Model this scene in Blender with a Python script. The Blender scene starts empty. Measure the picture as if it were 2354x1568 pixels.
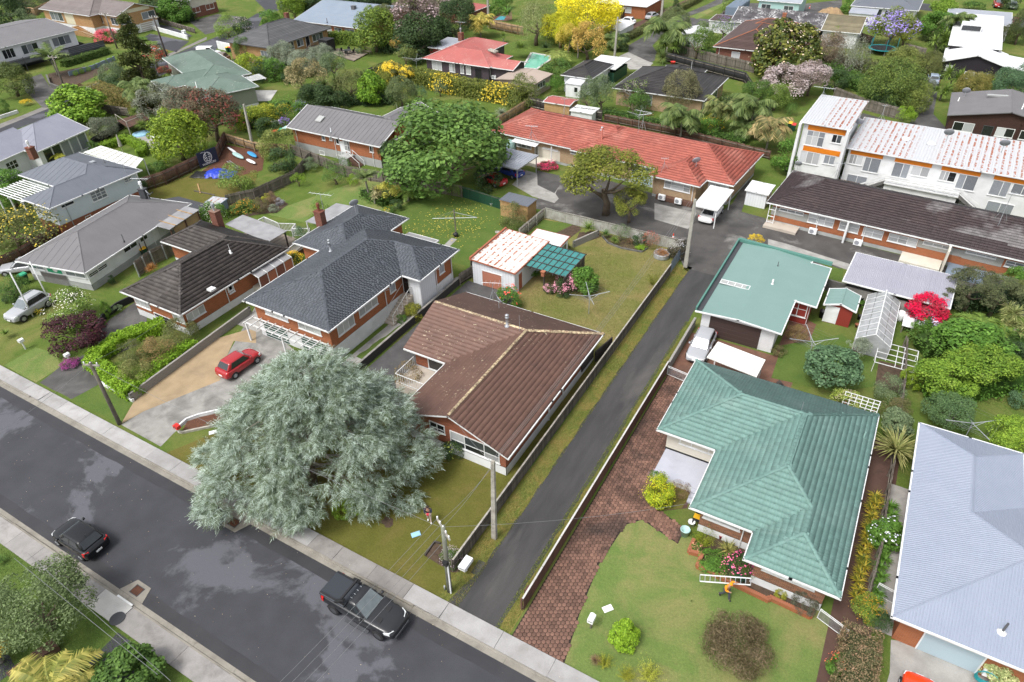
import bpy,math,random
import numpy as np
from mathutils import Vector,Matrix
class Mats(dict):__getattr__=dict.__getitem__
MATS=Mats();ZM=MATS;O3=(0,0,0.);NE=(None,None);na=np.array;nrm=np.linalg.norm;sn=math.sin;cs_=math.cos;rad=math.radians;uf=random.uniform
# camera, sky, sun, exposure
C=bpy.context.scene.collection
SC=bpy.context.scene
RX=na([0.86821443,0.28317067,-0.40745315]);RY=na([0.4956043,-0.53475701,0.68440581]);RZ=na([-0.02408478,-0.79614654,-0.60462436])
CAMH,FOC,CX,CY=37.0,1569.0,1176.5,784.0
cd=bpy.data.cameras.new('camera');cam=bpy.data.objects.new('camera',cd);C.objects.link(cam)
cd.sensor_width=36.0;cd.lens=36.0*FOC/2353.0;cd.clip_end=3000;cd.clip_start=.5
mm=Matrix(((RX[0],-RX[1],-RX[2],0),(RY[0],-RY[1],-RY[2],0),(RZ[0],-RZ[1],-RZ[2],CAMH),(0,0,0,1)))
cam.matrix_world=mm;SC.camera=cam
w=bpy.data.worlds.new('World');SC.world=w;w.use_nodes=1
nt=w.node_tree;bg=nt.nodes['Background'];sk=nt.nodes.new('ShaderNodeTexSky');sk.sky_type='NISHITA';sk.sun_disc=0
SUN_EL,SUN_AZ=58,200
sk.sun_elevation=rad(SUN_EL);sk.sun_rotation=rad(SUN_AZ);sk.air_density=1.0;sk.dust_density=4.0;sk.ozone_density=1.0
hs=nt.nodes.new('ShaderNodeHueSaturation');hs.inputs['Saturation'].default_value=.22
nt.links.new(sk.outputs[0],hs.inputs['Color']);nt.links.new(hs.outputs[0],bg.inputs[0]);bg.inputs[1].default_value=.15
sd=bpy.data.lights.new('sun','SUN');sd.energy=1.45;sd.angle=rad(16);sd.color=(1,.97,.93)
so=bpy.data.objects.new('sun',sd);C.objects.link(so)
so.rotation_euler=(rad(90-SUN_EL),0,rad(180-SUN_AZ))
SC.view_settings.view_transform='Standard';SC.view_settings.look='None';SC.view_settings.gamma=1;SC.view_settings.use_curve_mapping=0
SC.view_settings.exposure=.76
SC.render.engine='CYCLES'
try:SC.cycles.max_bounces=6;SC.cycles.diffuse_bounces=3;SC.cycles.glossy_bounces=2;SC.cycles.transmission_bounces=3;SC.cycles.transparent_max_bounces=4
except Exception:pass
random.seed(7);RNG=np.random.default_rng(7)
# survey points: photo sheet coordinates to metres on a level z
def ray(px,py):
	r=na([px-CX,py-CY,FOC]);return na([r@RX,r@RY,r@RZ])
def pp(p):
	if len(p)==3:return(p[0]%4)*588.24+p[1]/4.0017,(p[0]//4)*391.84+p[2]/4.0017
	return p
def g(p,z=0.0):
	r=ray(*pp(p));t=(z-CAMH)/r[2];return na([r[0]*t,r[1]*t,z])
def mpp(p,z=0.0):
	r=ray(*pp(p));t=(z-CAMH)/r[2];return t
# scene helpers
def tag(o,label=None,cat=None,group=None,kind=None):
	if label:o['label']=label
	if cat:o['category']=cat
	if group:o['group']=group
	if kind:o['kind']=kind
	return o
def thing(name,label,cat,loc=O3,rz=0.0,group=None):
	o=bpy.data.objects.new(name,None);C.objects.link(o);o.empty_display_size=.3
	o.location=tuple(float(v)for v in loc);o.rotation_euler=(0,0,rz)
	o.matrix_world=Matrix.Translation(o.location)@Matrix.Rotation(rz,4,'Z')
	return tag(o,label,cat,group)
def obj(name,me,parent=None,loc=None,rot=None,sc=None):
	o=bpy.data.objects.new(name,me);C.objects.link(o)
	if parent is not None:o.parent=parent
	if loc is not None:o.location=tuple(float(v)for v in loc)
	if rot is not None:o.rotation_euler=rot
	if sc is not None:o.scale=sc if hasattr(sc,'__len__')else(sc,sc,sc)
	return o
def kids(o):return list(o.children)
def copy_tree(o,parent=None):
	c=o.copy();C.objects.link(c)
	if parent is not None:c.parent=parent
	for ch in kids(o):copy_tree(ch,c)
	return c
class MB:
	def __init__(s):s.v=[];s.f=[];s.n=0
	def add(s,vs,fs):
		b=s.n;s.v.extend([tuple(map(float,p))for p in vs]);s.n=len(s.v)
		s.f.extend([tuple(i+b for i in f)for f in fs]);return s
	def poly(s,pts):return s.add(pts,[tuple(range(len(pts)))])
	def hexa(s,p):
		return s.add(p,[(3,2,1,0),(4,5,6,7),(0,1,5,4),(1,2,6,5),(2,3,7,6),(3,0,4,7)])
	def box(s,x0,y0,z0,x1,y1,z1):
		return s.hexa([(x0,y0,z0),(x1,y0,z0),(x1,y1,z0),(x0,y1,z0),(x0,y0,z1),(x1,y0,z1),(x1,y1,z1),(x0,y1,z1)])
	def bar(s,a,b,wd,h,up=(0,0,1)):
		a=na(a,float);b=na(b,float);d=b-a;L=nrm(d)
		if L<1e-6:return s
		d/=L;up=na(up,float);sd_=np.cross(d,up);nn=nrm(sd_)
		if nn<1e-6:sd_=np.cross(d,(1,0,0));nn=nrm(sd_)
		sd_/=nn;u=np.cross(sd_,d);sx=sd_*wd/2;ux=u*h/2
		return s.hexa([a-sx-ux,b-sx-ux,b+sx-ux,a+sx-ux,a-sx+ux,b-sx+ux,b+sx+ux,a+sx+ux])
	def tube(s,pts,r,k=6,cap=1):
		pts=[na(p,float)for p in pts];rs=r if hasattr(r,'__len__')else[r]*len(pts);vs=[];fs=[]
		for i,p in enumerate(pts):
			d=pts[min(i+1,len(pts)-1)]-pts[max(i-1,0)];d/=(nrm(d)+1e-9)
			a=np.cross(d,(0,0,1)if abs(d[2])<.95 else(1,0,0));a/=nrm(a);b=np.cross(d,a)
			for j in range(k):
				t=2*math.pi*j/k;vs.append(p+(a*cs_(t)+b*sn(t))*rs[i])
		for i in range(len(pts)-1):
			for j in range(k):
				fs.append((i*k+j,i*k+(j+1)%k,(i+1)*k+(j+1)%k,(i+1)*k+j))
		if cap:fs.append(tuple(range(k-1,-1,-1)));fs.append(tuple((len(pts)-1)*k+j for j in range(k)))
		return s.add(vs,fs)
	def lathe(s,prof,c=O3,k=12):
		vs=[];fs=[]
		for(r,z)in prof:
			for j in range(k):
				t=2*math.pi*j/k;vs.append((c[0]+r*cs_(t),c[1]+r*sn(t),c[2]+z))
		for i in range(len(prof)-1):
			for j in range(k):fs.append((i*k+j,i*k+(j+1)%k,(i+1)*k+(j+1)%k,(i+1)*k+j))
		fs.append(tuple(range(k-1,-1,-1)));fs.append(tuple((len(prof)-1)*k+j for j in range(k)))
		return s.add(vs,fs)
	def prism(s,poly,z0,z1):
		n=len(poly);vs=[(p[0],p[1],z0)for p in poly]+[(p[0],p[1],z1)for p in poly]
		a=sum(poly[i][0]*poly[(i+1)%n][1]-poly[(i+1)%n][0]*poly[i][1]for i in range(n))
		top=tuple(range(n,2*n));bot=tuple(range(n-1,-1,-1));sides=[(i,(i+1)%n,(i+1)%n+n,i+n)for i in range(n)]
		if a<0:top=top[::-1];bot=bot[::-1];sides=[f[::-1]for f in sides]
		return s.add(vs,[top,bot]+sides)
	def mesh(s,name,m=None,off=O3,smooth=0):
		me=bpy.data.meshes.new(name)
		o=tuple(float(v)for v in off)
		me.from_pydata([(v[0]-o[0],v[1]-o[1],v[2]-o[2])for v in s.v],[],s.f)
		if m is not None:me.materials.append(m)
		if smooth:
			me.polygons.foreach_set('use_smooth',[1]*len(me.polygons))
		me.update();return me
	def mk(s,name,m=None,parent=None,off=None,smooth=0,kind=None):
		"""link as one object; world-space vertices are moved into the parent's space"""
		if off is None:off=(0,0,0)if parent is None else wloc(parent)
		o=obj(name,s.mesh(name,m,off,smooth),parent)
		if parent is None:o.location=tuple(float(v)for v in off)
		if kind:o['kind']=kind
		return o
def wloc(o):
	l=Vector(O3)
	while o is not None:l+=o.location;o=o.parent
	return l
def npmesh(name,V,Fc,m=None,smooth=0):
	V=np.asarray(V,np.float32);Fc=np.asarray(Fc,np.int32);me=bpy.data.meshes.new(name);nf,k=Fc.shape
	me.vertices.add(len(V));me.vertices.foreach_set('co',V.ravel());me.loops.add(nf*k);me.loops.foreach_set('vertex_index',Fc.ravel())
	me.polygons.add(nf);me.polygons.foreach_set('loop_start',np.arange(0,nf*k,k,dtype=np.int32));me.polygons.foreach_set('loop_total',np.full(nf,k,np.int32))
	if smooth:me.polygons.foreach_set('use_smooth',np.ones(nf,bool))
	me.update(calc_edges=1)
	if m is not None:me.materials.append(m)
	return me
def scatter(tv,tf,mats,name,m=None,smooth=0):
	"""tv (n,3) template, tf (f,k); mats (N,3,4) placement matrices -> one mesh"""
	tv=np.asarray(tv,float);tf=np.asarray(tf,int);mats=np.asarray(mats,float)
	if len(mats)==0:mats=np.zeros((0,3,4))
	V=np.einsum('nij,vj->nvi',mats[:,:,:3],tv)+mats[:,None,:,3]
	Fc=tf[None]+(np.arange(len(mats))*len(tv))[:,None,None]
	return npmesh(name,V.reshape(-1,3),Fc.reshape(-1,tf.shape[1]),m,smooth)
# materials
class N:
	def __init__(s,name):
		s.m=bpy.data.materials.new(name);s.m.use_nodes=1;s.t=s.m.node_tree;s.b=s.t.nodes['Principled BSDF'];MATS[name]=s.m
		s.tc=s.n('ShaderNodeTexCoord').outputs['Object']
	def n(s,k,**p):
		o=s.t.nodes.new(k)
		for a,b in p.items():setattr(o,a,b)
		return o
	def l(s,a,b):s.t.links.new(a,b)
	def noise(s,sc,det=4,vec=None,rough=.55,dist=0):
		o=s.n('ShaderNodeTexNoise');o.inputs['Scale'].default_value=sc;o.inputs['Detail'].default_value=det;o.inputs['Roughness'].default_value=rough;o.inputs['Distortion'].default_value=dist
		s.l(vec if vec is not None else s.tc,o.inputs['Vector']);return o.outputs['Fac']
	def ramp(s,f,a,b):
		o=s.n('ShaderNodeMapRange');o.inputs['From Min'].default_value=a;o.inputs['From Max'].default_value=b;s.l(f,o.inputs['Value']);return o.outputs[0]
	def mix(s,f,a,b,mode='MIX'):
		o=s.n('ShaderNodeMix',data_type='RGBA',blend_type=mode)
		for i,x in((0,f),(6,a),(7,b)):
			if hasattr(x,'node'):s.l(x,o.inputs[i])
			elif i==0:o.inputs[0].default_value=x
			else:o.inputs[i].default_value=(*x,1)if len(x)==3 else x
		return o.outputs[2]
	def math(s,op,a,b=None):
		o=s.n('ShaderNodeMath',operation=op)
		for i,x in enumerate((a,b)):
			if x is None:continue
			if hasattr(x,'node'):s.l(x,o.inputs[i])
			else:o.inputs[i].default_value=x
		return o.outputs[0]
	def rnd(s):
		a=s.n('ShaderNodeObjectInfo').outputs['Random'];b=s.n('ShaderNodeNewGeometry').outputs['Random Per Island']
		return s.math('FRACT',s.math('ADD',a,b))
	def val(s,c,f,amt):
		v=s.math('ADD',s.math('MULTIPLY',f,2*amt),1-amt);h=s.n('ShaderNodeHueSaturation');s.l(v,h.inputs['Value']);s.col(c,h.inputs['Color']);return h.outputs[0]
	def col(s,c,i):
		if hasattr(c,'node'):s.l(c,i)
		else:i.default_value=(*c,1)
	def out(s,c,rough=.7,spec=.4,metal=0,bump=None,bstr=.3,bdist=.02,coat=0):
		s.col(c,s.b.inputs['Base Color'])
		if hasattr(rough,'node'):s.l(rough,s.b.inputs['Roughness'])
		else:s.b.inputs['Roughness'].default_value=rough
		s.b.inputs['Specular IOR Level'].default_value=spec;s.b.inputs['Metallic'].default_value=metal;s.b.inputs['Coat Weight'].default_value=coat
		if bump is not None:
			o=s.n('ShaderNodeBump');o.inputs['Strength'].default_value=bstr;o.inputs['Distance'].default_value=bdist;s.l(bump,o.inputs['Height']);s.l(o.outputs[0],s.b.inputs['Normal'])
		return s.m
	def wallvec(s):
		ge=s.n('ShaderNodeNewGeometry');c=s.n('ShaderNodeVectorMath',operation='CROSS_PRODUCT');s.l(ge.outputs['True Normal'],c.inputs[0]);c.inputs[1].default_value=(0,0,1)
		d=s.n('ShaderNodeVectorMath',operation='DOT_PRODUCT');s.l(c.outputs[0],d.inputs[0]);s.l(ge.outputs['Position'],d.inputs[1])
		sp=s.n('ShaderNodeSeparateXYZ');s.l(ge.outputs['Position'],sp.inputs[0]);cb=s.n('ShaderNodeCombineXYZ');s.l(d.outputs['Value'],cb.inputs[0]);s.l(sp.outputs[2],cb.inputs[1]);return cb.outputs[0]
def PL(name,c,c2=None,rough=.6,sc=2.0,lo=.35,hi=.65,rv=0.0,fine=.08,fsc=25,spec=.4,metal=0,bstr=0,coat=0):
	if name in MATS:return MATS[name]
	s=N(name);k=c
	if c2 is not None:k=s.mix(s.ramp(s.noise(sc,5),lo,hi),c,c2)
	if rv:k=s.val(k,s.rnd(),rv)
	nf=s.noise(fsc,4)
	if fine:k=s.val(k,nf,fine)
	return s.out(k,rough,spec,metal,nf if bstr else None,bstr,coat=coat)
def bmt(name,c1,c2,mortar,wash=None,sz=1.0):
	s=N(name);b=s.n('ShaderNodeTexBrick');s.l(s.wallvec(),b.inputs['Vector']);b.inputs['Scale'].default_value=1.0
	b.inputs['Brick Width'].default_value=.24*sz;b.inputs['Row Height'].default_value=.086*sz;b.inputs['Mortar Size'].default_value=.009;b.inputs['Bias'].default_value=0
	b.inputs['Color1'].default_value=(*c1,1);b.inputs['Color2'].default_value=(*c2,1);b.inputs['Mortar'].default_value=(*mortar,1)
	k=s.val(b.outputs['Color'],s.noise(.9,5),.16);iv=s.math('SUBTRACT',1.0,b.outputs['Fac'])
	return s.out(k,.85,.25,bump=iv,bstr=.6,bdist=.012)
def boardmat(name,c,pitch=.16,dirt=.1,vertical=0,depth=.5):
	s=N(name);sp=s.n('ShaderNodeSeparateXYZ');s.l(s.wallvec(),sp.inputs[0]);f=s.math('FRACT',s.math('DIVIDE',sp.outputs[0 if vertical else 1],pitch))
	ln=s.ramp(f,.0,.1);k=s.mix(s.math('SUBTRACT',1.0,ln),c,tuple(v*.55 for v in c));k=s.val(k,s.noise(1.3,5),dirt)
	return s.out(k,.55,.4,bump=f,bstr=depth,bdist=.02)
def glassmat(name,c,rough=.08,sc=3.0,amt=.35):
	s=N(name);k=s.val(c,s.noise(sc,3),amt);k=s.val(k,s.rnd(),.3)
	return s.out(k,rough,.7)
# roof geometry
def clip(poly,a,b,c):
	out=[];n=len(poly)
	for i in range(n):
		p,q=poly[i],poly[(i+1)%n];dp=a*p[0]+b*p[1]+c;dq=a*q[0]+b*q[1]+c
		if dp>=0:out.append(p)
		if(dp>0 and dq<0)or(dp<0 and dq>0):
			t=dp/(dp-dq);out.append((p[0]+(q[0]-p[0])*t,p[1]+(q[1]-p[1])*t))
	return out
def area(p):return abs(sum(p[i][0]*p[(i+1)%len(p)][1]-p[(i+1)%len(p)][0]*p[i][1]for i in range(len(p))))/2
def halfplanes(poly):
	r=[]
	for i in range(len(poly)):
		p,q=poly[i],poly[(i+1)%len(poly)];a,b=-(q[1]-p[1]),q[0]-p[0];L=math.hypot(a,b)
		if L>1e-6:r.append((a/L,b/L,-(a*p[0]+b*p[1])/L))
	return r
def ccw(p):
	a=sum(p[i][0]*p[(i+1)%len(p)][1]-p[(i+1)%len(p)][0]*p[i][1]for i in range(len(p)))
	return p if a>0 else p[::-1]
def subtract(P,H):
	out=[];cur=P
	for(a,b,c)in H:
		if len(cur)<3:return out
		o=clip(cur,-a,-b,-c)
		if len(o)>2 and area(o)>.004:out.append(o)
		cur=clip(cur,a,b,c)
	return out
class Face:pass
def block(x0,y0,x1,y1,z,s=.38,ax='y',e=('h','h'),s2=None):
	"""hip or gable roof over a rectangle; returns faces, ridge and hip lines, perimeter"""
	B=Face();B.r=(x0,y0,x1,y1);B.z=z;B.faces=[];B.lines=[]
	if ax in('m-x','m+x','m-y','m+y'):
		P=[(x0,y0),(x1,y0),(x1,y1),(x0,y1)]
		d={'m-x':(1,0,x0),'m+x':(-1,0,x1),'m-y':(0,1,y0),'m+y':(0,-1,y1)}[ax]
		f=Face();f.p=P;f.u=(d[0],d[1]);f.pl=(d[0]*s,d[1]*s,z-s*(d[0]+d[1])*d[2]);f.s=s;B.faces=[f]
		return B
	if ax=='y':
		h=(x1-x0)/2;m=(x0+x1)/2;a=y0+(h if e[0]=='h' else 0);b=y1-(h if e[1]=='h' else 0)
		R0,R1=(m,a),(m,b);c=[(x0,y0),(x1,y0),(x1,y1),(x0,y1)]
		F=[([c[0],R0,R1,c[3]],(1,0),x0,1),([c[1],c[2],R1,R0],(-1,0),x1,-1)]
		if e[0]=='h':F.append(([c[0],c[1],R0],(0,1),y0,1));B.lines+=[(c[0],R0),(c[1],R0)]
		if e[1]=='h':F.append(([c[2],c[3],R1],(0,-1),y1,-1));B.lines+=[(c[2],R1),(c[3],R1)]
	else:
		h=(y1-y0)/2;m=(y0+y1)/2;a=x0+(h if e[0]=='h' else 0);b=x1-(h if e[1]=='h' else 0)
		R0,R1=(a,m),(b,m);c=[(x0,y0),(x1,y0),(x1,y1),(x0,y1)]
		F=[([c[0],c[1],R1,R0],(0,1),y0,1),([c[2],c[3],R0,R1],(0,-1),y1,-1)]
		if e[0]=='h':F.append(([c[3],c[0],R0],(1,0),x0,1));B.lines+=[(c[3],R0),(c[0],R0)]
		if e[1]=='h':F.append(([c[1],c[2],R1],(-1,0),x1,-1));B.lines+=[(c[1],R1),(c[2],R1)]
	if math.dist(R0,R1)>.1:B.lines.append((R0,R1))
	for P,u,k,sg in F:
		f=Face();f.p=ccw(P);f.u=u;f.pl=(u[0]*s,u[1]*s,z-s*sg*k);f.s=s;B.faces.append(f)
	return B
def zat(B,x,y,eps=1e-4):
	x0,y0,x1,y1=B.r
	if x<x0-eps or x>x1+eps or y<y0-eps or y>y1+eps:return-1e9
	return min(f.pl[0]*x+f.pl[1]*y+f.pl[2]for f in B.faces)
def env(Bs,x,y):return max(zat(B,x,y)for B in Bs)
TILES={}
def tile_tpl(kind,w,gq):
	"""one tile: lies in (e,u,n) frame, origin at its lower left corner"""
	k=(kind,w,gq)
	if k in TILES:return TILES[k]
	if kind=='shingle':
		t=.012;v=[];L=gq*1.05
		for(x,y,z)in((.004,0,t*.2),(w-.004,0,t*.2),(w-.004,L,0),(.004,L,0)):v.append((x,y,z-.004))
		for(x,y,z)in((.004,0,t*1.6),(w-.004,0,t*1.6),(w-.004,L,t*.3),(.004,L,t*.3)):v.append((x,y,z))
		f=[(4,5,6,7),(0,1,5,4),(1,2,6,5),(3,0,4,7)]
	else:
		prof={'roman':((0,.0),(.10,.025),(.2,.0),(.5,.0),(.6,.025),(.7,0),(1,0)),'flat':((0,.018),(.08,0),(.5,0),(.58,.016),(.66,0),(1,.0)),'press':((0,.012),(.12,0),(.25,.012),(.37,0),(.5,.012),(.62,0),(.75,.012),(.87,0),(1,.012))}[kind]
		n=len(prof);v=[];L=gq*1.06;th=.062 if kind!='press' else.028
		for(a,h)in prof:v.append((a*w,0,th+h))
		for(a,h)in prof:v.append((a*w,L,.006+h))
		for(a,h)in prof:v.append((a*w,.004,(th+h-.02)if kind!='press' else 0))
		f=[(i,i+1,n+i+1,n+i)for i in range(n-1)]+[(2*n+i,2*n+i+1,i+1,i)for i in range(n-1)]
	TILES[k]=(na(v),na(f));return TILES[k]
def cap_tpl(L=.38,r=.13,flat=0):
	v=[];k=5
	for(y,s)in((0,1.0),(L,.86)):
		for j in range(k):
			t=math.pi*j/(k-1);v.append((cs_(t)*r*s*(1 if not flat else 1),y,sn(t)*r*s*(.55)+(.03 if y==0 else.0)))
	f=[(j,j+1,k+j+1,k+j)for j in range(k-1)]
	return na(v),na(f)
class House:pass
def house(name,label,org,rot,blocks,roofmat,trim,walls,cover=('sheet',),over=.55,cat='house',z0=0.0,group=None,gut=1,rooflabel=None,soffit=None,capmat=None,tiles_n=300,wallspec=None,caplines=1,valley=None):
	"""org: world xy of local origin; rot degrees; blocks in local metres"""
	H=House();a=rad(rot);H.rot=a;H.org=na([org[0],org[1],0.]);H.Bs=[block(*b)for b in blocks];Bs=H.Bs;H.over=over
	cx=np.mean([(b.r[0]+b.r[2])/2 for b in Bs]);cy=np.mean([(b.r[1]+b.r[3])/2 for b in Bs]);H.c=(cx,cy)
	ca,sa=cs_(a),sn(a)
	H.W=lambda x,y,z:na([org[0]+x*ca-y*sa,org[1]+x*sa+y*ca,z])
	H.t=thing(name,label,cat,H.W(cx,cy,z0),a,group)
	Lc=lambda x,y,z:(x-cx,y-cy,z-z0);H.L=Lc
	M=roofmat;roofm=MB();soff=MB();tm=[];ribs=MB();H.pieces=[]
	for i,B in enumerate(Bs):
		for f in B.faces:
			P=[f.p]
			for j,D in enumerate(Bs):
				if j==i:continue
				nP=[]
				for q in P:
					rem=[q]
					for fd in D.faces:
						Hp=halfplanes(fd.p);d=[fd.pl[k]-f.pl[k]for k in range(3)]
						if abs(d[0])+abs(d[1])<1e-6:
							if d[2]<-1e-5 or(abs(d[2])<=1e-5 and j>i):continue
							Hq=Hp
						else:
							Ln=math.hypot(d[0],d[1]);Hq=Hp+[(d[0]/Ln,d[1]/Ln,d[2]/Ln)]
						nr=[]
						for r in rem:nr+=subtract(r,Hq)
						rem=nr
					nP+=rem
				P=nP
			for q in P:H.pieces.append((i,f,q))
	kind=cover[0]
	for(i,f,q)in H.pieces:
		zf=lambda x,y:f.pl[0]*x+f.pl[1]*y+f.pl[2]
		roofm.poly([Lc(x,y,zf(x,y))for x,y in q]);soff.poly([Lc(x,y,zf(x,y)-.13)for x,y in q[::-1]])
		u3=na([f.u[0],f.u[1],f.s]);cl=math.sqrt(1+f.s*f.s);u3=u3/cl
		e3=na([f.u[1],-f.u[0],0.]);n3=np.cross(e3,u3)
		ks=[f.u[0]*x+f.u[1]*y for x,y in f.p];v0=min(ks)
		es=[e3[0]*x+e3[1]*y for x,y in q];vs=[(f.u[0]*x+f.u[1]*y-v0)*cl for x,y in q]
		Hq=halfplanes(ccw(q))
		inside=lambda x,y,m=0.0:all(a_*x+b_*y+c_>=m for a_,b_,c_ in Hq)
		def at(e,v):
			k=v/cl+v0;return(e*e3[0]+k*f.u[0],e*e3[1]+k*f.u[1])
		if kind in('roman','flat','press','shingle'):
			w_,gq=cover[1],cover[2]
			for r in range(int(max(0,min(vs))/gq),int(max(vs)/gq)+1):
				v=r*gq;off=(r%2)*w_*.5 if kind=='shingle' else 0
				if kind=='shingle':off=random.random()*w_
				k0=int(math.floor((min(es)-off)/w_));k1=int(math.ceil((max(es)-off)/w_))
				for k in range(k0,k1):
					e=k*w_+off;x,y=at(e+w_/2,v+gq/2)
					if inside(x,y,-.02):
						xx,yy=at(e,v);p=na(Lc(xx,yy,zf(xx,yy)+.004));jz=uf(-.003,.004)if kind!='shingle' else uf(0,.003)
						tm.append(np.column_stack([e3,u3,n3,p+n3*jz]))
		elif kind=='course':
			gq=cover[1]
			for r in range(int(max(0,min(vs))/gq),int(max(vs)/gq)+1):
				v=r*gq;st=clip(clip(q,f.u[0],f.u[1],-(v0+v/cl)),-f.u[0],-f.u[1],v0+(v+gq)/cl)
				if len(st)<3 or area(st)<.003:continue
				up=[(x,y,zf(x,y)+.004+.045*(1-((f.u[0]*x+f.u[1]*y-v0)*cl-v)/gq))for x,y in st]
				ribs.poly([Lc(*p)for p in up])
				for k in range(len(st)):
					p,p2=st[k],st[(k+1)%len(st)]
					if abs((f.u[0]*p[0]+f.u[1]*p[1]-v0)*cl-v)<.004 and abs((f.u[0]*p2[0]+f.u[1]*p2[1]-v0)*cl-v)<.004:
						ribs.poly([Lc(p[0],p[1],zf(*p)),Lc(p2[0],p2[1],zf(*p2)),Lc(*up[(k+1)%len(st)]),Lc(*up[k])])
		elif kind=='rib':
			pitch,wd,ht=cover[1],cover[2],cover[3]
			for k in range(int(math.floor(min(es)/pitch)),int(math.ceil(max(es)/pitch))+1):
				e=(k+.37)*pitch;lo,hi=-1e9,1e9;ok=1
				x0_,y0_=at(e,0);dx,dy=f.u[0]/cl,f.u[1]/cl
				for a_,b_,c_ in Hq:
					dd=a_*dx+b_*dy;cc=a_*x0_+b_*y0_+c_
					if abs(dd)<1e-9:
						if cc<0:ok=0
					elif dd>0:lo=max(lo,-cc/dd)
					else:hi=min(hi,-cc/dd)
				if not ok or hi-lo<.1:continue
				A=at(e,lo);Bq=at(e,hi);pa=na(Lc(A[0],A[1],zf(*A)));pb=na(Lc(Bq[0],Bq[1],zf(*Bq)))
				o1,o2=e3*wd/2,e3*wd/4;hh=n3*ht
				ribs.add([pa-o1,pa-o2+hh,pa+o2+hh,pa+o1,pb-o1,pb-o2+hh,pb+o2+hh,pb+o1],[(0,4,5,1),(1,5,6,2),(2,6,7,3),(0,1,2,3)])
	H.roof=roofm.mk('roof',M,H.t,O3)
	if rooflabel:H.roof['label']=rooflabel
	soff.mk('soffit',soffit or trim,H.t,O3)
	if ribs.n:
		if kind=='course':ribs.mk('tile_course',M,H.roof,O3,kind='stuff')
		else:ribs.mk('roof_rib',M,H.roof,O3,kind='stuff')
	if tm:
		tv,tf=tile_tpl(kind,cover[1],cover[2]);tm=na(tm);nm='shingle' if kind=='shingle' else 'roof_tile'
		cw=na([cam.location.x,cam.location.y,CAMH]);cl_=na([(cw[0]-org[0])*ca+(cw[1]-org[1])*sa-cx,-(cw[0]-org[0])*sa+(cw[1]-org[1])*ca-cy,CAMH-z0])
		vd=cl_[None]-tm[:,:,3];face=np.einsum('ni,ni->n',vd,tm[:,:,2])/nrm(vd,axis=1)**3
		o=np.argsort(-face);near,rest=tm[o[:tiles_n]],tm[o[tiles_n:]]
		me=npmesh(nm,tv,tf,M)
		for q in near:
			d=obj(nm,me,H.roof);mw=Matrix.Identity(4)
			for r in range(3):
				for c_ in range(4):mw[r][c_]=q[r][c_]
			d.matrix_local=mw
		r_=obj(nm,scatter(tv,tf,rest,nm,M),H.roof);r_['kind']='stuff'
	ridge=MB();caps=[]
	for i,B in enumerate(Bs):
		if not caplines:break
		for(p,q)in B.lines:
			n=max(2,int(math.dist(p,q)/.2));seg=[]
			for k in range(n+1):
				t=k/n;x=p[0]+(q[0]-p[0])*t;y=p[1]+(q[1]-p[1])*t;z=zat(B,x,y)
				ux,uy=-(q[1]-p[1]),q[0]-p[0];ul=math.hypot(ux,uy)/.25;ux/=ul;uy/=ul;zs=[v for v in(env(Bs,x+ux,y+uy),env(Bs,x-ux,y-uy))if v>-1e8]
				if z>=env(Bs,x,y)-.012 and(len(zs)<2 or z-sum(zs)/2>.02):seg.append((x,y,z))
				else:
					if len(seg)>2:caps.append((seg[0],seg[-1]))
					seg=[]
			if len(seg)>2:caps.append((seg[0],seg[-1]))
	done=[];H.caps=caps
	ctm=[]
	for a_,b_ in caps:
		key=tuple(round(v,1)for v in(*a_,*b_))
		if key in done:continue
		done.append(key);A=na(Lc(*a_));D=na(Lc(*b_));d=D-A;L=nrm(d);d/=L
		sd_=np.cross(d,(0,0,1));sd_/=nrm(sd_);up=np.cross(sd_,d)
		if kind in('roman','flat','press','shingle','course'):
			cl_len=.36 if kind!='shingle' else.25;n=int(L/cl_len)
			for k in range(n+1):
				ctm.append(np.column_stack([sd_,d,up,A+d*min(k*cl_len,L-cl_len)+up*(.03 if kind!='shingle' else-.005)]))
		else:
			wd=.2;dr=.2*(abs(d[2])*.5+.35)
			ridge.add([A-sd_*wd-up*(.075),A+up*.03,A+sd_*wd-up*.075,D-sd_*wd-up*.075,D+up*.03,D+sd_*wd-up*.075],[(0,1,4,3),(1,2,5,4)])
			ridge.tube([A+up*.02,D+up*.02],.035,6)
	if ctm:
		tv,tf=cap_tpl(.38 if kind!='shingle' else.27,.13 if kind!='shingle' else.12)
		if kind=='shingle':tv=tv*na([1.25,1,.35])
		o=obj('ridge_cap',scatter(tv,tf,na(ctm),'ridge_cap',capmat or M),H.roof);o['kind']='stuff'
	if ridge.n:ridge.mk('ridge_cap',capmat or M,H.roof,O3)
	gutm=MB()
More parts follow.
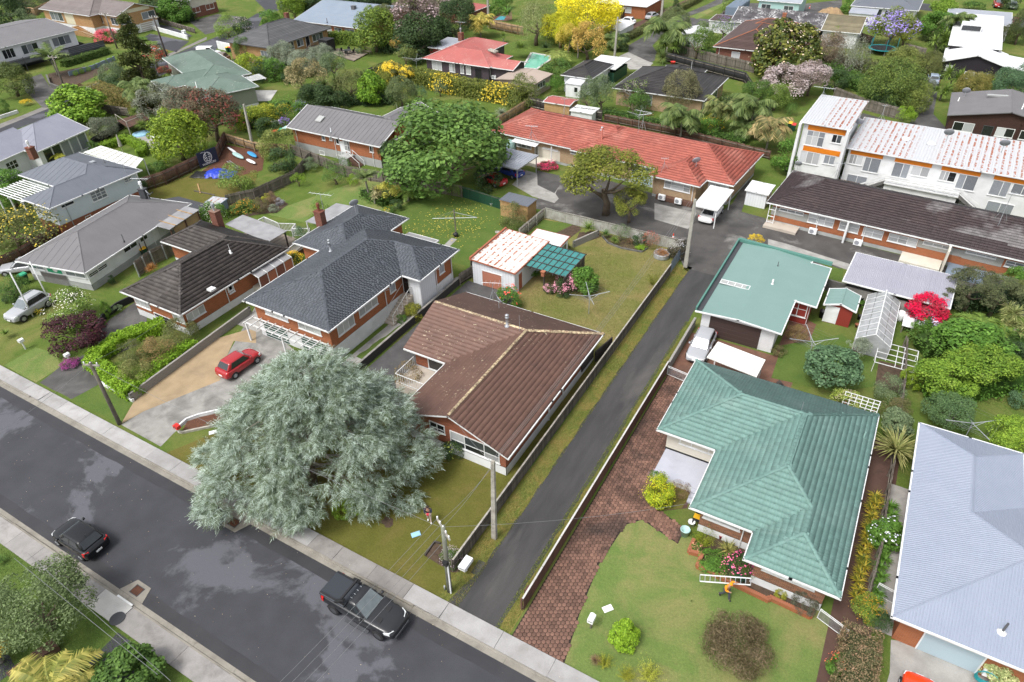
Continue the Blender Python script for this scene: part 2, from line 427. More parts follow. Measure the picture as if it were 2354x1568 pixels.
	def perim(ins):
		"""outline runs of the union of rectangles inset by ins: (p,q,normal,block)"""
		R=[(B.r[0]+ins,B.r[1]+ins,B.r[2]-ins,B.r[3]-ins)for B in Bs];runs=[]
		for i,r in enumerate(R):
			E=[((r[0],r[1]),(r[2],r[1]),(0,-1)),((r[2],r[1]),(r[2],r[3]),(1,0)),((r[2],r[3]),(r[0],r[3]),(0,1)),((r[0],r[3]),(r[0],r[1]),(-1,0))]
			for p,q,nr in E:
				ts=[0,1]
				for j,s_ in enumerate(R):
					if j==i:continue
					if nr[0]==0:ts+=[(s_[k]-p[0])/(q[0]-p[0])for k in(0,2)]
					else:ts+=[(s_[k]-p[1])/(q[1]-p[1])for k in(1,3)]
				ts=sorted(t for t in ts if 0<=t<=1);cur=None
				for k in range(len(ts)-1):
					if ts[k+1]-ts[k]<1e-4:continue
					tm_=(ts[k]+ts[k+1])/2;x=p[0]+(q[0]-p[0])*tm_;y=p[1]+(q[1]-p[1])*tm_;hid=0
					for j,s_ in enumerate(R):
						if j==i:continue
						xo,yo=x+nr[0]*.01,y+nr[1]*.01;e_=0
						if s_[0]<xo<s_[2]and s_[1]<yo<s_[3]:hid=1
						elif j<i and s_[0]-1e-6<=x<=s_[2]+1e-6 and s_[1]-1e-6<=y<=s_[3]+1e-6:hid=1
					A=(p[0]+(q[0]-p[0])*ts[k],p[1]+(q[1]-p[1])*ts[k]);D=(p[0]+(q[0]-p[0])*ts[k+1],p[1]+(q[1]-p[1])*ts[k+1])
					if not hid:runs.append((A,D,nr,i))
		return runs
	for(A,D,nr,i)in perim(0.0):
		B=Bs[i];n_=2
		ts=[0,1];
		mids=[(f.p)for f in B.faces]
		pts=[A,D]
		m=((B.r[0]+B.r[2])/2,(B.r[1]+B.r[3])/2)
		if nr[0]==0 and min(A[0],D[0])<m[0]<max(A[0],D[0]):pts=[A,(m[0],A[1]),D]
		if nr[1]==0 and min(A[1],D[1])<m[1]<max(A[1],D[1]):pts=[A,(A[0],m[1]),D]
		for k in range(len(pts)-1):
			p,q=pts[k],pts[k+1];zp,zq=zat(B,*p),zat(B,*q)
			pa=na(Lc(p[0]+nr[0]*.05,p[1]+nr[1]*.05,zp-.055));pb=na(Lc(q[0]+nr[0]*.05,q[1]+nr[1]*.05,zq-.055))
			dd=(pb-pa)/nrm(pb-pa)*.1
			gutm.bar(pa-dd,pb+dd,.09,.12)
	if gut:gutm.mk('gutter',trim,H.t,O3)
	layers=walls;H.walls=perim(over);H.layers=layers
	for li,(za,zb,wm,wn)in enumerate(layers):
		wmb=MB()
		for(A,D,nr,i)in H.walls:
			L=math.dist(A,D);ts={0.0,1.0}
			if zb is None:
				for k in range(1,41):ts.add(k/40)
				for B in Bs:
					for mm_ in((B.r[0]+B.r[2])/2,B.r[0],B.r[2]):
						if nr[0]==0 and abs(D[0]-A[0])>1e-6:ts.add((mm_-A[0])/(D[0]-A[0]))
					for mm_ in((B.r[1]+B.r[3])/2,B.r[1],B.r[3]):
						if nr[1]==0 and abs(D[1]-A[1])>1e-6:ts.add((mm_-A[1])/(D[1]-A[1]))
			ts=sorted(t for t in ts if 0<=t<=1);off=-.0 if li else.0
			top=[]
			for t in ts:
				x=A[0]+(D[0]-A[0])*t;y=A[1]+(D[1]-A[1])*t
				top.append((x,y,(env(Bs,x,y)-.1)if zb is None else zb))
			px=(nr[0]*(.03 if wn=='plinth' else 0),nr[1]*(.03 if wn=='plinth' else 0))
			tp=[Lc(x+px[0],y+px[1],z)for x,y,z in top];bt=[Lc(A[0]+px[0],A[1]+px[1],za),Lc(D[0]+px[0],D[1]+px[1],za)]
			wmb.poly([bt[0],bt[1]]+tp[::-1])
		wmb.mk(wn,wm,H.t,O3)
	return H
def hit(H,wall,p,off=0.0):
	"""point where the survey ray meets a wall plane, in house-local coordinates"""
	r=ray(*pp(p));o=na([-H.org[0],-H.org[1],CAMH]);ca,sa=cs_(H.rot),sn(H.rot)
	R=lambda v:na([v[0]*ca+v[1]*sa,-v[0]*sa+v[1]*ca,v[2]])
	o,r=R(o),R(r);k=0 if wall[0]=='x' else 1;t=(wall[1]-o[k])/r[k];return o+r*t
def wbx(mb,H,wall,u0,u1,z0,z1,d0,d1):
	"""box on a wall: u along it, d outwards"""
	s=wall[2];a,b=sorted((wall[1]+s*d0,wall[1]+s*d1));u0,u1=sorted((u0,u1))
	if wall[0]=='x':p0,p1=H.L(a,u0,z0),H.L(b,u1,z1)
	else:p0,p1=H.L(u0,a,z0),H.L(u1,b,z1)
	mb.box(*p0,*p1)
def window(H,wall,pa,pb,cols=2,rows=(1.0,),glass=None,frame=None,fr=.07,sill=1,uz=None,name='window',label=None):
	if uz is None:
		a,b=hit(H,wall,pa),hit(H,wall,pb);k=1 if wall[0]=='x' else 0;u0,u1=sorted((a[k],b[k]));z1,z0=max(a[2],b[2]),min(a[2],b[2])
	else:u0,u1,z0,z1=uz
	F=MB();gl=glass or ZM.glass;fm=frame or ZM.white_paint
	wbx(F,H,wall,u0-fr,u0,z0-fr,z1+fr,-.05,.05);wbx(F,H,wall,u1,u1+fr,z0-fr,z1+fr,-.05,.05)
	wbx(F,H,wall,u0,u1,z1,z1+fr,-.05,.049);wbx(F,H,wall,u0,u1,z0-fr,z0,-.05,.049)
	if sill:wbx(F,H,wall,u0-fr-.05,u1+fr+.05,z0-fr-.06,z0-fr-.003,-.05,.1)
	cs=cols if hasattr(cols,'__len__')else[1.0]*cols;tot=sum(cs);x=u0;panes=[]
	for ci,c_ in enumerate(cs):
		w_=(u1-u0)*c_/tot;z=z0;rt=sum(rows)
		if ci:wbx(F,H,wall,x-fr*.45,x+fr*.45,z0,z1,-.04,.046)
		for ri,r_ in enumerate(rows):
			h_=(z1-z0)*r_/rt
			if ri:wbx(F,H,wall,x+fr*.46,x+w_-fr*.46,z-fr*.4,z+fr*.4,-.04,.043)
			panes.append((x+.012,x+w_-.012,z+.012,z+h_-.012));z+=h_
		x+=w_
	f=F.mk(name,fm,H.t,O3)
	if label:f['label']=label
	for(a,b,c_,d)in panes:
		P=MB();wbx(P,H,wall,a,b,c_,d,-.03,.022);P.mk('pane',gl if not isinstance(gl,(list,tuple))else random.choice(gl),f,O3)
	return f
def door(H,wall,pa,pb,m,frame=None,uz=None,ribs=0,name='door',fr=.07,horizontal=1):
	if uz is None:
		a,b=hit(H,wall,pa),hit(H,wall,pb);k=1 if wall[0]=='x' else 0;u0,u1=sorted((a[k],b[k]));z1,z0=max(a[2],b[2]),min(a[2],b[2])
	else:u0,u1,z0,z1=uz
	D=MB();wbx(D,H,wall,u0,u1,z0,z1,-.04,.02)
	for i in range(ribs):
		if horizontal:z=z0+(z1-z0)*(i+.5)/ribs;wbx(D,H,wall,u0+.02,u1-.02,z-(z1-z0)/ribs*.32,z+(z1-z0)/ribs*.32,.02,.038)
		else:u=u0+(u1-u0)*(i+.5)/ribs;wbx(D,H,wall,u-(u1-u0)/ribs*.42,u+(u1-u0)/ribs*.42,z0+.02,z1-.02,.02,.034)
	d=D.mk(name,m,H.t,O3);F=MB()
	wbx(F,H,wall,u0-fr,u0,z0,z1+fr,-.05,.05);wbx(F,H,wall,u1,u1+fr,z0,z1+fr,-.05,.05);wbx(F,H,wall,u0,u1,z1,z1+fr,-.05,.049)
	F.mk('frame',frame or ZM.white_paint,d,O3);return d
def PN(H,wall,pa,pb,m,d=.03,name='wall_panel',uz=None):
	if uz is None:
		a,b=hit(H,wall,pa),hit(H,wall,pb);k=1 if wall[0]=='x' else 0;u0,u1=sorted((a[k],b[k]));z1,z0=max(a[2],b[2]),min(a[2],b[2])
	else:u0,u1,z0,z1=uz
	P=MB();wbx(P,H,wall,u0,u1,z0,z1,-.05,d);return P.mk(name,m,H.t,O3)
def pipe(H,wall,u,z0,z1,m=None,r=.045,name='downpipe'):
	T=MB();o=wall[1]+wall[2]*.08
	a=H.L(o,u,z0)if wall[0]=='x' else H.L(u,o,z0);b=H.L(o,u,z1)if wall[0]=='x' else H.L(u,o,z1)
	e=H.L(wall[1]+wall[2]*(H.over-.05),u,z1+.25)if wall[0]=='x' else H.L(u,wall[1]+wall[2]*(H.over-.05),z1+.25)
	T.tube([a,b,e],r,6);return T.mk(name,m or ZM.white_paint,H.t,O3)
def on_roof(H,p,it=6):
	"""survey ray meets the roof: house-local point"""
	z=H.Bs[0].z+.7
	for _ in range(it*3):
		q=g(p,z);ca,sa=cs_(H.rot),sn(H.rot);x,y=q[0]-H.org[0],q[1]-H.org[1];lx,ly=x*ca+y*sa,-x*sa+y*ca
		e=env(H.Bs,lx,ly)
		if e<-1e8:break
		z=.5*z+.5*e
	return na([lx,ly,z])
def VT(H,p,h=.7,r=.06,m=None,kind='pipe',lean=0):
	q=on_roof(H,p);c=H.L(*q);T=MB()
	if kind=='pipe':
		T.lathe([(r*2,-.15),(r*2,.03),(r,.06),(r,h),(r*.6,h)],c,8)
	elif kind=='cowl':
		T.lathe([(r*2.2,-.15),(r*2.0,.05),(r,.1),(r,h*.7),(r*1.5,h*.72),(r*1.5,h*.8),(r,h*.82),(r,h*.9),(r*1.5,h*.92),(r*1.4,h),(r*.3,h*1.05)],c,10)
	elif kind=='box':
		T.box(c[0]-.3,c[1]-.3,c[2]-.05,c[0]+.3,c[1]+.3,c[2]+.12)
	elif kind=='mast':
		T.tube([c,(c[0]+lean,c[1],c[2]+h)],r,5)
	return T.mk('roof_vent',m or ZM.galv,H.t,O3,smooth=kind in('pipe','cowl'))
def chy(H,p,wx,wy,h,m,potm=None,pot=1,cap=None):
	q=on_roof(H,p);c=H.L(*q);T=MB();T.box(c[0]-wx/2,c[1]-wy/2,c[2]-.6,c[0]+wx/2,c[1]+wy/2,c[2]+h);T.box(c[0]-wx/2-.05,c[1]-wy/2-.05,c[2]+h,c[0]+wx/2+.05,c[1]+wy/2+.05,c[2]+h+.1)
	o=T.mk('chimney',m,H.t,O3)
	if pot:
		T=MB();T.lathe([(.13,0),(.13,.5),(.2,.52),(.2,.6),(.13,.62),(.13,.7),(.2,.72),(.16,.85)],(c[0],c[1],c[2]+h+.1),10);T.mk('chimney_pot',potm or ZM.galv,o,O3)
	return o
# shared materials
PL('white_paint',(.72,.73,.74),(.60,.61,.60),.45,1.5,fine=.05)
PL('galv',(.45,.47,.5),(.33,.35,.37),.4,4,metal=.4)
PL('dmt',(.05,.052,.058),None,.45,rv=.1)
PL('soil',(.05,.033,.022),(.09,.06,.04),.95,3,bstr=.6,fsc=12)
PL('mulch',(.13,.055,.03),(.07,.03,.018),.95,9,bstr=.8,fsc=18)
PL('tgy',(.17,.15,.125),(.10,.085,.07),.9,1.5,rv=.25,fine=.15,fsc=30)
PL('tbr',(.12,.062,.042),(.075,.04,.03),.85,1.2,rv=.22,fine=.12)
PL('tdk',(.035,.028,.026),(.06,.05,.045),.85,1.5,rv=.25)
PL('timber_tan',(.34,.23,.12),(.25,.17,.1),.85,1.2,rv=.15)
PL('deck',(.24,.20,.16),(.17,.14,.115),.85,1.2,rv=.2)
PL('rail_pale',(.40,.38,.33),(.24,.22,.19),.85,3)
PL('plw',(.70,.71,.72),(.58,.59,.59),.7,.8,fine=.05)
PL('plaster_grey',(.36,.37,.36),(.28,.29,.285),.8,.8)
PL('plaster_cream',(.58,.55,.47),(.5,.47,.4),.75,.8)
PL('block_wall',(.30,.285,.26),(.17,.165,.15),.9,1.2,bstr=.4)
PL('black_wall',(.03,.03,.031),(.06,.057,.052),.85,1)
PL('rust',(.22,.075,.03),(.12,.05,.03),.85,4)
PL('pblk',(.018,.018,.02),None,.45)
PL('rubber',(.02,.02,.021),None,.8)
PL('yellow_plastic',(.75,.42,.02),None,.45);PL('red_plastic',(.55,.03,.025),None,.45);PL('blue_plastic',(.05,.28,.55),None,.5)
PL('green_plastic',(.03,.30,.16),None,.5);PL('bin_green',(.015,.06,.035),None,.5);PL('wpl',(.75,.76,.77),None,.4)
PL('teal_pale',(.35,.52,.50),None,.45);PL('orange_cloth',(.85,.30,.015),(.7,.22,.01),.85,4)
PL('terracotta',(.36,.13,.065),(.25,.1,.06),.85,3)
PL('skin',(.42,.25,.18),None,.6);PL('hair',(.03,.02,.015),None,.7);PL('navy',(.02,.025,.05),None,.9);PL('cloth_pale',(.45,.36,.32),(.38,.3,.27),.9,6)
PL('grey_cloth',(.06,.065,.075),None,.9);PL('cloth_red',(.45,.03,.05),None,.8)
PL('bark',(.10,.075,.055),(.16,.125,.09),.95,5,bstr=.6,fsc=14);PL('bark_pale',(.27,.25,.215),(.18,.165,.14),.9,4,bstr=.4,fsc=14)
PL('stone',(.16,.155,.145),(.09,.088,.082),.9,2,bstr=.6,fsc=9)
PL('steel_blue',(.17,.215,.27),None,.6)
PL('wire',(.16,.165,.17),None,.5)
glassmat('glass',(.055,.065,.07));glassmat('gd',(.018,.021,.024));glassmat('gc',(.40,.41,.42),.18,9,.22);glassmat('gb',(.42,.43,.42),.2,1.5,.1);glassmat('gn',(.19,.205,.225),.12,12,.35)
def lawn(name,a,b,dry,dirt=(.12,.085,.05),dsc=.16,dlo=.48,dhi=.7):
	s=N(name);k=s.mix(s.ramp(s.noise(.55,6,rough=.7),.34,.66),a,b);k=s.mix(s.math('MULTIPLY',s.ramp(s.noise(dsc,6,rough=.68,dist=.6),dlo,dhi),.9),k,dry)
	k=s.mix(s.math('MULTIPLY',s.ramp(s.noise(1.9,5,rough=.75),.60,.74),.55),k,dirt)
	nf=s.noise(7,6,rough=.8);k=s.val(k,nf,.55);k=s.val(k,s.noise(38,3),.4)
	return s.out(k,.95,.1,bump=nf,bstr=.9,bdist=.06)
lawn('lawn_base',(.072,.118,.022),(.10,.14,.03),(.17,.165,.055));lawn('lawn_green',(.07,.12,.026),(.10,.14,.034),(.14,.155,.05),dlo=.6,dhi=.85)
lawn('lawn_olive',(.093,.098,.020),(.125,.118,.03),(.165,.125,.045));lawn('lawn_dry',(.125,.145,.035),(.17,.165,.058),(.245,.19,.085),dlo=.42,dhi=.62);lawn('lawn_fresh',(.105,.165,.042),(.145,.19,.056),(.225,.205,.085),(.13,.1,.05),.22,.45,.66)
lawn('verge',(.115,.145,.03),(.155,.165,.045),(.235,.18,.06),dsc=.5,dlo=.45,dhi=.6)
def asphalt(name,a,b,patch=None,psc=.16,lo=.52,hi=.56,rough=.75,prough=.45,streak=0,stretch=None):
	s=N(name);vec=s.tc
	if stretch:
		mp=s.n('ShaderNodeMapping');mp.inputs['Scale'].default_value=stretch;s.l(s.tc,mp.inputs['Vector']);vec=mp.outputs[0]
	k=s.mix(s.ramp(s.noise(.5,6,vec),.35,.65),a,b);r=rough
	if patch is not None:
		f=s.ramp(s.noise(psc,10,vec,rough=.6,dist=.3),lo,hi);k=s.mix(f,k,patch);
	n1=s.noise(30,4);k=s.val(k,n1,.28);k=s.val(k,s.noise(70,2),.4)
	return s.out(k,r,.35,bump=n1,bstr=.35,bdist=.01)
asphalt('road',(.036,.037,.043),(.046,.047,.055),(.088,.09,.104),.11,.545,.575)
asphalt('drive_asphalt',(.038,.037,.038),(.06,.058,.057),(.095,.09,.085),.22,.55,.75,stretch=(1.6,.35,1))
asphalt('yard_asphalt',(.055,.052,.05),(.085,.08,.076),(.26,.25,.235),.24,.57,.72)
asphalt('oas',(.05,.048,.047),(.08,.077,.074),(.15,.145,.138),.3,.5,.75)
def cnc(name,a,b,stain,slo=.55,shi=.75,ssc=.6,rv=.05):
	s=N(name);k=s.mix(s.ramp(s.noise(.9,6),.35,.65),a,b);k=s.mix(s.math('MULTIPLY',s.ramp(s.noise(ssc,7,rough=.65,dist=.4),slo,shi),.8),k,stain);k=s.val(k,s.rnd(),rv)
	n1=s.noise(16,5);k=s.val(k,n1,.16);k=s.val(k,s.noise(70,2),.1);return s.out(k,.85,.25,bump=n1,bstr=.2,bdist=.01)
cnc('path_concrete',(.345,.338,.335),(.275,.268,.262),(.21,.20,.19),rv=.1);cnc('path_mid',(.29,.275,.265),(.225,.215,.205),(.14,.13,.122),.5,.7,rv=.12);cnc('path_old',(.235,.222,.21),(.18,.168,.158),(.11,.10,.093),rv=.14)
cnc('kerb_concrete',(.27,.25,.215),(.19,.175,.15),(.10,.09,.075));cnc('drive_concrete',(.30,.29,.27),(.215,.208,.195),(.125,.12,.112),.45,.65,.5)
cnc('drive_tan',(.36,.27,.165),(.29,.215,.13),(.20,.155,.105),.5,.8,.35);cnc('ycn',(.34,.33,.31),(.25,.24,.225),(.14,.135,.128));cnc('patio_dark',(.065,.063,.064),(.09,.088,.088),(.13,.127,.122))
cnc('porch_lilac',(.40,.41,.46),(.36,.37,.42),(.30,.31,.35));cnc('porch_cream',(.45,.40,.34),(.40,.35,.3),(.3,.26,.22));cnc('slab_light',(.52,.51,.49),(.45,.44,.42),(.35,.34,.33))
cnc('brick_pave',(.13,.065,.045),(.17,.09,.062),(.06,.04,.032),.5,.7,.5);cnc('path_brown',(.075,.043,.034),(.10,.058,.045),(.045,.032,.027))
bmt('brick_red',(.30,.085,.04),(.20,.058,.03),(.26,.16,.11));bmt('brick_orange',(.36,.115,.045),(.28,.085,.035),(.3,.17,.1));bmt('brick_mottle',(.30,.12,.06),(.11,.05,.032),(.3,.22,.16));bmt('brick_tan',(.42,.24,.10),(.33,.17,.07),(.4,.3,.19));bmt('brick_brown',(.06,.028,.022),(.045,.022,.018),(.05,.03,.025));bmt('brick_dk',(.2,.07,.045),(.14,.05,.035),(.2,.13,.1));bmt('brick_cream',(.40,.29,.18),(.33,.21,.12),(.4,.32,.22))
boardmat('board_white',(.68,.69,.70));boardmat('board_ice',(.56,.61,.65));boardmat('board_dark',(.022,.018,.024),.18,.2);boardmat('board_sage',(.26,.28,.23),.14);boardmat('board_cream',(.62,.57,.42),.16);boardmat('board_vert',(.66,.68,.71),.3,.08,1,.3);boardmat('board_grey_v',(.33,.33,.31),.15,.1,1,.6);boardmat('board_purple',(.065,.05,.062),.2,.1)
# ground, street, paths
def SH(name,pts,m,lv=1,world=0,parent=None,holes=None):
	P=[(p[0],p[1],lv*.004)if world else tuple(g(p,lv*.004))for p in pts]
	b=MB();b.poly(ccw([(p[0],p[1])for p in P])and[(p[0],p[1],lv*.004)for p in ccw([(q[0],q[1])for q in P])])
	o=b.mk(name,MATS[m]if isinstance(m,str)else m,parent)
	if parent is None:o['kind']='structure'
	return o
b=MB();b.poly([(-700,-120,0),(600,-120,0),(600,1200,0),(-700,1200,0)]);o=b.mk('ground',ZM.lawn_base);o['kind']='structure'
def rough_edge(pts,amp=.12,step=.5):
	out=[]
	for i in range(len(pts)):
		a,c=na(pts[i][:2]),na(pts[(i+1)%len(pts)][:2]);n=max(1,int(nrm(c-a)/step))
		for k in range(n):
			t=k/n;q=a+(c-a)*t
			if k:q=q+na([uf(-amp,amp),uf(-amp,amp)])
			out.append(tuple(q))
	return out
SH('street_road',[(-130,8.62),(60,8.62),(60,16.06),(-130,16.06)],'road',2,1)
PL('road_strip',(.027,.027,.031),(.036,.036,.04),.6,.6)
SH('road_strip',rough_edge([(-130,15.25),(60,15.25),(60,16.05),(-130,16.05)],.05,1.2),'road_strip',3,1);SH('road_strip',rough_edge([(-130,8.63),(60,8.63),(60,9.35),(-130,9.35)],.05,1.2),'road_strip',3,1)
SH('street_verge_near',[(-130,-40),(60,-40),(60,8.0),(-130,8.0)],'lawn_green',1,1).name='lawn'
def kerbrun(y0,y1,yk,dipx,sgn):
	st=thing('kerb','concrete kerb and channel along the %s side of the street'%('house' if sgn>0 else 'near'),'kerb',(0,y0,0));del st['category'];del st['label'];st['kind']='structure'
	x=-110.0
	while x<40:
		L=uf(2.6,3.4);low=any(a<x+L/2<c for a,c in dipx);h=.045 if low else.12
		B=MB();B.box(x+.006,min(y0,y1),-.05,x+L-.006,max(y0,y1),.016);B.mk('channel_stone',ZM.kerb_concrete,st)
		B=MB();p=[(yk,.012),(yk+sgn*.03,h),(yk+sgn*.14,h+.005),(yk+sgn*.14,-.05)]
		B.add([(x+.006,y,z)for y,z in p]+[(x+L-.006,y,z)for y,z in p],[(3,2,1,0),(4,5,6,7),(0,1,5,4),(1,2,6,5),(2,3,7,6),(3,0,4,7)][::1]);B.mk('kerb_stone',ZM.kerb_concrete,st)
		x+=L
kerbrun(16.05,16.375,16.38,[(-56.5,-41),(-16.2,-5)],1)
kerbrun(8.63,8.345,8.34,[(-31.8,-22),(-60,-43.5)],-1)
def slabs(name,xs,y0,y1,dipx,mfun):
	st=thing(name,None,None,(0,y0,0));st['kind']='structure'
	for i in range(len(xs)-1):
		a,c=xs[i],xs[i+1];B=MB();t=.115+uf(-.006,.006)
		if any(p<(a+c)/2<q for p,q in dipx):
			za,zb=(.05,.11)if y1>12 else(.11,.05)
			B.hexa([(a+.012,y0,-.05),(c-.012,y0,-.05),(c-.012,y1,-.05),(a+.012,y1,-.05),(a+.012,y0,za),(c-.012,y0,za),(c-.012,y1,zb),(a+.012,y1,zb)])
		else:B.box(a+.012,y0,-.05,c-.012,y1,t)
		B.mk('path_slab',MATS[mfun(a)],st)
	return st
xs=[-108+2.9*i for i in range(16)]+[-60.5,-57.65,-55.4,-53,-50,-47,-41.9,-39.1,-36.2,-33.6,-31,-28.3,-25.7,-23.6,-20.8,-18,-15.4,-11.64,-8.3,-5.6,-2.8,0,2.8,5.6,8.4,11.2,14]
slabs('footpath',xs,16.535,17.65,[(-56,-41.9),(-16,-8)],lambda x:'path_concrete' if(x<-28 or x>-18.5)else 'path_old')
xs=[-100+2.8*i for i in range(19)]+[-46.2,-43.3,-40.8,-38.6,-35.9,-34.46,-31.88,-26.95,-24.68,-22,-19.4,-16.8,-14,-11]
slabs('footpath',xs,6.95,8.2,[(-31.9,-25)],lambda x:'slab_light' if abs(x+34.46)<.1 else 'path_mid')
def drain(name,label,c,sg):
	t=thing(name,label,'drain grate',(c[0],c[1],.02));B=MB()
	x,y=c;P=[(x-1.05,y-.02*sg),(x+1.05,y-.02*sg),(x+.62,y+.95*sg),(x-.62,y+.95*sg)]
	B.prism(P,-.05,.035);B.mk('apron',ZM.kerb_concrete,t)
	for(u0,v0,u1,v1)in((-.36,.12,-.32,.72),(.32,.12,.36,.72),(-.32,.12,.32,.16),(-.32,.68,.32,.72)):
		F=MB();F.box(x+u0,min(y+v0*sg,y+v1*sg),.03,x+u1,max(y+v0*sg,y+v1*sg),.062);F.mk('frame',ZM.dmt,t)
	F=MB();F.box(x-.32,min(y+.16*sg,y+.68*sg),.03,x+.32,max(y+.16*sg,y+.68*sg),.04);F.mk('pit',ZM.pblk,t)
	for i in range(7):
		F=MB();u=-.27+i*.09;F.box(x+u-.018,min(y+.16*sg,y+.68*sg),.041,x+u+.018,max(y+.16*sg,y+.68*sg),.06);F.mk('bar',ZM.rust,t)
	return t
drain('storm_drain','rusty kerbside drain grate in a splayed concrete apron beside the pale slab',(-32.7,8.66),1)
drain('storm_drain','kerbside drain grate half hidden under the overhanging cedar branches',(-31.4,16.02),-1)
B=MB();B.lathe([(.0,0),(.44,0),(.44,.012),(.40,.016),(.38,.010),(.05,.012)],tuple(g((12,1078,985),.12)),20);tag(B.mk('manhole_cover',ZM.dmt),'round dark manhole cover in the pale footpath slab by the drain','manhole cover')
B=MB();B.box(-33.4,8.21,.1,-32.0,8.33,.135);tag(B.mk('drain_lintel',ZM.white_paint),'white painted concrete lintel behind the kerbside drain grate','drain lintel')
SH('driveway_asphalt',rough_edge([(-15.55,17.66),(-12.0,17.66),(-12.0,30),(-12.1,53),(-12.2,61),(-14.9,61),(-14.95,40),(-14.9,24),(-15.0,20.3),(-15.4,18.8)],.07,.8),'drive_asphalt',3,1)
SH('front_lawn',[(-41,17.66),(-15.2,17.66),(-16.2,20),(-16.2,29),(-27,29),(-34.2,30),(-38,24)],'lawn_olive',1,1)
SH('back_lawn',[(-34,43),(-16.2,43),(-16.2,64.3),(-33.4,64.3)],'lawn_dry',1,1)
SH('side_lawn',[(-17.4,20),(-16.3,20),(-16.3,43),(-17.4,43)],'lawn_olive',2,1)
SH('verge_grass',[(-16.2,17.66),(-14.7,17.66),(-14.7,61.5),(-16.2,61.5)],'verge',2,1)
SH('verge_grass',[(-12.3,17.66),(-11.3,17.66),(-11.3,52),(-12.3,52)],'verge',2,1)
SH('garden_lawn',[(-11,17.6),(5.2,17.6),(5.4,27.5),(-5,29.2),(-9,29)],'lawn_fresh',1,1)
SH('courtyard_asphalt',[(-15.2,60.6),(-11.9,60.2),(-11.6,64.4),(-3,64.6),(-1,69),(14,66.9),(24,66),(24,72),(-11,75.2),(-19,75.4),(-34.6,78),(-36.5,76),(-36.5,66),(-31,66.3),(-18,65.4)],'yard_asphalt',2,1)
SH('ycn',[(6,0,130),(6,130,0),(6,240,30),(6,470,60),(6,400,215),(6,430,260),(6,390,300),(6,190,240)],'ycn',3)
SH('gravel_bed',[(6,230,0),(6,490,60),(6,390,210),(6,235,135)],'oas',4)
SH('ycn',[(6,1310,300),(6,1700,390),(6,1620,540),(6,1310,450)],'ycn',3)
SH('side_asphalt',[(6,1900,400),(6,2030,300),(6,2150,90),(6,2210,100),(6,2110,380),(6,2330,440),(7,0,520),(6,2000,520)],'oas',3)
SH('courtyard_path',[(7,0,630),(7,190,680),(7,430,760),(7,780,870),(7,740,920),(7,560,855),(7,340,790),(7,0,700)],'ycn',3)
SH('courtyard_lawn',[(7,340,795),(7,690,915),(7,690,1010),(7,540,1010),(7,555,890)],'lawn_green',4)
SH('driveway_tan',[(8,1112,765),(8,1232,556),(8,1900,5),(4,2354,1440),(4,2354,1568),(9,0,20),(8,2150,0),(8,2090,130),(8,2020,365),(8,1790,458),(8,1320,648)],'drive_tan',3)
SH('driveway_concrete',[(8,1112,770),(8,1320,648),(8,1790,458),(8,2090,130),(4,2354,1240),(5,30,1240),(5,60,1390),(9,400,130),(9,620,140),(9,300,330),(8,2000,660),(8,1690,775),(8,1600,845),(8,1478,972)],'drive_concrete',2)
SH('driveway_asphalt',rough_edge([tuple(g(p)[:2])for p in[(8,365,385),(8,545,245),(8,900,60),(4,920,1480),(4,1010,1370),(4,1260,1200),(4,1350,1310),(4,1330,1568),(8,860,240),(8,900,405),(8,655,537)]],.06,.8),'oas',3,1)
SH('side_path',[(-36.4,32),(-34.6,32),(-34.6,50.5),(-36.3,46)],'ycn',2,1)
SH('side_lawn',rough_edge([(-35.9,33.5),(-34.7,33.5),(-34.7,42.6),(-35.0,42.3)],.08),'lawn_green',3,1)
SH('side_path',[(-49.3,32),(-46.4,32),(-46.4,42),(-49.3,42)],'ycn',5,1)
SH('side_patio',[(-34,30),(-26.5,30),(-26.5,34.4),(-30,34.4),(-30,43),(-34,43)],'patio_dark',3,1)
SH('garage_yard',[(-33.9,43),(-28,43),(-28,48.6),(-33.9,48.6)],'patio_dark',3,1)
SH('house_lawn',[(-50.5,51),(-34.6,51),(-33.8,64.5),(-50,66)],'lawn_green',1,1);SH('house_lawn',[(-64,50),(-51,51),(-50,65),(-59,66)],'lawn_fresh',1,1)
SH('front_lawn',[(8,40,225),(8,330,385),(8,560,240),(8,520,120),(8,330,60)],'lawn_fresh',2);SH('front_lawn',[(8,660,540),(8,880,415),(8,1220,565),(8,1100,768)],'lawn_green',2)
SH('back_garden_path',[(5,1725,690),(5,1800,620),(5,1850,635),(5,1780,700)],'ycn',4)
SH('brick_court',[(-11.2,43.5),(-4.2,43.5),(-1.9,44.5),(-1.7,57),(-3.9,58),(-4,50.6),(-11.2,50.6)],'brick_pave',2,1)
SH('back_lawn',[(11,130,40),(11,680,-60),(11,1010,180),(11,980,420),(11,620,470),(11,30,340)],'lawn_green',4)
SH('path_brown',[(4.4,22),(6.6,22),(6.6,44),(4.4,44)],'path_brown',2,1)
SH('driveway_concrete',[(15,1130,1180),(15,1300,1200),(15,2100,1500),(15,2354,1600),(15,2354,1900),(15,1000,1900),(15,1120,1480)],'ycn',2)
SH('side_path',[(6.3,28),(7.6,28),(7.6,40),(6.3,40)],'ycn',3,1)
SH('driveway_asphalt',[(12,1085,1110),(12,820,1390),(12,720,1700),(12,1500,1700),(12,1400,1470),(12,1470,1390)],'road',3)
SH('driveway_asphalt',[(12,0,1260),(12,90,1330),(12,150,1450),(12,0,1560),(12,-200,1600),(12,-200,1300)],'road',3)
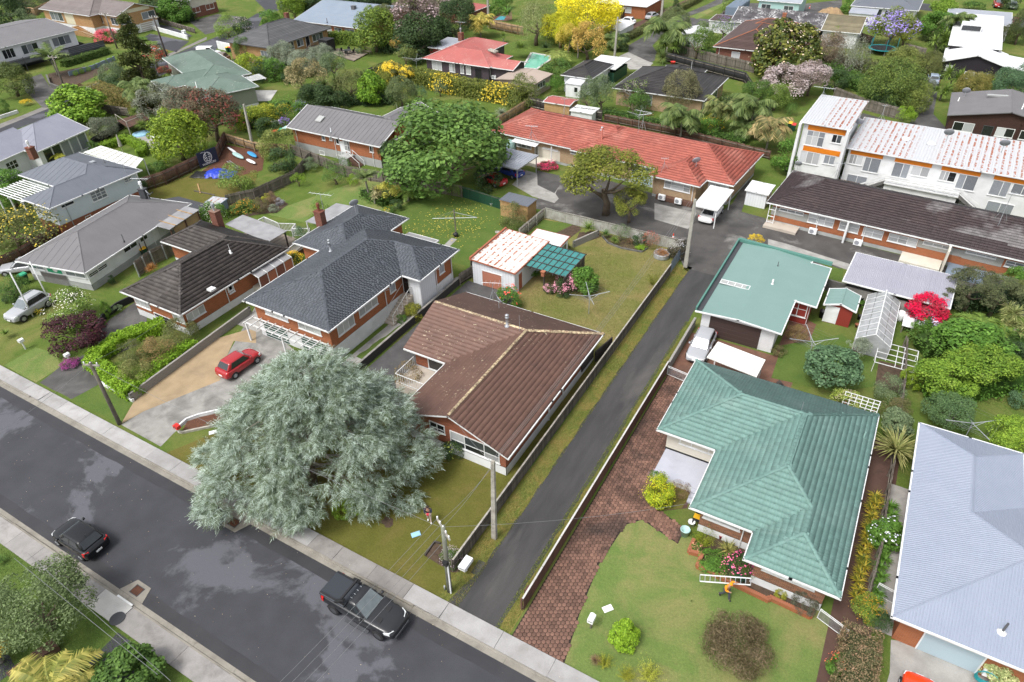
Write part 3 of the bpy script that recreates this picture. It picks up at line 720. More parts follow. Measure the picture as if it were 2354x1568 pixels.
SH('back_street',[(0,-400,1380),(0,0,1180),(0,490,980),(0,960,760),(0,1500,545),(0,2050,315),(1,0,130),(1,90,95),(1,0,10),(1,-150,-200),(1,350,-200),(1,260,80),(1,60,150),(0,2354,300),(0,1990,450),(0,1590,650),(0,1330,760),(0,985,850),(0,480,1065),(0,0,1245),(0,-400,1450)],'road',3)
SH('back_footpath',[(0,-100,1190),(0,0,1140),(0,210,1060),(0,380,990),(0,430,990),(0,480,985),(0,0,1182),(0,-100,1230)],'path_old',4)
SH('back_footpath',[(0,640,850),(0,960,735),(0,960,760),(0,650,880)],'path_old',4);SH('back_footpath',[(0,1480,520),(0,1620,470),(0,1900,340),(0,1900,365),(0,1500,545)],'path_old',4)
SH('back_driveway',[(0,200,740),(0,380,680),(0,460,800),(0,630,850),(0,500,900),(0,480,985),(0,390,990),(0,330,930),(0,240,850)],'oas',4)
SH('back_driveway',[(0,1380,310),(0,1560,350),(0,1740,380),(0,1620,480),(0,1430,430),(0,1330,340)],'road',4)
SH('back_driveway',[(0,1420,220),(0,1560,240),(0,1770,330),(0,1720,350),(0,1500,270)],'road',5)
SH('back_driveway',[(0,1740,200),(0,2000,130),(0,2240,160),(0,2210,230),(0,1890,320)],'oas',4)
SH('slope_bed',[(0,440,680),(0,640,640),(0,1050,560),(0,1000,640),(0,620,830),(0,470,790)],'soil',4)
SH('lane_asphalt',[(2,1070,420),(2,1290,290),(2,1510,160),(2,1800,40),(2,1990,-60),(2,2090,-60),(2,1960,20),(2,1740,110),(2,1600,160),(2,1830,180),(2,1960,100),(2,2020,30),(2,2354,30),(2,2354,200),(2,1850,290),(2,1600,250),(2,1420,290),(2,1290,420),(2,1330,480),(2,1310,560),(2,1180,620),(2,1040,600),(2,980,540),(2,1070,480)],'oas',3)
SH('lane_concrete',[(2,980,520),(2,1070,480),(2,1240,560),(2,1300,580),(2,1240,640),(2,1080,640)],'ycn',4)
SH('side_driveway',[(2,1010,260),(2,1190,190),(2,1400,90),(2,1600,0),(2,1700,0),(2,1360,170),(2,1080,330)],'path_brown',4)
SH('lane_verge',[(2,1650,150),(2,1740,110),(2,1960,20),(2,2040,-30),(2,1975,40),(2,1700,180)],'lawn_fresh',4)
SH('work_yard',[(2,2354,0),(3,0,60),(3,100,60),(3,680,0),(3,680,60),(3,560,170),(3,0,160),(2,2354,150)],'oas',4)
SH('top_street',[(3,1400,30),(3,1560,45),(3,2354,170),(3,2354,260),(3,1560,110),(3,1390,90)],'road',4)
SH('side_lane',[(3,1480,700),(3,1590,700),(3,1560,850),(3,1520,1050),(3,1640,1180),(3,1640,1240),(3,1300,1150),(3,1360,1000),(3,1450,850)],'oas',3)
SH('side_lane',[(3,870,1040),(3,1200,1130),(3,1200,1200),(3,830,1100)],'oas',4)
SH('pool_patio',[(0,2354,830),(1,0,830),(1,195,832),(1,130,930),(1,-80,935),(0,2240,925),(0,2240,840)],'slab_light',3)
# roof materials
def rm(name,a,b,lichen=None,lsc=9,llo=.66,lhi=.70,fade=None,rough=.6,rv=.12,msc=.5,fsc=.12,flo=.5,fhi=.7,spec=.35):
	s=N(name);k=s.mix(s.ramp(s.noise(msc,6),.35,.65),a,b)
	if fade is not None:k=s.mix(s.math('MULTIPLY',s.ramp(s.noise(fsc,5,rough=.6),flo,fhi),.8),k,fade)
	k=s.val(k,s.rnd(),rv)
	n1=s.noise(22,4);k=s.val(k,n1,.16)
	if lichen is not None:
		k=s.mix(s.math('MULTIPLY',s.ramp(s.noise(lsc,3,rough=.6),llo,lhi),s.ramp(s.noise(.45,3),.45,.6)),k,lichen)
	return s.out(k,rough,spec,bump=n1,bstr=.15,bdist=.01)
rm('roof_brown',(.15,.082,.062),(.115,.064,.05),(.60,.52,.36),5,.64,.66,rv=.08);rm('ridge_lichen',(.55,.46,.29),(.16,.09,.06),None,rv=.3,msc=6)
rm('roof_slate',(.066,.074,.088),(.08,.088,.102),rv=.14);rm('roof_black',(.040,.033,.030),(.055,.047,.042),(.25,.23,.2),14,.72,.75,fade=(.10,.09,.085),rv=.28)
rm('roof_grey',(.135,.13,.135),(.15,.145,.15),rv=.02,rough=.5);rm('roof_steel',(.112,.124,.148),(.125,.137,.16),rv=.02,rough=.5);rm('roof_lilac',(.20,.205,.25),(.22,.225,.27),rv=.02,rough=.5)
rm('roof_red',(.33,.088,.062),(.27,.075,.055),(.5,.4,.34),6,.70,.73,fade=(.44,.17,.13),rv=.12,fsc=.3);rm('roof_purple',(.032,.020,.022),(.043,.028,.029),(.34,.33,.3),8,.72,.75,fade=(.17,.16,.16),rv=.2,fsc=.09,flo=.47,fhi=.53)
rm('roof_teal',(.118,.212,.188),(.136,.232,.206),fade=(.168,.262,.235),rv=.09,fsc=.35);rm('roof_teal_flat',(.158,.25,.23),(.168,.262,.242),rv=.02,rough=.4);rm('teal_trim',(.075,.19,.16),(.085,.205,.17),rv=.02)
rm('roof_blue',(.225,.255,.325),(.24,.27,.34),rv=.02,rough=.4);rm('roof_corr',(.30,.30,.355),(.325,.325,.375),(.6,.6,.6),3,.70,.72,rv=.05,rough=.5)
rm('roof_sage',(.095,.14,.112),(.12,.165,.14),(.42,.42,.34),3,.62,.7,rv=.05);rm('roof_mauve',(.16,.135,.13),(.19,.165,.155),rv=.1);rm('roof_char',(.082,.083,.087),(.1,.1,.103),rv=.15);rm('roof_azure',(.215,.26,.32),(.235,.28,.34),rv=.03)
rm('roof_pink',(.36,.10,.09),(.32,.095,.085),(.55,.45,.38),4,.62,.7,fade=(.42,.17,.15),rv=.05);rm('roof_fawn',(.36,.29,.245),(.33,.27,.225),rv=.05);rm('roof_ink',(.028,.026,.027),(.04,.037,.036),(.2,.19,.17),14,.7,.74,rv=.2)
rm('roof_white',(.66,.67,.69),(.58,.59,.6),rv=.03);rm('roof_frost',(.06,.055,.06),(.1,.095,.1),(.6,.6,.6),3.2,.5,.62,rv=.25);rm('roof_moss',(.2,.175,.11),(.15,.13,.085),rv=.2);rm('roof_umber',(.065,.04,.036),(.08,.05,.045),rv=.15)
rm('roof_mist',(.27,.29,.33),(.31,.33,.37),rv=.03)
def rustroof(name,base,amt,per):
	s=N(name);sp=s.n('ShaderNodeSeparateXYZ');s.l(s.tc,sp.inputs[0]);x=sp.outputs[0];st=s.math('LESS_THAN',s.math('FRACT',s.math('DIVIDE',x,per)),.34);cb=s.n('ShaderNodeCombineXYZ');s.l(s.math('MULTIPLY',x,.16),cb.inputs[0]);f=s.math('MULTIPLY',st,s.ramp(s.noise(1,1,cb.outputs[0]),*amt));f=s.math('MULTIPLY',f,s.ramp(s.noise(2.2,5,rough=.7),.47,.53))
	k=s.mix(f,s.val(base,s.noise(5,3),.12),(.30,.085,.03));k=s.mix(s.math('MULTIPLY',s.ramp(s.noise(2.2,4),.6,.7),.35),k,(.38,.39,.4));return s.out(k,.6,.35)
rustroof('roof_rusty',(.45,.46,.48),(.42,.50),.64);rustroof('roof_rust_light',(.60,.57,.54),(.3,.5),.6);PL('rust_trim',(.36,.115,.06),(.26,.09,.055),.75,3)
PL('orange_paint',(.62,.19,.012),(.55,.16,.01),.5,2);PL('door_green',(.012,.055,.035),None,.5);PL('door_brown',(.055,.036,.032),None,.6);PL('door_grey',(.10,.09,.09),None,.55);PL('door_terra',(.38,.16,.105),None,.6);PL('door_pale',(.36,.45,.50),None,.5);PL('door_fawn',(.38,.34,.3),None,.5);PL('red_paint',(.22,.03,.022),None,.6);PL('ply',(.40,.26,.12),(.33,.2,.09),.8,2);PL('black_timber',(.02,.02,.022),None,.7);PL('deck_slate',(.055,.058,.068),None,.7)
PL('clear_sheet',(.30,.30,.31),(.22,.215,.22),.3,1.0);PL('glass_green',(.03,.155,.15),(.05,.21,.205),.15,1.5);PL('glasshouse',(.34,.35,.36),(.25,.26,.26),.25,2.2);PL('poly_white',(.70,.71,.68),(.62,.62,.58),.4,1)
m_=MATS;WP=ZM.white_paint
def win(H,wall,a,b,cols=2,rows=(1.0,),gl='gc',**k):
	return window(H,wall,a,b,cols,rows,MATS[gl]if isinstance(gl,str)else[MATS[x]for x in gl],**k)
# ---- brown tiled house in the centre
H1=house('brick_house','red brick house with rusty brown lichen-spotted pressed roof beside the blue-grey cedar',(0,0),0,[(-26.4,27.4,-16.9,43.3,2.6,.38,'y',('g','h')),(-30.5,33.9,-16.9,43.4,2.6,.38,'x',('g','h'))],ZM.roof_brown,WP,[(0,.8,ZM.plw,'plinth'),(.8,None,ZM.brick_red,'wall')],('press',.42,.37),capmat=ZM.ridge_lichen)
fy=('y',27.95,-1);rx=('x',-17.45,1)
win(H1,fy,(9,1600,735),(9,1735,850),(1,1),(1,2),'gd');win(H1,fy,None,None,(1,1.4,1),(.8,1.2),('gc','gd','glass'),uz=(-22.0,-18.0,1.05,2.3))
pipe(H1,rx,34.4,0,2.2);pipe(H1,rx,36.8,.2,2.2)
PN(H1,rx,*NE,ZM.tdk,.12,'meter_screen',uz=(40.3,42.6,.5,2.2))
B=MB();B.box(*H1.L(-30.0,31.6,0),*H1.L(-25.95,34.3,.8));B.mk('porch_floor',ZM.porch_cream,H1.t,O3)
win(H1,('y',34.45,-1),*NE,1,(1,),'gd',uz=(-28.6,-27.2,.9,2.2));win(H1,('x',-25.85,-1),*NE,2,(1,),'gn',uz=(28.8,31.5,1.2,2.2))
VT(H1,(5,2310,1430),1.1,.11,ZM.galv,'cowl');VT(H1,(6,70,1480),1.6,.015,kind='mast')
rl=thing('porch_railing','white wrought iron railing along the edge of the cream porch','railing',(-29.9,33,.8));
for(a,b)in(((-29.95,31.7),(-29.95,34.2)),((-29.95,31.7),(-26.5,31.7))):
	T=MB();T.bar((*a,1.75),(*b,1.75),.05,.04);T.bar((*a,.92),(*b,.92),.04,.03);T.mk('rail',WP,rl)
	n=int(math.dist(a,b)/.22)
	for i in range(n+1):
		x,y=a[0]+(b[0]-a[0])*i/n,a[1]+(b[1]-a[1])*i/n;T=MB();T.bar((x,y,.8),(x,y,1.74),.022,.022);T.mk('baluster',WP,rl)
# ---- slate shingle house
H2=house('brick_house','tall brick house with dark slate-grey shingle hip roof and green garage doors below',(0,0),0,[(-46.3,31.5,-36.35,47.85,3.9,.364,'y',('h','h')),(-46.0,41.45,-34.25,47.85,3.9,.364,'x',('h','h')),(-49.85,41.4,-42.7,51.0,3.9,.364,'y',('h','h'))],ZM.roof_slate,WP,[(0,1.55,ZM.plw,'plinth'),(1.55,None,ZM.brick_orange,'wall')],('shingle',.34,.19))
f2=('y',32.05,-1);r2=('x',-36.9,1)
win(H2,f2,(5,85,1275),(5,295,1385),(1,1.3,1),(1,),('gb','gc'));win(H2,f2,(5,390,1395),(5,600,1515),(1,1.3,1),(1,),'gb')
door(H2,f2,*NE,ZM.door_green,uz=(-45.2,-42.3,.02,1.75),ribs=6,name='garage_door');door(H2,f2,*NE,ZM.door_green,uz=(-40.6,-37.7,.02,1.75),ribs=6,name='garage_door')
win(H2,r2,(5,945,1285),(5,1115,1220),(1,1.2,1),(1,),'gb');win(H2,r2,(5,1070,1390),(5,1122,1420),1,(1,),'gn');win(H2,r2,*NE,1,(1,),'gn',uz=(40.2,40.9,2.5,3.3));win(H2,r2,*NE,3,(1,),'gb',uz=(33.0,35.0,2.3,3.3));pipe(H2,r2,39.4,0,3.2)
PN(H2,('y',42.0,-1),*NE,ZM.board_vert,.04,'cladding',uz=(-36.0,-34.82,0,3.75));PN(H2,('x',-34.8,1),*NE,ZM.board_vert,.04,'cladding',uz=(41.98,44.4,0,3.75));door(H2,('y',42.0,-1),*NE,ZM.gd,uz=(-36.75,-36.1,1.55,3.5),name='entry_door')
win(H2,('x',-34.8,1),*NE,1,(1,),'gn',uz=(45.2,45.9,2.4,3.2));win(H2,('x',-34.8,1),*NE,1,(1,),'gn',uz=(44.8,45.3,.6,1.3));pipe(H2,('x',-34.8,1),44.5,0,3.2);pipe(H2,('x',-34.8,1),47.1,0,3.2)
for i in range(10):
	B=MB();y0=38.7+i*.33;B.box(*H2.L(-36.85,y0,0),*H2.L(-35.75,42 if i==9 else y0+.325,.16*(i+1)-.002));B.mk('step',ZM.porch_cream,H2.t,O3)
T=MB();T.bar(H2.L(-35.8,38.8,1.1),H2.L(-35.8,41.9,2.6),.03,.03);T.bar(H2.L(-36.8,38.8,1.1),H2.L(-36.8,41.9,2.6),.03,.03)
for i in range(5):T.bar(H2.L(-35.8,38.8+i*.77,.2+.37*i),H2.L(-35.8,38.8+i*.77,1.1+.37*i),.03,.03)
T.mk('handrail',WP,H2.t,O3)
chy(H2,(5,605,500),.9,.7,1.5,ZM.brick_dk,ZM.rust);VT(H2,(5,688,745),1.25,.1,ZM.galv,'cowl');VT(H2,(5,1635,825),.9,.02,kind='mast');VT(H2,(5,1125,1035),.35,.06,ZM.roof_slate)
pg=thing('pergola','white slatted pergola over the green garage doors','pergola',(-41.5,31.3,1.9))
for y in(30.85,31.8):T=MB();T.bar((-46.2,y,1.98),(-37,y,1.98),.07,.12);T.mk('beam',WP,pg)
for i in range(11):T=MB();x=-46+i*.88;T.bar((x,30.5,2.08),(x,31.95,2.08),.06,.08);T.mk('rafter',WP,pg)
for x in(-46.0,-41.6,-37.3):T=MB();T.bar((x,30.85,0),(x,30.85,1.92),.14,.14);T.mk('post',WP,pg)
cv=thing('patio_roof','mottled grey translucent porch roof behind the slate-grey house','patio roof',(-40,49.5,2.6));B=MB();B.hexa([(-42.4,48.0,2.75),(-38.6,48.0,2.75),(-38.6,50.4,2.5),(-42.4,50.4,2.5),(-42.4,48.0,2.83),(-38.6,48.0,2.83),(-38.6,50.4,2.58),(-42.4,50.4,2.58)]);B.mk('sheet',ZM.clear_sheet,cv)
T=MB();T.bar((-42.4,50.45,2.5),(-38.5,50.45,2.5),.08,.16);T.bar((-38.55,48,2.72),(-38.55,50.4,2.5),.08,.16);T.mk('fascia',WP,cv);
for x in(-42.2,-38.7):T=MB();T.bar((x,50.3,0),(x,50.3,2.45),.1,.1);T.mk('post',WP,cv)
cv=thing('sunroom','grey translucent lean-to roof at the back corner of the slate-grey house','lean-to',(-51.5,48,2.6));B=MB();B.hexa([(-53.2,46.4,3.1),(-50.1,46.4,3.3),(-50.1,51.4,3.3),(-53.2,51.4,3.1),(-53.2,46.4,3.17),(-50.1,46.4,3.37),(-50.1,51.4,3.37),(-53.2,51.4,3.17)]);B.mk('sheet',ZM.clear_sheet,cv)
for y in(46.5,51.3):T=MB();T.bar((-53.1,y,0),(-53.1,y,3.1),.1,.1);T.mk('post',WP,cv)
# ---- dark brown tiled house
H3=house('brick_house','orange brick house with near-black concrete tile hip roof beside the lime hedge',(0,0),0,[(-59.4,28.2,-51.1,41.6,2.8,.47,'y',('h','h')),(-64.3,36.5,-54,41.7,2.8,.47,'x',('h','h'))],ZM.roof_black,WP,[(0,.75,ZM.plw,'plinth'),(.75,None,ZM.brick_orange,'wall')],('roman',.42,.40))
f3=('y',28.75,-1);r3=('x',-51.65,1)
win(H3,f3,*NE,3,(1,),'gb',uz=(-58.6,-56.6,1.3,2.4));win(H3,f3,*NE,2,(1,),'gb',uz=(-53.2,-51.75,1.2,2.4),sill=0);win(H3,r3,(4,1712,1330),(4,1885,1295),3,(1,),'gb');win(H3,r3,(4,2088,1070),(4,2135,1090),1,(1,),'gn');win(H3,r3,*NE,1,(1,),'gn',uz=(34.0,34.5,1.6,2.3));pipe(H3,r3,33.6,.1,2.4);pipe(H3,r3,39.4,.1,2.4)
door(H3,f3,*NE,ZM.gd,uz=(-56.2,-53.9,.02,1.05),name='garage_door',ribs=3)
chy(H3,(4,2010,500),.95,.75,1.6,ZM.brick_dk,ZM.galv);VT(H3,(4,2120,755),.9,.02,WP,'mast');VT(H3,(4,2120,760),.3,.1,WP);VT(H3,(4,1945,1095),.3,.12,WP,'box')
sr=thing('sunroom','narrow white framed sunroom with brown blinds on the side of the black tiled house','sunroom',(-50.9,38.5,0))
B=MB();B.box(-51.6,36.6,0,-50.4,41.2,.9);B.mk('base',ZM.plaster_cream,sr)
for i in range(5):
	y=36.65+i*1.12;T=MB();T.bar((-50.4,y,.9),(-50.4,y,2.2),.08,.08);T.bar((-50.4,y,2.2),(-51.6,y,2.55),.07,.07);T.mk('frame',WP,sr)
	if i<4:B=MB();B.box(-50.43,y+.05,.95,-50.38,y+1.06,2.1);B.mk('blind',ZM.terracotta if i%2 else ZM.brick_dk,sr);B=MB();B.hexa([(-50.35,y+.05,2.2),(-50.35,y+1.06,2.2),(-51.6,y+1.06,2.56),(-51.6,y+.05,2.56),(-50.35,y+.05,2.22),(-50.35,y+1.06,2.22),(-51.6,y+1.06,2.58),(-51.6,y+.05,2.58)][::1]);B.mk('roof_pane',ZM.clear_sheet,sr)
# ---- grey metal roof, white walls
H4=house('rendered_house','low white house with charcoal metal hip roof and a grey roller garage door',(-70.4,28.0),12,[(-4.6,0,4.3,16.0,2.5,.38,'y',('h','h'))],ZM.roof_grey,WP,[(0,.7,ZM.plaster_grey,'plinth'),(.7,None,ZM.plw,'wall')],('rib',.9,.04,.02))
f4=('y',.55,-1);r4=('x',3.75,1)
win(H4,f4,*NE,2,(1,),'gn',uz=(-3.8,-1.9,1.55,2.2));win(H4,f4,*NE,2,(1,),'gn',uz=(1.0,3.4,1.45,2.25));win(H4,r4,(4,815,960),(4,985,880),2,(1,1),'gd');PN(H4,f4,*NE,ZM.green_plastic,.02,'poster',uz=(-1.5,.4,1.4,2.25));
B=MB();c=H4.L(-.4,.5,1.85);
for r,n_ in((.33,20),):B.add([(c[0]+r*cs_(i*math.pi*2/n_),c[1]+.015,c[2]+r*sn(i*math.pi*2/n_))for i in range(n_)],[tuple(range(n_))])
B.mk('football_print',WP,H4.t,O3)
door(H4,f4,*NE,ZM.door_grey,uz=(-2.6,.8,.02,1.25),ribs=9,name='garage_door',frame=ZM.plaster_grey)
for(u0,u1)in((5.6,7.4),(8.0,9.0),(13.0,15.0)):win(H4,r4,*NE,2,(1,),'gd',uz=(u0,u1,1.6,2.2))
door(H4,r4,*NE,WP,uz=(9.8,10.6,.3,2.1),name='side_door')
chy(H4,(4,1340,260),.8,.6,1.2,ZM.dmt,WP);VT(H4,(4,1140,650),.8,.05,ZM.dmt);T=MB()
for u in(7.0,7.7):T.bar(H4.L(3.7+.9,u,0),H4.L(3.7+.9,u,2.2),.08,.08)
T.mk('veranda_post',ZM.tdk,H4.t,O3)
B=MB();B.hexa([H4.L(*p)for p in[(3.6,10.2,2.55),(6.0,10.2,2.25),(6.0,15.2,2.25),(3.6,15.2,2.55),(3.6,10.2,2.62),(6.0,10.2,2.32),(6.0,15.2,2.32),(3.6,15.2,2.62)]]);cv=B.mk('veranda_roof',ZM.clear_sheet,H4.t,O3);cv['label']='grey corrugated veranda roof with three yellow battens'
T=MB()
for u in(11.2,12.6,14.0):T.bar(H4.L(3.6,u,2.66),H4.L(6.0,u,2.36),.09,.06)
T.mk('batten',ZM.ply,H4.t,O3);T=MB();[T.bar(H4.L(5.9,u,0),H4.L(5.9,u,2.25),.1,.1)for u in(10.4,12.8,15.0)];T.mk('veranda_post',ZM.tbr,H4.t,O3);PN(H4,('x',5.8,1),*NE,ZM.timber_tan,.02,'lattice',uz=(11.0,15.0,.9,2.1))
# ---- blue-grey metal roof, ice weatherboards over brick
H5=house('weatherboard_house','two-storey pale blue weatherboard house on a brick base with steel-blue metal roof',(0,0),0,[(-85.2,34.4,-79.9,46.2,4.0,.38,'y',('h','h')),(-92.6,38.3,-79.9,46.2,4.0,.38,'x',('h','h'))],ZM.roof_steel,WP,[(0,1.5,ZM.brick_red,'plinth'),(1.5,None,ZM.board_ice,'wall')],('rib',.9,.04,.02))
r5=('x',-80.45,1);f5=('y',34.95,-1)
win(H5,r5,(4,825,210),(4,985,235),3,(1,1,1),'gn');win(H5,r5,(4,560,325),(4,680,300),1,(1,),'gd');win(H5,r5,(4,785,430),(4,835,425),1,(1,),'gn');win(H5,r5,(4,1140,80),(4,1215,85),2,(1,1),'gn');win(H5,f5,(4,345,350),(4,480,430),3,(1,),'gn');pipe(H5,r5,36.3,0,3.6,ZM.galv)
VT(H5,(0,850,1495),.4,.08,ZM.galv,'box');VT(H5,(0,965,1500),.5,.05,ZM.dmt)
pg=thing('pergola','white slatted pergola at the corner of the pale blue weatherboard house','pergola',(-88.5,36.5,3.2))
for i in range(10):T=MB();y=34.6+i*.4;T.bar((-92,y,3.5),(-85.6,y,3.5),.16,.05);T.mk('slat',WP,pg)
for x in(-91.5,-88.6,-85.9):T=MB();T.bar((x,34.4,3.4),(x,38.2,3.4),.1,.14);T.bar((x,34.6,0),(x,34.6,3.35),.12,.12);T.mk('frame',WP,pg)
ca=thing('carport','white corrugated carport roof behind the steel-blue roofed house','carport',(-84,49.5,0))
B=MB();Pq=[(0,770,1405),(0,1240,1560),(0,1320,1465),(0,930,1345)];Q=[g(p,2.6)for p in Pq];B.add([(*q[:2],2.6)for q in Q]+[(*q[:2],2.68)for q in Q],[(0,1,2,3),(4,5,6,7),(0,1,5,4),(1,2,6,5),(2,3,7,6),(3,0,4,7)]);B.mk('roof',ZM.poly_white,ca);T=MB()
for k in range(1,9):a=Q[0]+(Q[1]-Q[0])*k/9;b_=Q[3]+(Q[2]-Q[3])*k/9;T.bar((*a[:2],2.7),(*b_[:2],2.7),.05,.03)
for k in range(1,4):a=Q[0]+(Q[3]-Q[0])*k/4;b_=Q[1]+(Q[2]-Q[1])*k/4;T.bar((*a[:2],2.69),(*b_[:2],2.69),.04,.03)
T.mk('roof_seam',ZM.rail_pale,ca);
for q in Q:T=MB();T.bar((*q[:2],0),(*q[:2],2.6),.1,.1);T.mk('post',WP,ca)
# ---- lilac roof far left
H6=house('weatherboard_house','white house with pale lilac metal gable roof and a long glazed veranda at far left',(-101.3,45.3),12,[(-9.5,-.3,.4,8.9,3.0,.36,'y',('h','g')),(-11,-14,-1.9,3,3.0,.36,'y',('g','g'))],ZM.roof_lilac,WP,[(0,None,ZM.board_white,'wall')],('rib',1.2,.04,.02),over=.5)
r6=('x',-.1,1)
for i in range(5):win(H6,r6,*NE,1,(1,),['gd','gn'],uz=(.9+i*1.5,2.2+i*1.5,.5,2.6),sill=0)
win(H6,('x',-2.4,1),*NE,3,(1,1),'gd',uz=(-3.2,-1.6,1.2,2.2));win(H6,('x',-2.4,1),*NE,3,(1,1),'gd',uz=(-6.4,-4.8,1.0,2.0));chy(H6,(0,300,1420),.8,.8,.9,ZM.brick_dk,WP)
# ---- grey long-run roof brick house
H7=house('brick_house','orange brick house with dark grey long-run gable roof and white back porch',(0,0),0,[(-76.0,66.8,-59.2,76.3,3.3,.37,'x',('g','g')),(-66.3,70,-58.9,80.8,3.3,.37,'y',('h','g'))],ZM.roof_grey,WP,[(0,1.15,ZM.plaster_grey,'plinth'),(1.15,None,ZM.brick_orange,'wall')],('rib',.76,.05,.03),over=.5)
f7=('y',67.3,-1);
win(H7,f7,(1,605,1245),(1,637,1290),1,(1,),'gn');win(H7,f7,(1,675,1260),(1,700,1290),1,(1,),'gb');win(H7,f7,(1,735,1272),(1,765,1325),1,(1,),'gd');win(H7,f7,(1,1045,1345),(1,1080,1400),1,(1,),'gd');win(H7,f7,(1,587,1385),(1,632,1425),1,(1,),'gn');win(H7,f7,(1,745,1425),(1,790,1465),1,(1,),'gn');door(H7,f7,(1,770,1300),(1,835,1470),WP,name='back_door');win(H7,f7,*NE,1,(1,1),'gb',uz=(-66.0,-65.1,1.5,2.9));win(H7,f7,(1,838,1300),(1,868,1400),1,(1,),'gd')
for u in(-74.8,-67.6,-61.0):pipe(H7,f7,u,0,3.0)
B=MB();B.box(*H7.L(-66.0,65.7,0),*H7.L(-64.4,67.28,1.1));B.mk('landing',ZM.plaster_grey,H7.t,O3);T=MB()
for k in range(2):T.bar(H7.L(-64.4,66+k*1.0,1.9),H7.L(-62.6,66+k*1.0,.7),.05,.06);T.bar(H7.L(-62.6,66+k,0),H7.L(-62.6,66+k,.75),.06,.06);T.bar(H7.L(-64.4,66+k,1.1),H7.L(-64.4,66+k,1.95),.06,.06)
T.mk('stair_rail',WP,H7.t,O3);B=MB();B.hexa([H7.L(*p)for p in[(-64.4,66.1,.0),(-62.7,66.1,0),(-62.7,67.0,0),(-64.4,67.0,0),(-64.4,66.1,1.05),(-62.7,66.1,.1),(-62.7,67.0,.1),(-64.4,67.0,1.05)]]);B.mk('stair',ZM.tbr,H7.t,O3)
B=MB();q=on_roof(H7,(1,590,1105));c=H7.L(*q);B.hexa([(c[0]-.5,c[1]-.5,c[2]-.1),(c[0]+.5,c[1]-.5,c[2]-.1),(c[0]+.5,c[1]+.5,c[2]+.27),(c[0]-.5,c[1]+.5,c[2]+.27),(c[0]-.5,c[1]-.5,c[2]+.06),(c[0]+.5,c[1]-.5,c[2]+.06),(c[0]+.5,c[1]+.5,c[2]+.43),(c[0]-.5,c[1]+.5,c[2]+.43)]);B.mk('skylight',ZM.gb,H7.t,O3)
chy(H7,(1,1500,1080),.8,.7,1.0,ZM.brick_dk,ZM.galv);VT(H7,(1,690,1215),.6,.06,ZM.galv)
# ---- long red tiled units
H8=house('row_of_units','long brick row of units under one faded red tile roof',(-49,79.4),-4,[(-.8,0,21,10.7,2.8,.36,'x',('h','h')),(12.3,-.4,34.0,10.7,2.8,.37,'x',('h','h')),(24.3,-2.6,30.8,8,2.8,.36,'y',('h','h'))],ZM.roof_red,WP,[(0,.35,ZM.plaster_grey,'plinth'),(.35,None,ZM.brick_cream,'wall')],('roman',.46,.42))
f8=('y',.55,-1)
win(H8,f8,(2,45,1285),(2,175,1370),3,(1,1),'gn');PN(H8,f8,(2,210,1340),(2,440,1500),ZM.plaster_cream,.02,'porch_wall');win(H8,f8,(2,290,1360),(2,420,1385),3,(1,),'gn');door(H8,f8,(2,215,1345),(2,240,1440),ZM.dmt,name='entry_door');win(H8,f8,(2,545,1385),(2,600,1420),2,(1,),'gn');fb=('y',-2.05,-1)
win(H8,fb,(6,1410,95),(6,1630,205),(1,2,1),(1.6,1),'gc');door(H8,('y',.15,-1),*NE,ZM.door_pale,uz=(21.0,23.8,.02,2.3),name='garage_door',ribs=4);win(H8,('y',.15,-1),*NE,3,(1,),'gc',uz=(31.2,33.0,1.1,2.3));PN(H8,('y',.15,-1),*NE,ZM.plw,.02,'porch_wall',uz=(30.9,33.4,.05,2.6));PN(H8,('x',24.85,-1),*NE,ZM.plw,.02,'porch_wall',uz=(-2.0,.1,.05,2.6))
pipe(H8,fb,29.9,0,2.4);B=MB();B.box(*H8.L(4.5,-2.0,0),*H8.L(9.5,.5,.45));B.mk('porch_floor',ZM.plaster_cream,H8.t,O3);B=MB();B.box(*H8.L(25.6,-2.75,.05),*H8.L(30.2,-2.12,.55));B.mk('planter',ZM.tbr,H8.t,O3)
B=MB();B.hexa([H8.L(*p)for p in[(3.3,-.9,2.3),(7.2,-.9,2.3),(7.2,.5,2.5),(3.3,.5,2.5),(3.3,-.9,2.36),(7.2,-.9,2.36),(7.2,.5,2.56),(3.3,.5,2.56)]]);B.mk('awning',WP,H8.t,O3);T=MB();[T.bar(H8.L(x,-.4,0),H8.L(x,-.4,2.6),.12,.12)for x in(9.4,)];T.mk('porch_post',WP,H8.t,O3)
VT(H8,(2,825,1285),1.5,.12,ZM.roof_red);VT(H8,(2,828,1195),.4,.14,ZM.galv);
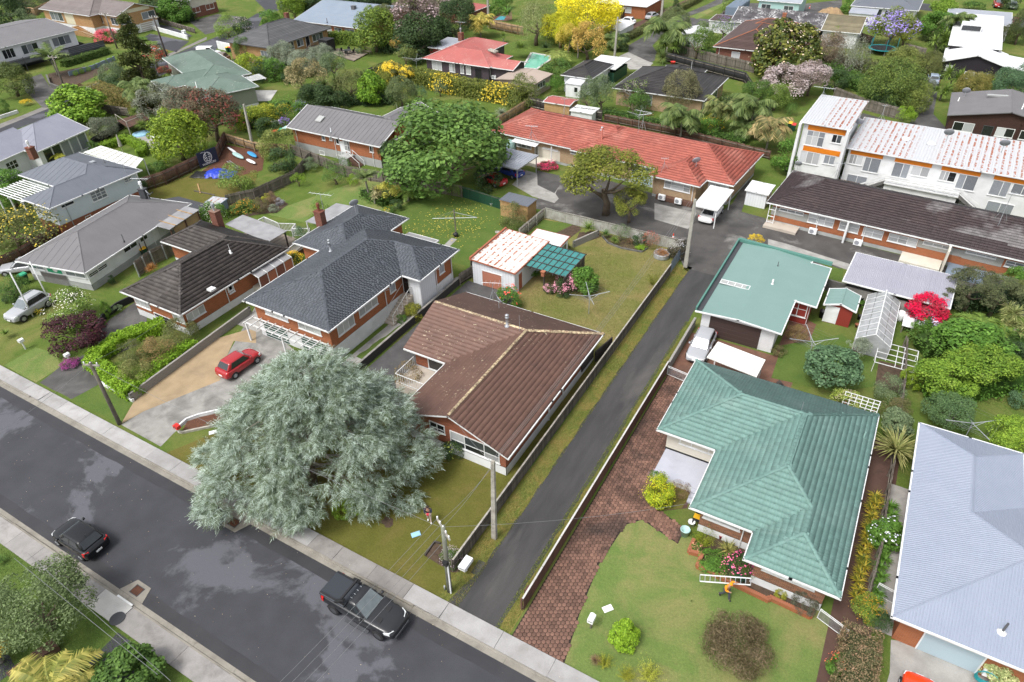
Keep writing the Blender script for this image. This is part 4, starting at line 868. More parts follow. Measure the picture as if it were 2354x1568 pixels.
# ---- long dark tiled units on the right
H9=house('row_of_units','long orange brick row of units under a mossy dark purple tile roof',(-10.6,74.5),-4.3,[(-.1,0,36,10,2.6,.36,'x',('h','h'))],ZM.roof_purple,WP,[(0,.4,ZM.plaster_grey,'plinth'),(.4,None,ZM.brick_orange,'wall')],('roman',.36,.36),over=.6)
f9=('y',.6,-1)
PN(H9,f9,(7,40,330),(7,355,480),ZM.board_grey_v,.02,'porch_wall');win(H9,f9,(7,115,345),(7,320,410),3,(1,),'gn');
for a,b_,n_ in(((7,385,400),(7,590,520),3),((7,672,470),(7,820,575),2),((7,890,525),(7,1040,630),2),((7,1125,580),(7,1355,700),3)):win(H9,f9,a,b_,n_,(1.3,1),'gc')
PN(H9,f9,(7,1390,640),(7,1790,800),ZM.board_grey_v,.02,'porch_wall');win(H9,f9,(7,1440,650),(7,1685,730),3,(1,),'gc');PN(H9,f9,(7,1810,730),(7,2140,890),ZM.board_grey_v,.02,'porch_wall');win(H9,f9,(7,1830,740),(7,2090,810),3,(1,),'gn');win(H9,f9,(7,2200,830),(7,2420,930),3,(1,1),'gn')
for u in(5.5,10.3):pipe(H9,f9,u,0,2.3)
def slabh(H,p,q,z,m,name):B=MB();B.box(*H.L(p[0],p[1],0),*H.L(q[0],q[1],z));B.mk(name,m,H.t,O3)
slabh(H9,(.2,-1.0),(3.8,.58),.3,ZM.porch_cream,'porch_floor');slabh(H9,(14.3,-1.6),(18.0,.58),.4,ZM.plaster_cream,'porch_floor');slabh(H9,(18.6,-1.8),(21.9,.58),.4,ZM.steel_blue,'porch_floor');B=MB();B.box(*H9.L(18.1,-1.5,0),*H9.L(18.3,.6,2.5));B.mk('wing_wall',ZM.plaster_cream,H9.t,O3);B=MB();B.box(*H9.L(8.45,-.1,0),*H9.L(8.65,.6,2.5));B.mk('wing_wall',ZM.plw,H9.t,O3)
T=MB()
for(x0,x1)in((.3,1.0),):
	for x in(x0,x1):T.bar(H9.L(x,-.1,.3),H9.L(x,-.1,2.5),.07,.07)
	for z in(.4,1.1,1.9):T.bar(H9.L(x0,-.1,z),H9.L(x1,-.1,z),.06,.06)
T.mk('screen_frame',WP,H9.t,O3)
# ---- white flats
H10=house('block_of_flats','white two-storey flats with orange panels and rust-streaked white metal roof',(-10.8,87.9),-3,[(0,0,5.6,10.3,7.4,.035,'m-y'),(5.601,1.0,34,11.8,4.9,.035,'m-y')],ZM.roof_rusty,WP,[(0,None,ZM.plw,'wall')],('rib',.32,.16,.05),over=.35)
fa=('y',.35,-1);fb=('y',1.35,-1)
PN(H10,fa,*NE,ZM.orange_paint,.06,'fascia_panel',uz=(.9,5.2,6.5,7.1));PN(H10,fa,*NE,ZM.orange_paint,.06,'fascia_panel',uz=(.9,5.2,3.9,4.5));win(H10,fa,*NE,3,(1,.55),['gn','gc'],uz=(1.0,3.0,4.7,6.4));win(H10,fa,*NE,2,(1,),['gd','glass'],uz=(3.9,4.9,5.5,6.4));win(H10,fa,*NE,3,(1,),['gd','gc'],uz=(.8,3.0,2.4,3.8));win(H10,fa,*NE,2,(1,),'gn',uz=(3.6,4.8,2.8,3.8))
B=MB();B.box(*H10.L(-.1,-.4,0),*H10.L(.2,.5,7.3));B.box(*H10.L(5.35,-.5,0),*H10.L(5.65,1.4,7.3));B.mk('fin_wall',ZM.plw,H10.t,O3)
u=6.2
for(w_,k)in((3.6,'a'),(1.3,'w'),(3.9,'b'),(1.0,'w'),(3.9,'a'),(1.3,'w'),(3.9,'b'),(1.2,'w'),(3.9,'a')):
	if k!='w':
		PN(H10,fb,*NE,ZM.orange_paint,.07,'fascia_panel',uz=(u,u+w_,4.15,4.6))
		if k=='a':win(H10,fb,None,None,(1,.8,1.6),(1,),['gd','gc'],uz=(u+.1,u+w_*.42,3.0,4.05));win(H10,fb,None,None,(1,1.6),(1,),'gn',uz=(u+w_*.5,u+w_-.1,2.4,4.05))
		else:win(H10,fb,None,None,(1.4,1),(1,),'gn',uz=(u+.1,u+w_*.45,2.4,4.05));win(H10,fb,None,None,(1.2,1),(1,),['gc','gn'],uz=(u+w_*.52,u+w_-.1,3.0,4.05))
		win(H10,fb,*NE,2,(1,),'gn',uz=(u+.4,u+w_-1.0,.5,1.6))
	u+=w_
for(x,y)in((11.3,6.4),(14.1,6.2),(24.6,5.2),(26.9,5.0)):B=MB();c=H10.L(x,y,5.1);B.lathe([(.5,0),(.48,.18),(.3,.3),(.05,.34)],c,10);B.mk('roof_dome',ZM.wpl,H10.t,O3,smooth=1)
st=thing('stair_balcony','white railed landing with two flights of stairs in front of the white flats','balcony',H10.W(15,.5,0),rad(-3))
B=MB();B.box(-4.2,-.8,1.9,3.6,.8,2.05);B.mk('landing',ZM.plw,st,O3)
for(x0,x1)in((-4.2,-7.2),(3.6,6.6)):
	T=MB();T.bar((x0,-.75,2.9),(x1,-.75,.9),.05,.16);T.bar((x0,-.75,2.4),(x1,-.75,.45),.05,.14);T.mk('stair_rail',WP,st,O3);T=MB();T.bar((x0,0,1.9),(x1,0,0),1.4,.12);T.mk('stair',ZM.stone,st,O3)
for z in(2.35,2.6,2.9):T=MB();T.bar((-4.2,-.78,z),(3.6,-.78,z),.05,.14);T.mk('rail',WP,st,O3)
B=MB();B.box(-4.1,-.5,0,3.5,.7,1.88);B.mk('base',ZM.plw,st,O3)
# ---- teal tiled house
H11=house('brick_house','brick house with sea-green tile hip roof in front of the pink azalea bed',(0,0),0,[(-8.95,34.8,4.35,43.6,2.6,.39,'x',('h','h')),(-4.77,29.25,4.35,43.6,2.6,.39,'y',('h','h')),(-.85,27.1,4.35,38,2.6,.39,'y',('h','h'))],ZM.roof_teal,WP,[(0,.65,ZM.plw,'plinth'),(.65,None,ZM.brick_mottle,'wall')],('roman',.40,.36),over=.6)
PN(H11,('y',35.4,-1),*NE,ZM.plaster_cream,.03,'porch_wall',uz=(-8.35,-4.2,.1,2.45));win(H11,('y',35.4,-1),(10,1555,905),(10,1850,1040),(1,1.6,.4),(1,),'gn');win(H11,('y',29.85,-1),(14,1775,20),(14,2085,170),(1,1.2),(1,),'gc');pipe(H11,('y',29.85,-1),-1.45,0,2.3)
win(H11,('y',27.7,-1),(14,2320,510),(15,415,715),(1,1,1,1),(1,),'gn');B=MB();B.box(-8.3-H11.c[0],32.7-H11.c[1],0,-4.2-H11.c[0],35.38-H11.c[1],.5);B.mk('porch_floor',ZM.porch_lilac,H11.t,O3);PN(H11,('y',32.7,-1),*NE,ZM.plw,.02,'plinth',uz=(-8.3,-4.2,0,.46))
for i in range(3):B=MB();B.box(*H11.L(-5.5,31.7+i*.33,0),*H11.L(-4.2,32.69 if i==2 else 32.02+i*.33,.16*(i+1)-.01));B.mk('step',ZM.porch_lilac,H11.t,O3)
win(H11,('x',3.75,1),*NE,2,(1,),'glass',uz=(33,35,1.2,2.2));VT(H11,(11,880,890),.55,.06,ZM.roof_teal);VT(H11,(11,305,640),.8,.015,kind='mast')
# ---- teal flat-roofed garage house
H12=house('garage_house','white garage annexe with smooth pale teal roof and wide brown garage door',(0,0),0,[(-11.1,50.4,-3.9,64.3,2.55,.07,'y',('g','g')),(-7.5,56.0,-2.1,63.3,2.424,.07,'m+x')],ZM.roof_teal_flat,WP,[(0,None,ZM.board_white,'wall')],('sheet',),over=.45)
f12=('y',50.85,-1);door(H12,f12,(6,1795,1340),(6,2310,1520),ZM.door_brown,uz=(-9.9,-5.5,.02,2.15),ribs=5,name='garage_door');PN(H12,('y',56.45,-1),*NE,ZM.red_paint,.03,'cladding',uz=(-4.3,-2.6,.05,2.3));win(H12,('y',56.45,-1),None,None,(1,1.3),(1,.8),('gd','gc'),uz=(-4.1,-2.8,.8,2.1));PN(H12,('x',-2.55,1),*NE,ZM.red_paint,.03,'cladding',uz=(56.5,62.8,.05,2.2))
T=MB();T.bar(H12.L(-11.15,50.4,2.75),H12.L(-11.15,64.4,2.75),.14,.3);T.bar(H12.L(-11.1,64.35,2.78),H12.L(-2.1,63.7,2.7),.35,.3);T.mk('parapet',ZM.teal_trim,H12.t,O3);T=MB();T.bar(H12.L(-10.86,50.5,2.6),H12.L(-10.86,64.2,2.6),.4,.06);T.mk('box_gutter',ZM.dmt,H12.t,O3)
c=on_roof(H12,(6,2050,1055));B=MB();c=H12.L(*c);B.box(c[0]-1.3,c[1]-.32,c[2]+.01,c[0]+1.3,c[1]+.32,c[2]+.07);B.mk('skylight',ZM.gb,H12.t,O3);T=MB();[T.bar((c[0]-1.3+i*.65,c[1]-.33,c[2]+.08),(c[0]-1.3+i*.65,c[1]+.33,c[2]+.08),.06,.03)for i in range(5)];[T.bar((c[0]-1.35,c[1]+s_*.33,c[2]+.07),(c[0]+1.35,c[1]+s_*.33,c[2]+.07),.06,.05)for s_ in(-1,1)];T.mk('skylight_frame',WP,H12.t,O3)
VT(H12,(7,40,1045),.5,.07,WP);VT(H12,(7,90,880),.5,.03,ZM.dmt)
# ---- lilac corrugated carport
H13=house('carport','long flat carport with lilac-grey corrugated roof beside the dark tiled units',(-.7,61.9),-3,[(0,0,8.8,5.7,2.25,.03,'m-y')],ZM.roof_corr,WP,[(0,1.6,ZM.block_wall,'wall')],('rib',.16,.09,.035),over=.3,cat='carport')
# ---- big blue roof
H14=house('brick_house','brick house with large powder-blue corrugated roof at the right edge',(0,0),0,[(7,30,13.2,44.1,2.6,.35,'y',('h','h')),(7,27.3,26,39,2.6,.35,'x',('h','h'))],ZM.roof_blue,WP,[(0,None,ZM.brick_orange,'wall')],('rib',.15,.07,.016),over=.6)
door(H14,('y',27.9,-1),(15,1385,1075),(15,1860,1420),ZM.door_pale,uz=(8.85,11.65,.02,2.2),name='garage_door');VT(H14,(15,2155,1105),.75,.06,ZM.dmt);VT(H14,(15,2150,1108),.1,.12,WP)
# ---- white garage with rusty roof
H15=house('garage','white garage with rust-streaked white roof and a terracotta roller door',(0,0),0,[(-33.35,48.45,-28.3,55.5,2.55,.05,'m+x')],ZM.roof_rust_light,ZM.rust_trim,[(0,None,ZM.board_vert,'wall')],('rib',.3,.03,.03),over=.12,cat='garage')
door(H15,('y',48.57,-1),*NE,ZM.door_terra,uz=(-32.1,-29.9,.02,1.75),ribs=9,name='garage_door');T=MB();T.bar(H15.L(-33.35,48.4,2.85),H15.L(-33.35,55.5,2.85),.18,.28);T.mk('parapet',ZM.rust_trim,H15.t,O3);door(H15,('x',-28.42,1),*NE,ZM.rust_trim,uz=(49.3,50.0,.05,1.9),name='side_door')
H15b=house('garden_shed','small flat white shed with red edging behind the rusty roofed garage',(0,0),0,[(-30.9,55.6,-27.1,57.9,2.15,.04,'m-y')],ZM.roof_white,ZM.rust_trim,[(0,None,ZM.plw,'wall')],('rib',.3,.03,.02),over=.1,cat='shed')
win(H15b,('x',-27.2,1),*NE,2,(1,),'glass',uz=(56.2,57.4,.9,1.7))
# houses further back
def qw(H,wall,spans,z0=1.1,z1=2.2,gl=('gn','gc'),rows=(1,)):
	for(u0,u1,n_)in spans:window(H,wall,*NE,n_,rows,[MATS[x]for x in gl],uz=(u0,u1,z0,z1))
H16=house('weatherboard_house','sage green house with mottled sea-green angled metal roof by the back street',(-98,76),-23,[(-27.5,-3.2,-6,6.0,3.3,.3,'x',('h','h')),(-9,-5,2.2,4.2,3.3,.3,'x',('h','h')),(-13.5,-8.8,-6.8,3,3.3,.3,'y',('h','h'))],ZM.roof_sage,WP,[(0,.6,ZM.plw,'plinth'),(.6,None,ZM.board_sage,'wall')],('sheet',),over=.5)
qw(H16,('y',-4.5,-1),[(-5.0,-2.5,2),(-.8,.8,2)],1.0,2.6);qw(H16,('x',1.7,1),[(-2.5,-.5,2)],1.0,2.6);qw(H16,('y',-8.3,-1),[(-12.6,-9,3)],.8,2.6);VT(H16,(0,1810,805),.9,.05,WP)
T=MB();[T.bar(H16.L(-6+i*.45,4.4,2.9),H16.L(-6+i*.45,7.4,2.9),.2,.05)for i in range(8)];T.bar(H16.L(-6.2,7.2,2.8),H16.L(-2.6,7.2,2.8),.1,.12);T.mk('pergola_slat',WP,H16.t,O3)
H17=house('weatherboard_house','long white weatherboard house with grey roof and dark slatted balcony at top left',(0,0),0,[(-178,58,-157,88.3,4.4,.13,'y',('g','g'))],ZM.roof_grey,WP,[(0,1.5,ZM.black_timber,'plinth'),(1.5,None,ZM.board_white,'wall')],('rib',.8,.04,.02),over=.5)
qw(H17,('x',-157.5,1),[(66,70.2,3),(72.4,74.6,3),(76.2,79.4,3),(82.6,86.4,3)],2.2,3.8,('glass','gn','gd'));door(H17,('x',-157.5,1),*NE,ZM.gb,uz=(80.6,82.0,1.6,3.7),name='ranch_slider')
bl=thing('balcony','dark slatted balcony along the front of the long white house','balcony',(-155.5,72,0));B=MB();B.box(-157.3,62,1.3,-154,79,1.5);B.mk('floor',ZM.deck_slate,bl)
for k in range(6):T=MB();z=1.62+k*.16;T.bar((-153.9,62,z),(-153.9,79,z),.05,.12);T.mk('slat',ZM.deck_slate,bl)
for y in(62,66,70,74,78.9):T=MB();T.bar((-154.05,y,0),(-154.05,y,2.6),.12,.12);T.mk('post',ZM.deck_slate,bl)
bl=thing('balcony','dark grey deck with slatted front at the end of the long white house','balcony',(-153.5,86,0));B=MB();B.box(-157.3,82,1.2,-152,90,1.4);B.mk('floor',ZM.deck_slate,bl)
for k in range(7):T=MB();z=.5+k*.3;T.bar((-151.9,82,z),(-151.9,90,z),.05,.26);T.mk('slat',ZM.deck_slate,bl)
H17b=house('garage','small pale grey roofed garage behind the long white house',(0,0),0,[(-184,84,-173.5,94,2.8,.25,'x',('h','h'))],ZM.roof_mist,WP,[(0,None,ZM.board_white,'wall')],('sheet',),cat='garage')
H18=house('brick_house','tan brick house on a white rendered basement with mauve gable roof at top left',(0,0),0,[(-171.5,99.8,-160.2,110.5,4.5,.33,'x',('g','g')),(-186,97.5,-166.5,110.5,4.5,.33,'x',('g','h'))],ZM.roof_mauve,WP,[(0,1.8,ZM.plw,'plinth'),(1.8,None,ZM.brick_tan,'wall')],('course',.4),over=.5)
qw(H18,('y',100.3,-1),[(-169.5,-166.6,2),(-163.4,-161.2,2)],2.5,3.9,('glass','gn'));qw(H18,('x',-160.7,1),[(100.7,103.2,2),(106.4,109.8,2)],2.5,3.9,('glass','gn'));qw(H18,('y',98,-1),[(-183,-178.3,3)],2.3,4.0,('gn','glass'));PN(H18,('x',-160.7,1),*NE,ZM.board_cream,.05,'gable_board',uz=(101.5,108.8,4.45,5.2));door(H18,('x',-160.7,1),*NE,ZM.door_fawn,uz=(105.2,108.4,.02,1.75),ribs=4,name='garage_door')
PN(H18,('y',98,-1),*NE,ZM.board_cream,.03,'porch_wall',uz=(-177.2,-173.8,1.9,4.2));door(H18,('y',100.3,-1),*NE,WP,uz=(-171.2,-170.1,1.8,3.9),name='entry_door')
B=MB();
for i in range(9):B.box(*H18.L(-173.5+i*.7,96.5,0),*H18.L(-172.8+i*.7,97.9,1.8-i*.19))
B.mk('stair',ZM.brick_tan,H18.t,O3)
H19=house('brick_house','tan brick house with charcoal tile hip roof and a small timber side landing',(0,0),0,[(-122.6,97.0,-110.2,114.6,3.5,.42,'y',('h','h'))],ZM.roof_char,ZM.roof_char,[(0,None,ZM.brick_tan,'wall')],('course',.42),over=.6)
qw(H19,('x',-110.8,1),[(100.6,102.4,2),(103.2,103.9,1),(104.9,106.6,2),(109.4,112.4,3)],1.9,3.1,('glass','gn'));qw(H19,('y',97.6,-1),[(-113.4,-110.9,3)],1.0,2.6,('gn',));chy(H19,(1,285,165),.8,.8,.9,ZM.brick_dk,None,0);pipe(H19,('x',-110.8,1),102.9,0,3.2);door(H19,('x',-110.8,1),*NE,ZM.gd,uz=(107.4,108.4,1.3,3.2),name='side_door')
ld=thing('side_landing','grey timber landing with stairs on the side of the tan brick house','landing',(-110,108,0));B=MB();B.box(-110.75,106.8,1.1,-109,109.6,1.25);B.mk('floor',ZM.tgy,ld)
for k in range(10):T=MB();y=106.9+k*.29;T.bar((-109.0,y,1.25),(-109.0,y,2.15),.06,.03);T.mk('baluster',ZM.tgy,ld)
T=MB();T.bar((-109,106.8,2.2),(-109,109.6,2.2),.08,.08);T.bar((-109,106.8,2.2),(-109,104.2,.9),.08,.08);T.bar((-109.9,106.8,1.2),(-109.9,104.0,0),1.2,.12);T.mk('stair',ZM.tgy,ld)
B=MB();B.box(-108.9,109.0,0,-106.6,111.2,2.5);B.box(-109.0,108.9,2.5,-106.5,111.3,2.6);tag(B.mk('tool_shed',ZM.black_timber,None,(-107.7,110,0)),'square black tool shed against the tan brick house','shed')
H20=house('brick_house','low orange brick house with long azure-grey metal roof behind the dark trees',(0,0),0,[(-125,118.5,-104.5,140,3.0,.22,'x',('g','g'))],ZM.roof_azure,WP,[(0,None,ZM.brick_orange,'wall')],('course',.4),over=.5)
qw(H20,('y',119,-1),[(-122.6,-119.6,3),(-113.4,-111.4,2),(-110.4,-107.8,2)],.9,2.4,('gn','glass'));door(H20,('y',119,-1),*NE,ZM.gb,uz=(-116.5,-114.4,.1,2.5),name='porch_door');VT(H20,(1,655,205),.8,.07,ZM.dmt);chy(H20,(1,900,85),.9,.8,.6,ZM.roof_char,None,0)
H21=house('weatherboard_house','plum-dark house with faded red metal hip roof and solar water heater',(0,0),0,[(-79.8,105.3,-65.6,113.4,3.0,.36,'x',('h','h')),(-80,105.3,-71,121,3.0,.36,'y',('h','h')),(-72,105.9,-61.2,111.3,2.9,.3,'x',('h','g'))],ZM.roof_pink,WP,[(0,None,ZM.board_purple,'wall')],('sheet',),over=.5)
qw(H21,('y',105.8,-1),[(-78.2,-76.2,2),(-74.4,-73.3,2),(-72.0,-71.4,1),(-70.8,-69.9,1)],1.2,2.5,('gc','gb'));qw(H21,('x',-66.1,1),[(106.3,107.5,2)],1.3,2.4,('glass',));door(H21,('y',105.8,-1),*NE,ZM.pblk,uz=(-68.9,-67.6,.1,2.3),name='entry_door',frame=ZM.board_purple);chy(H21,(1,1885,350),.9,.8,.9,ZM.brick_dk,ZM.galv)
c=H21.L(*on_roof(H21,(1,2185,500)))
for k in range(2):T=MB();T.tube([(c[0]-1.2,c[1]+.9-k*.6,c[2]+.5),(c[0]+.8,c[1]+.1-k*.6,c[2]+.5)],.24,8);T.mk('water_cylinder',ZM.rail_pale,H21.t,O3,smooth=1)
H21b=house('carport','grey flat roofed carport with red walls behind the faded red roofed house',(0,0),0,[(-84.5,113.4,-79.9,120.5,2.6,.04,'m-y')],ZM.roof_mist,WP,[(0,None,ZM.red_paint,'wall')],('sheet',),over=.2,cat='carport')
H22=house('garage','fawn fibre-cement garage with low fawn gable roof beside the pool',(0,0),0,[(-62.2,101.9,-54.9,108.5,2.4,.1,'y',('g','g'))],ZM.roof_fawn,ZM.roof_fawn,[(0,None,ZM.roof_fawn,'wall')],('sheet',),over=.25,cat='garage');qw(H22,('x',-55.15,1),[(103.5,106.2,3)],1.1,1.9,('glass',))
H23=house('garage','white garage with inky tile hip roof beside the white sheet carport',(0,0),0,[(-52.6,107.3,-47.0,116.5,2.8,.4,'y',('h','h'))],ZM.roof_ink,WP,[(0,None,ZM.board_vert,'wall')],('course',.4),over=.4,cat='garage');qw(H23,('x',-47.4,1),[(109.2,110.8,2)],1.1,2.2,('glass',))
H23b=house('garden_shed','white fibre-board shed with small window against the inky tiled garage',(0,0),0,[(-50.9,105.3,-48,107.6,2.2,.15,'m-y')],ZM.roof_white,WP,[(0,None,ZM.plw,'wall')],('rib',.3,.04,.02),over=.1,cat='shed',gut=0);qw(H23b,('y',105.4,-1),[(-49.2,-48.6,1)],.9,1.7,('gd',))
H23c=house('carport','white sheet carport at the end of the tarmac lane',(0,0),0,[(-51.6,115.0,-46.0,121.8,2.55,.02,'m-y')],ZM.roof_white,WP,[(0,1.8,ZM.bin_green,'wall')],('rib',.3,.04,.02),over=.3,cat='carport')
H24=house('brick_house','cream brick house with inky black tile hip roof behind the bare white tree',(0,0),0,[(-42.0,104.5,-27.1,117.5,2.8,.36,'x',('h','h')),(-38.5,110,-31.5,120.2,2.8,.36,'y',('h','h'))],ZM.roof_ink,WP,[(0,None,ZM.brick_cream,'wall')],('course',.4),over=.5)
qw(H24,('y',105,-1),[(-37.5,-35.5,2)],.9,2.3,('gn',));PN(H24,('y',105,-1),*NE,ZM.plw,.03,'hatch',uz=(-37.3,-36.3,.1,.8));qw(H24,('x',-27.6,1),[(106,107.6,2),(111,113.5,2)],.9,2.3,('glass',));pipe(H24,('x',-27.6,1),105.6,0,2.5);VT(H24,(2,1645,660),1.6,.03,WP,'mast')
H25=house('brick_house','orange brick house with white metal roof at the top of the tarmac lane',(0,0),0,[(-71,162.5,-58.3,175,2.8,.3,'x',('h','h'))],ZM.roof_white,WP,[(0,None,ZM.brick_orange,'wall')],('sheet',),over=.4);qw(H25,('y',162.9,-1),[(-64.1,-62.2,1)],1.2,2.3,('gb',))
H25b=house('garage','white shed with low white roof beside the clipped hedge and lane',(0,0),0,[(-61.5,141.5,-56,149.5,2.3,.1,'y',('g','g'))],ZM.roof_white,WP,[(0,None,ZM.plw,'wall')],('sheet',),over=.2,cat='garage')
H25c=house('garden_shed','small dark brown shed with flat roof in front of the orange brick house',(0,0),0,[(-66.9,158.5,-62.8,161.4,2.3,.05,'m-y')],ZM.roof_moss,ZM.tbr,[(0,None,ZM.tbr,'wall')],('sheet',),over=.2,cat='shed')
H26=house('weatherboard_house','long white house with frosted patchy grey tile roof',(0,0),0,[(-37.2,155.2,-19.4,166,3.0,.34,'x',('g','g'))],ZM.roof_frost,WP,[(0,None,ZM.plw,'wall')],('course',.45),over=.4);qw(H26,('y',155.6,-1),[(-34.2,-33,1),(-27.6,-23.6,3),(-30.4,-29,1)],1.0,2.4,('glass','gn'));chy(H26,(3,145,180),.7,.7,1.1,ZM.terracotta,None,0)
H26b=house('weatherboard_house','white wing with mossy olive tile roof joined to the frosted grey roof',(0,0),0,[(-19.35,155.2,-12.2,166,2.95,.34,'x',('g','g'))],ZM.roof_moss,WP,[(0,None,ZM.plw,'wall')],('course',.45),over=.4)
H26c=house('garage','white flat roofed garage with brown top beside the frosted grey roof',(0,0),0,[(-42.2,157.2,-37.3,162.5,2.4,.03,'m-y')],ZM.roof_umber,WP,[(0,None,ZM.plw,'wall')],('sheet',),over=.1,cat='garage')
H27=house('brick_house','red brick house with umber brown tile hip roof behind the white-flowered magnolia',(0,0),0,[(-34.7,134.6,-22.8,152,3.0,.38,'y',('h','h')),(-34.7,144,-20.0,156,3.0,.38,'x',('h','h'))],ZM.roof_umber,WP,[(0,None,ZM.brick_dk,'wall')],('course',.42),over=.5,capmat=ZM.terracotta);qw(H27,('y',135.1,-1),[(-31.2,-29.8,1)],1.2,2.3,('gc',));pipe(H27,('y',135.1,-1),-33.6,0,2.7)
H28=house('weatherboard_house','white house with dark grey hip roof behind the purple jacaranda',(0,0),0,[(-17.4,180,-4,194,3.0,.36,'x',('h','h'))],ZM.roof_steel,WP,[(0,None,ZM.plw,'wall')],('sheet',),over=.5);qw(H28,('y',180.5,-1),[(-12,-11,1),(-10.3,-8.9,2)],1.3,2.5,('glass',));door(H28,('y',180.5,-1),*NE,ZM.gd,uz=(-7.9,-6.8,.1,2.4),name='back_door');B=MB();B.hexa([H28.L(*p)for p in[(-17.2,176.6,2.1),(-11.6,176.6,2.1),(-11.6,180,2.6),(-17.2,180,2.6),(-17.2,176.6,2.2),(-11.6,176.6,2.2),(-11.6,180,2.7),(-17.2,180,2.7)]]);B.mk('porch_roof',ZM.roof_mist,H28.t,O3);B=MB();B.box(*H28.L(-17.1,176.8,0),*H28.L(-11.7,176.95,2.1));B.mk('porch_wall',ZM.plw,H28.t,O3)
H29=house('rendered_house','house with large flat white metal roof at upper right',(0,0),0,[(3.0,148.4,11.0,171.9,4.0,.03,'m-y')],ZM.roof_white,WP,[(0,None,ZM.board_dark,'wall')],('rib',.5,.05,.03),over=.3);c=H29.L(*on_roof(H29,(3,1860,280)));B=MB();B.box(c[0]-1.7,c[1]-1.2,c[2],c[0]+1.7,c[1]+1.5,c[2]+1.2);B.mk('dormer',WP,H29.t,O3);B=MB();B.box(c[0]-1.5,c[1]-1.3,c[2]+.2,c[0]+1.5,c[1]-1.15,c[2]+1.0);B.mk('dormer_glass',ZM.gd,H29.t,O3)
H29b=house('rendered_house','low house with plain blue-grey flat roof by the top right street',(0,0),0,[(1.5,172.5,13,184,3.0,.02,'m-y')],ZM.roof_mist,WP,[(0,None,ZM.plw,'wall')],('sheet',),over=.3)
H30=house('weatherboard_house','dark plum weatherboard house with bright white gable roof at upper right',(0,0),0,[(2.8,141.0,12.3,150,3.0,.3,'y',('g','g')),(8,141.6,16.5,149.6,2.5,.1,'m+x')],ZM.roof_white,WP,[(0,None,ZM.board_dark,'wall')],('sheet',),over=.35);qw(H30,('y',141.35,-1),[(6.6,8.0,1),(8.6,10.6,1)],.6,1.6,('gb',));qw(H30,('y',141.35,-1),[(3.6,4.4,1)],1.6,2.3,('gb',))
H31=house('brick_house','dark brown brick house with mid-grey metal gable roof at the right edge',(0,0),0,[(5.1,112.4,19.4,123.3,3.0,.2,'y',('g','g'))],ZM.roof_grey,ZM.roof_grey,[(0,None,ZM.brick_brown,'wall')],('rib',.45,.05,.03),over=.35);qw(H31,('y',112.75,-1),[(6.2,8.6,2),(11.4,13.4,2),(14.2,15.3,1),(16,18,2)],1.0,2.1,('gc','gd'),);door(H31,('y',112.75,-1),*NE,ZM.gd,uz=(9.8,10.9,.05,2.1),name='back_door',frame=ZM.dmt);B=MB();c=H31.L(*on_roof(H31,(3,2100,890)));B.bar((c[0]-1.2,c[1]-.1,c[2]+.1),(c[0]+1.4,c[1]+.1,c[2]+.2),.5,.2);B.mk('skylight',ZM.gb,H31.t,O3);VT(H31,(3,1750,930),.5,.06,WP);pipe(H31,('y',112.75,-1),13.9,0,2.8,ZM.brick_brown)
H32=house('brick_house','dull red brick house with cream upper band at the top of the back street',(-161.5,119.4),0,[(-9,0,.8,9,4.0,.2,'x',('g','g'))],ZM.roof_mauve,WP,[(0,2.4,ZM.brick_dk,'plinth'),(2.4,None,ZM.plaster_cream,'wall')],('sheet',),over=.3)
qw(H32,('x',.5,1),[(.9,3.2,2),(5.2,7.6,2)],1.2,2.3,('gn',))
H33=house('garage','small white house with pale grey roof beyond the timber fence and palms',(-43.5,142.1),10,[(0,0,5.2,6.4,2.6,.2,'y',('g','g'))],ZM.roof_white,WP,[(0,None,ZM.plw,'wall')],('sheet',),over=.3)
bb=MB();bb.box(-42.3,170.0,.1,-39.4,180,2.7)
ct=thing('shipping_container','blue-grey corrugated shipping container in the work yard','container',(-40.8,175,0));bb.mk('body',ZM.steel_blue,ct);T=MB()
for i in range(10):T.bar((-42.2+i*.3,169.97,.2),(-42.2+i*.3,169.97,2.6),.12,.08)
for i in range(30):T.bar((-39.37,170.2+i*.33,.2),(-39.37,170.2+i*.33,2.6),.12,.08);T.bar((-42.2,170.2+i*.33,2.73),(-39.5,170.2+i*.33,2.73),.12,.05)
T.mk('rib',ZM.steel_blue,ct)
H34=house('weatherboard_house','pale mint weatherboard house beside the work yard at the top',(-37,177),0,[(0,0,9.5,9,3.2,.25,'x',('g','g'))],ZM.roof_mist,WP,[(0,None,ZM.teal_pale,'wall')],('sheet',),over=.3);qw(H34,('y',.3,-1),[(1,3,2),(6,8,2)],1.2,2.4,('glass',))
H35=house('brick_house','low red roofed house seen over the dark trees near the top centre',(-101,141),0,[(0,0,9,8,3,.3,'x',('h','h'))],ZM.roof_pink,WP,[(0,None,ZM.brick_dk,'wall')],('sheet',),over=.4)
H36=house('brick_house','house with faded red roof at the very top behind the tall dark pine',(-62,186),0,[(-22,0,-12,9,3,.3,'x',('h','h'))],ZM.roof_pink,WP,[(0,None,ZM.brick_dk,'wall')],('sheet',),over=.4)
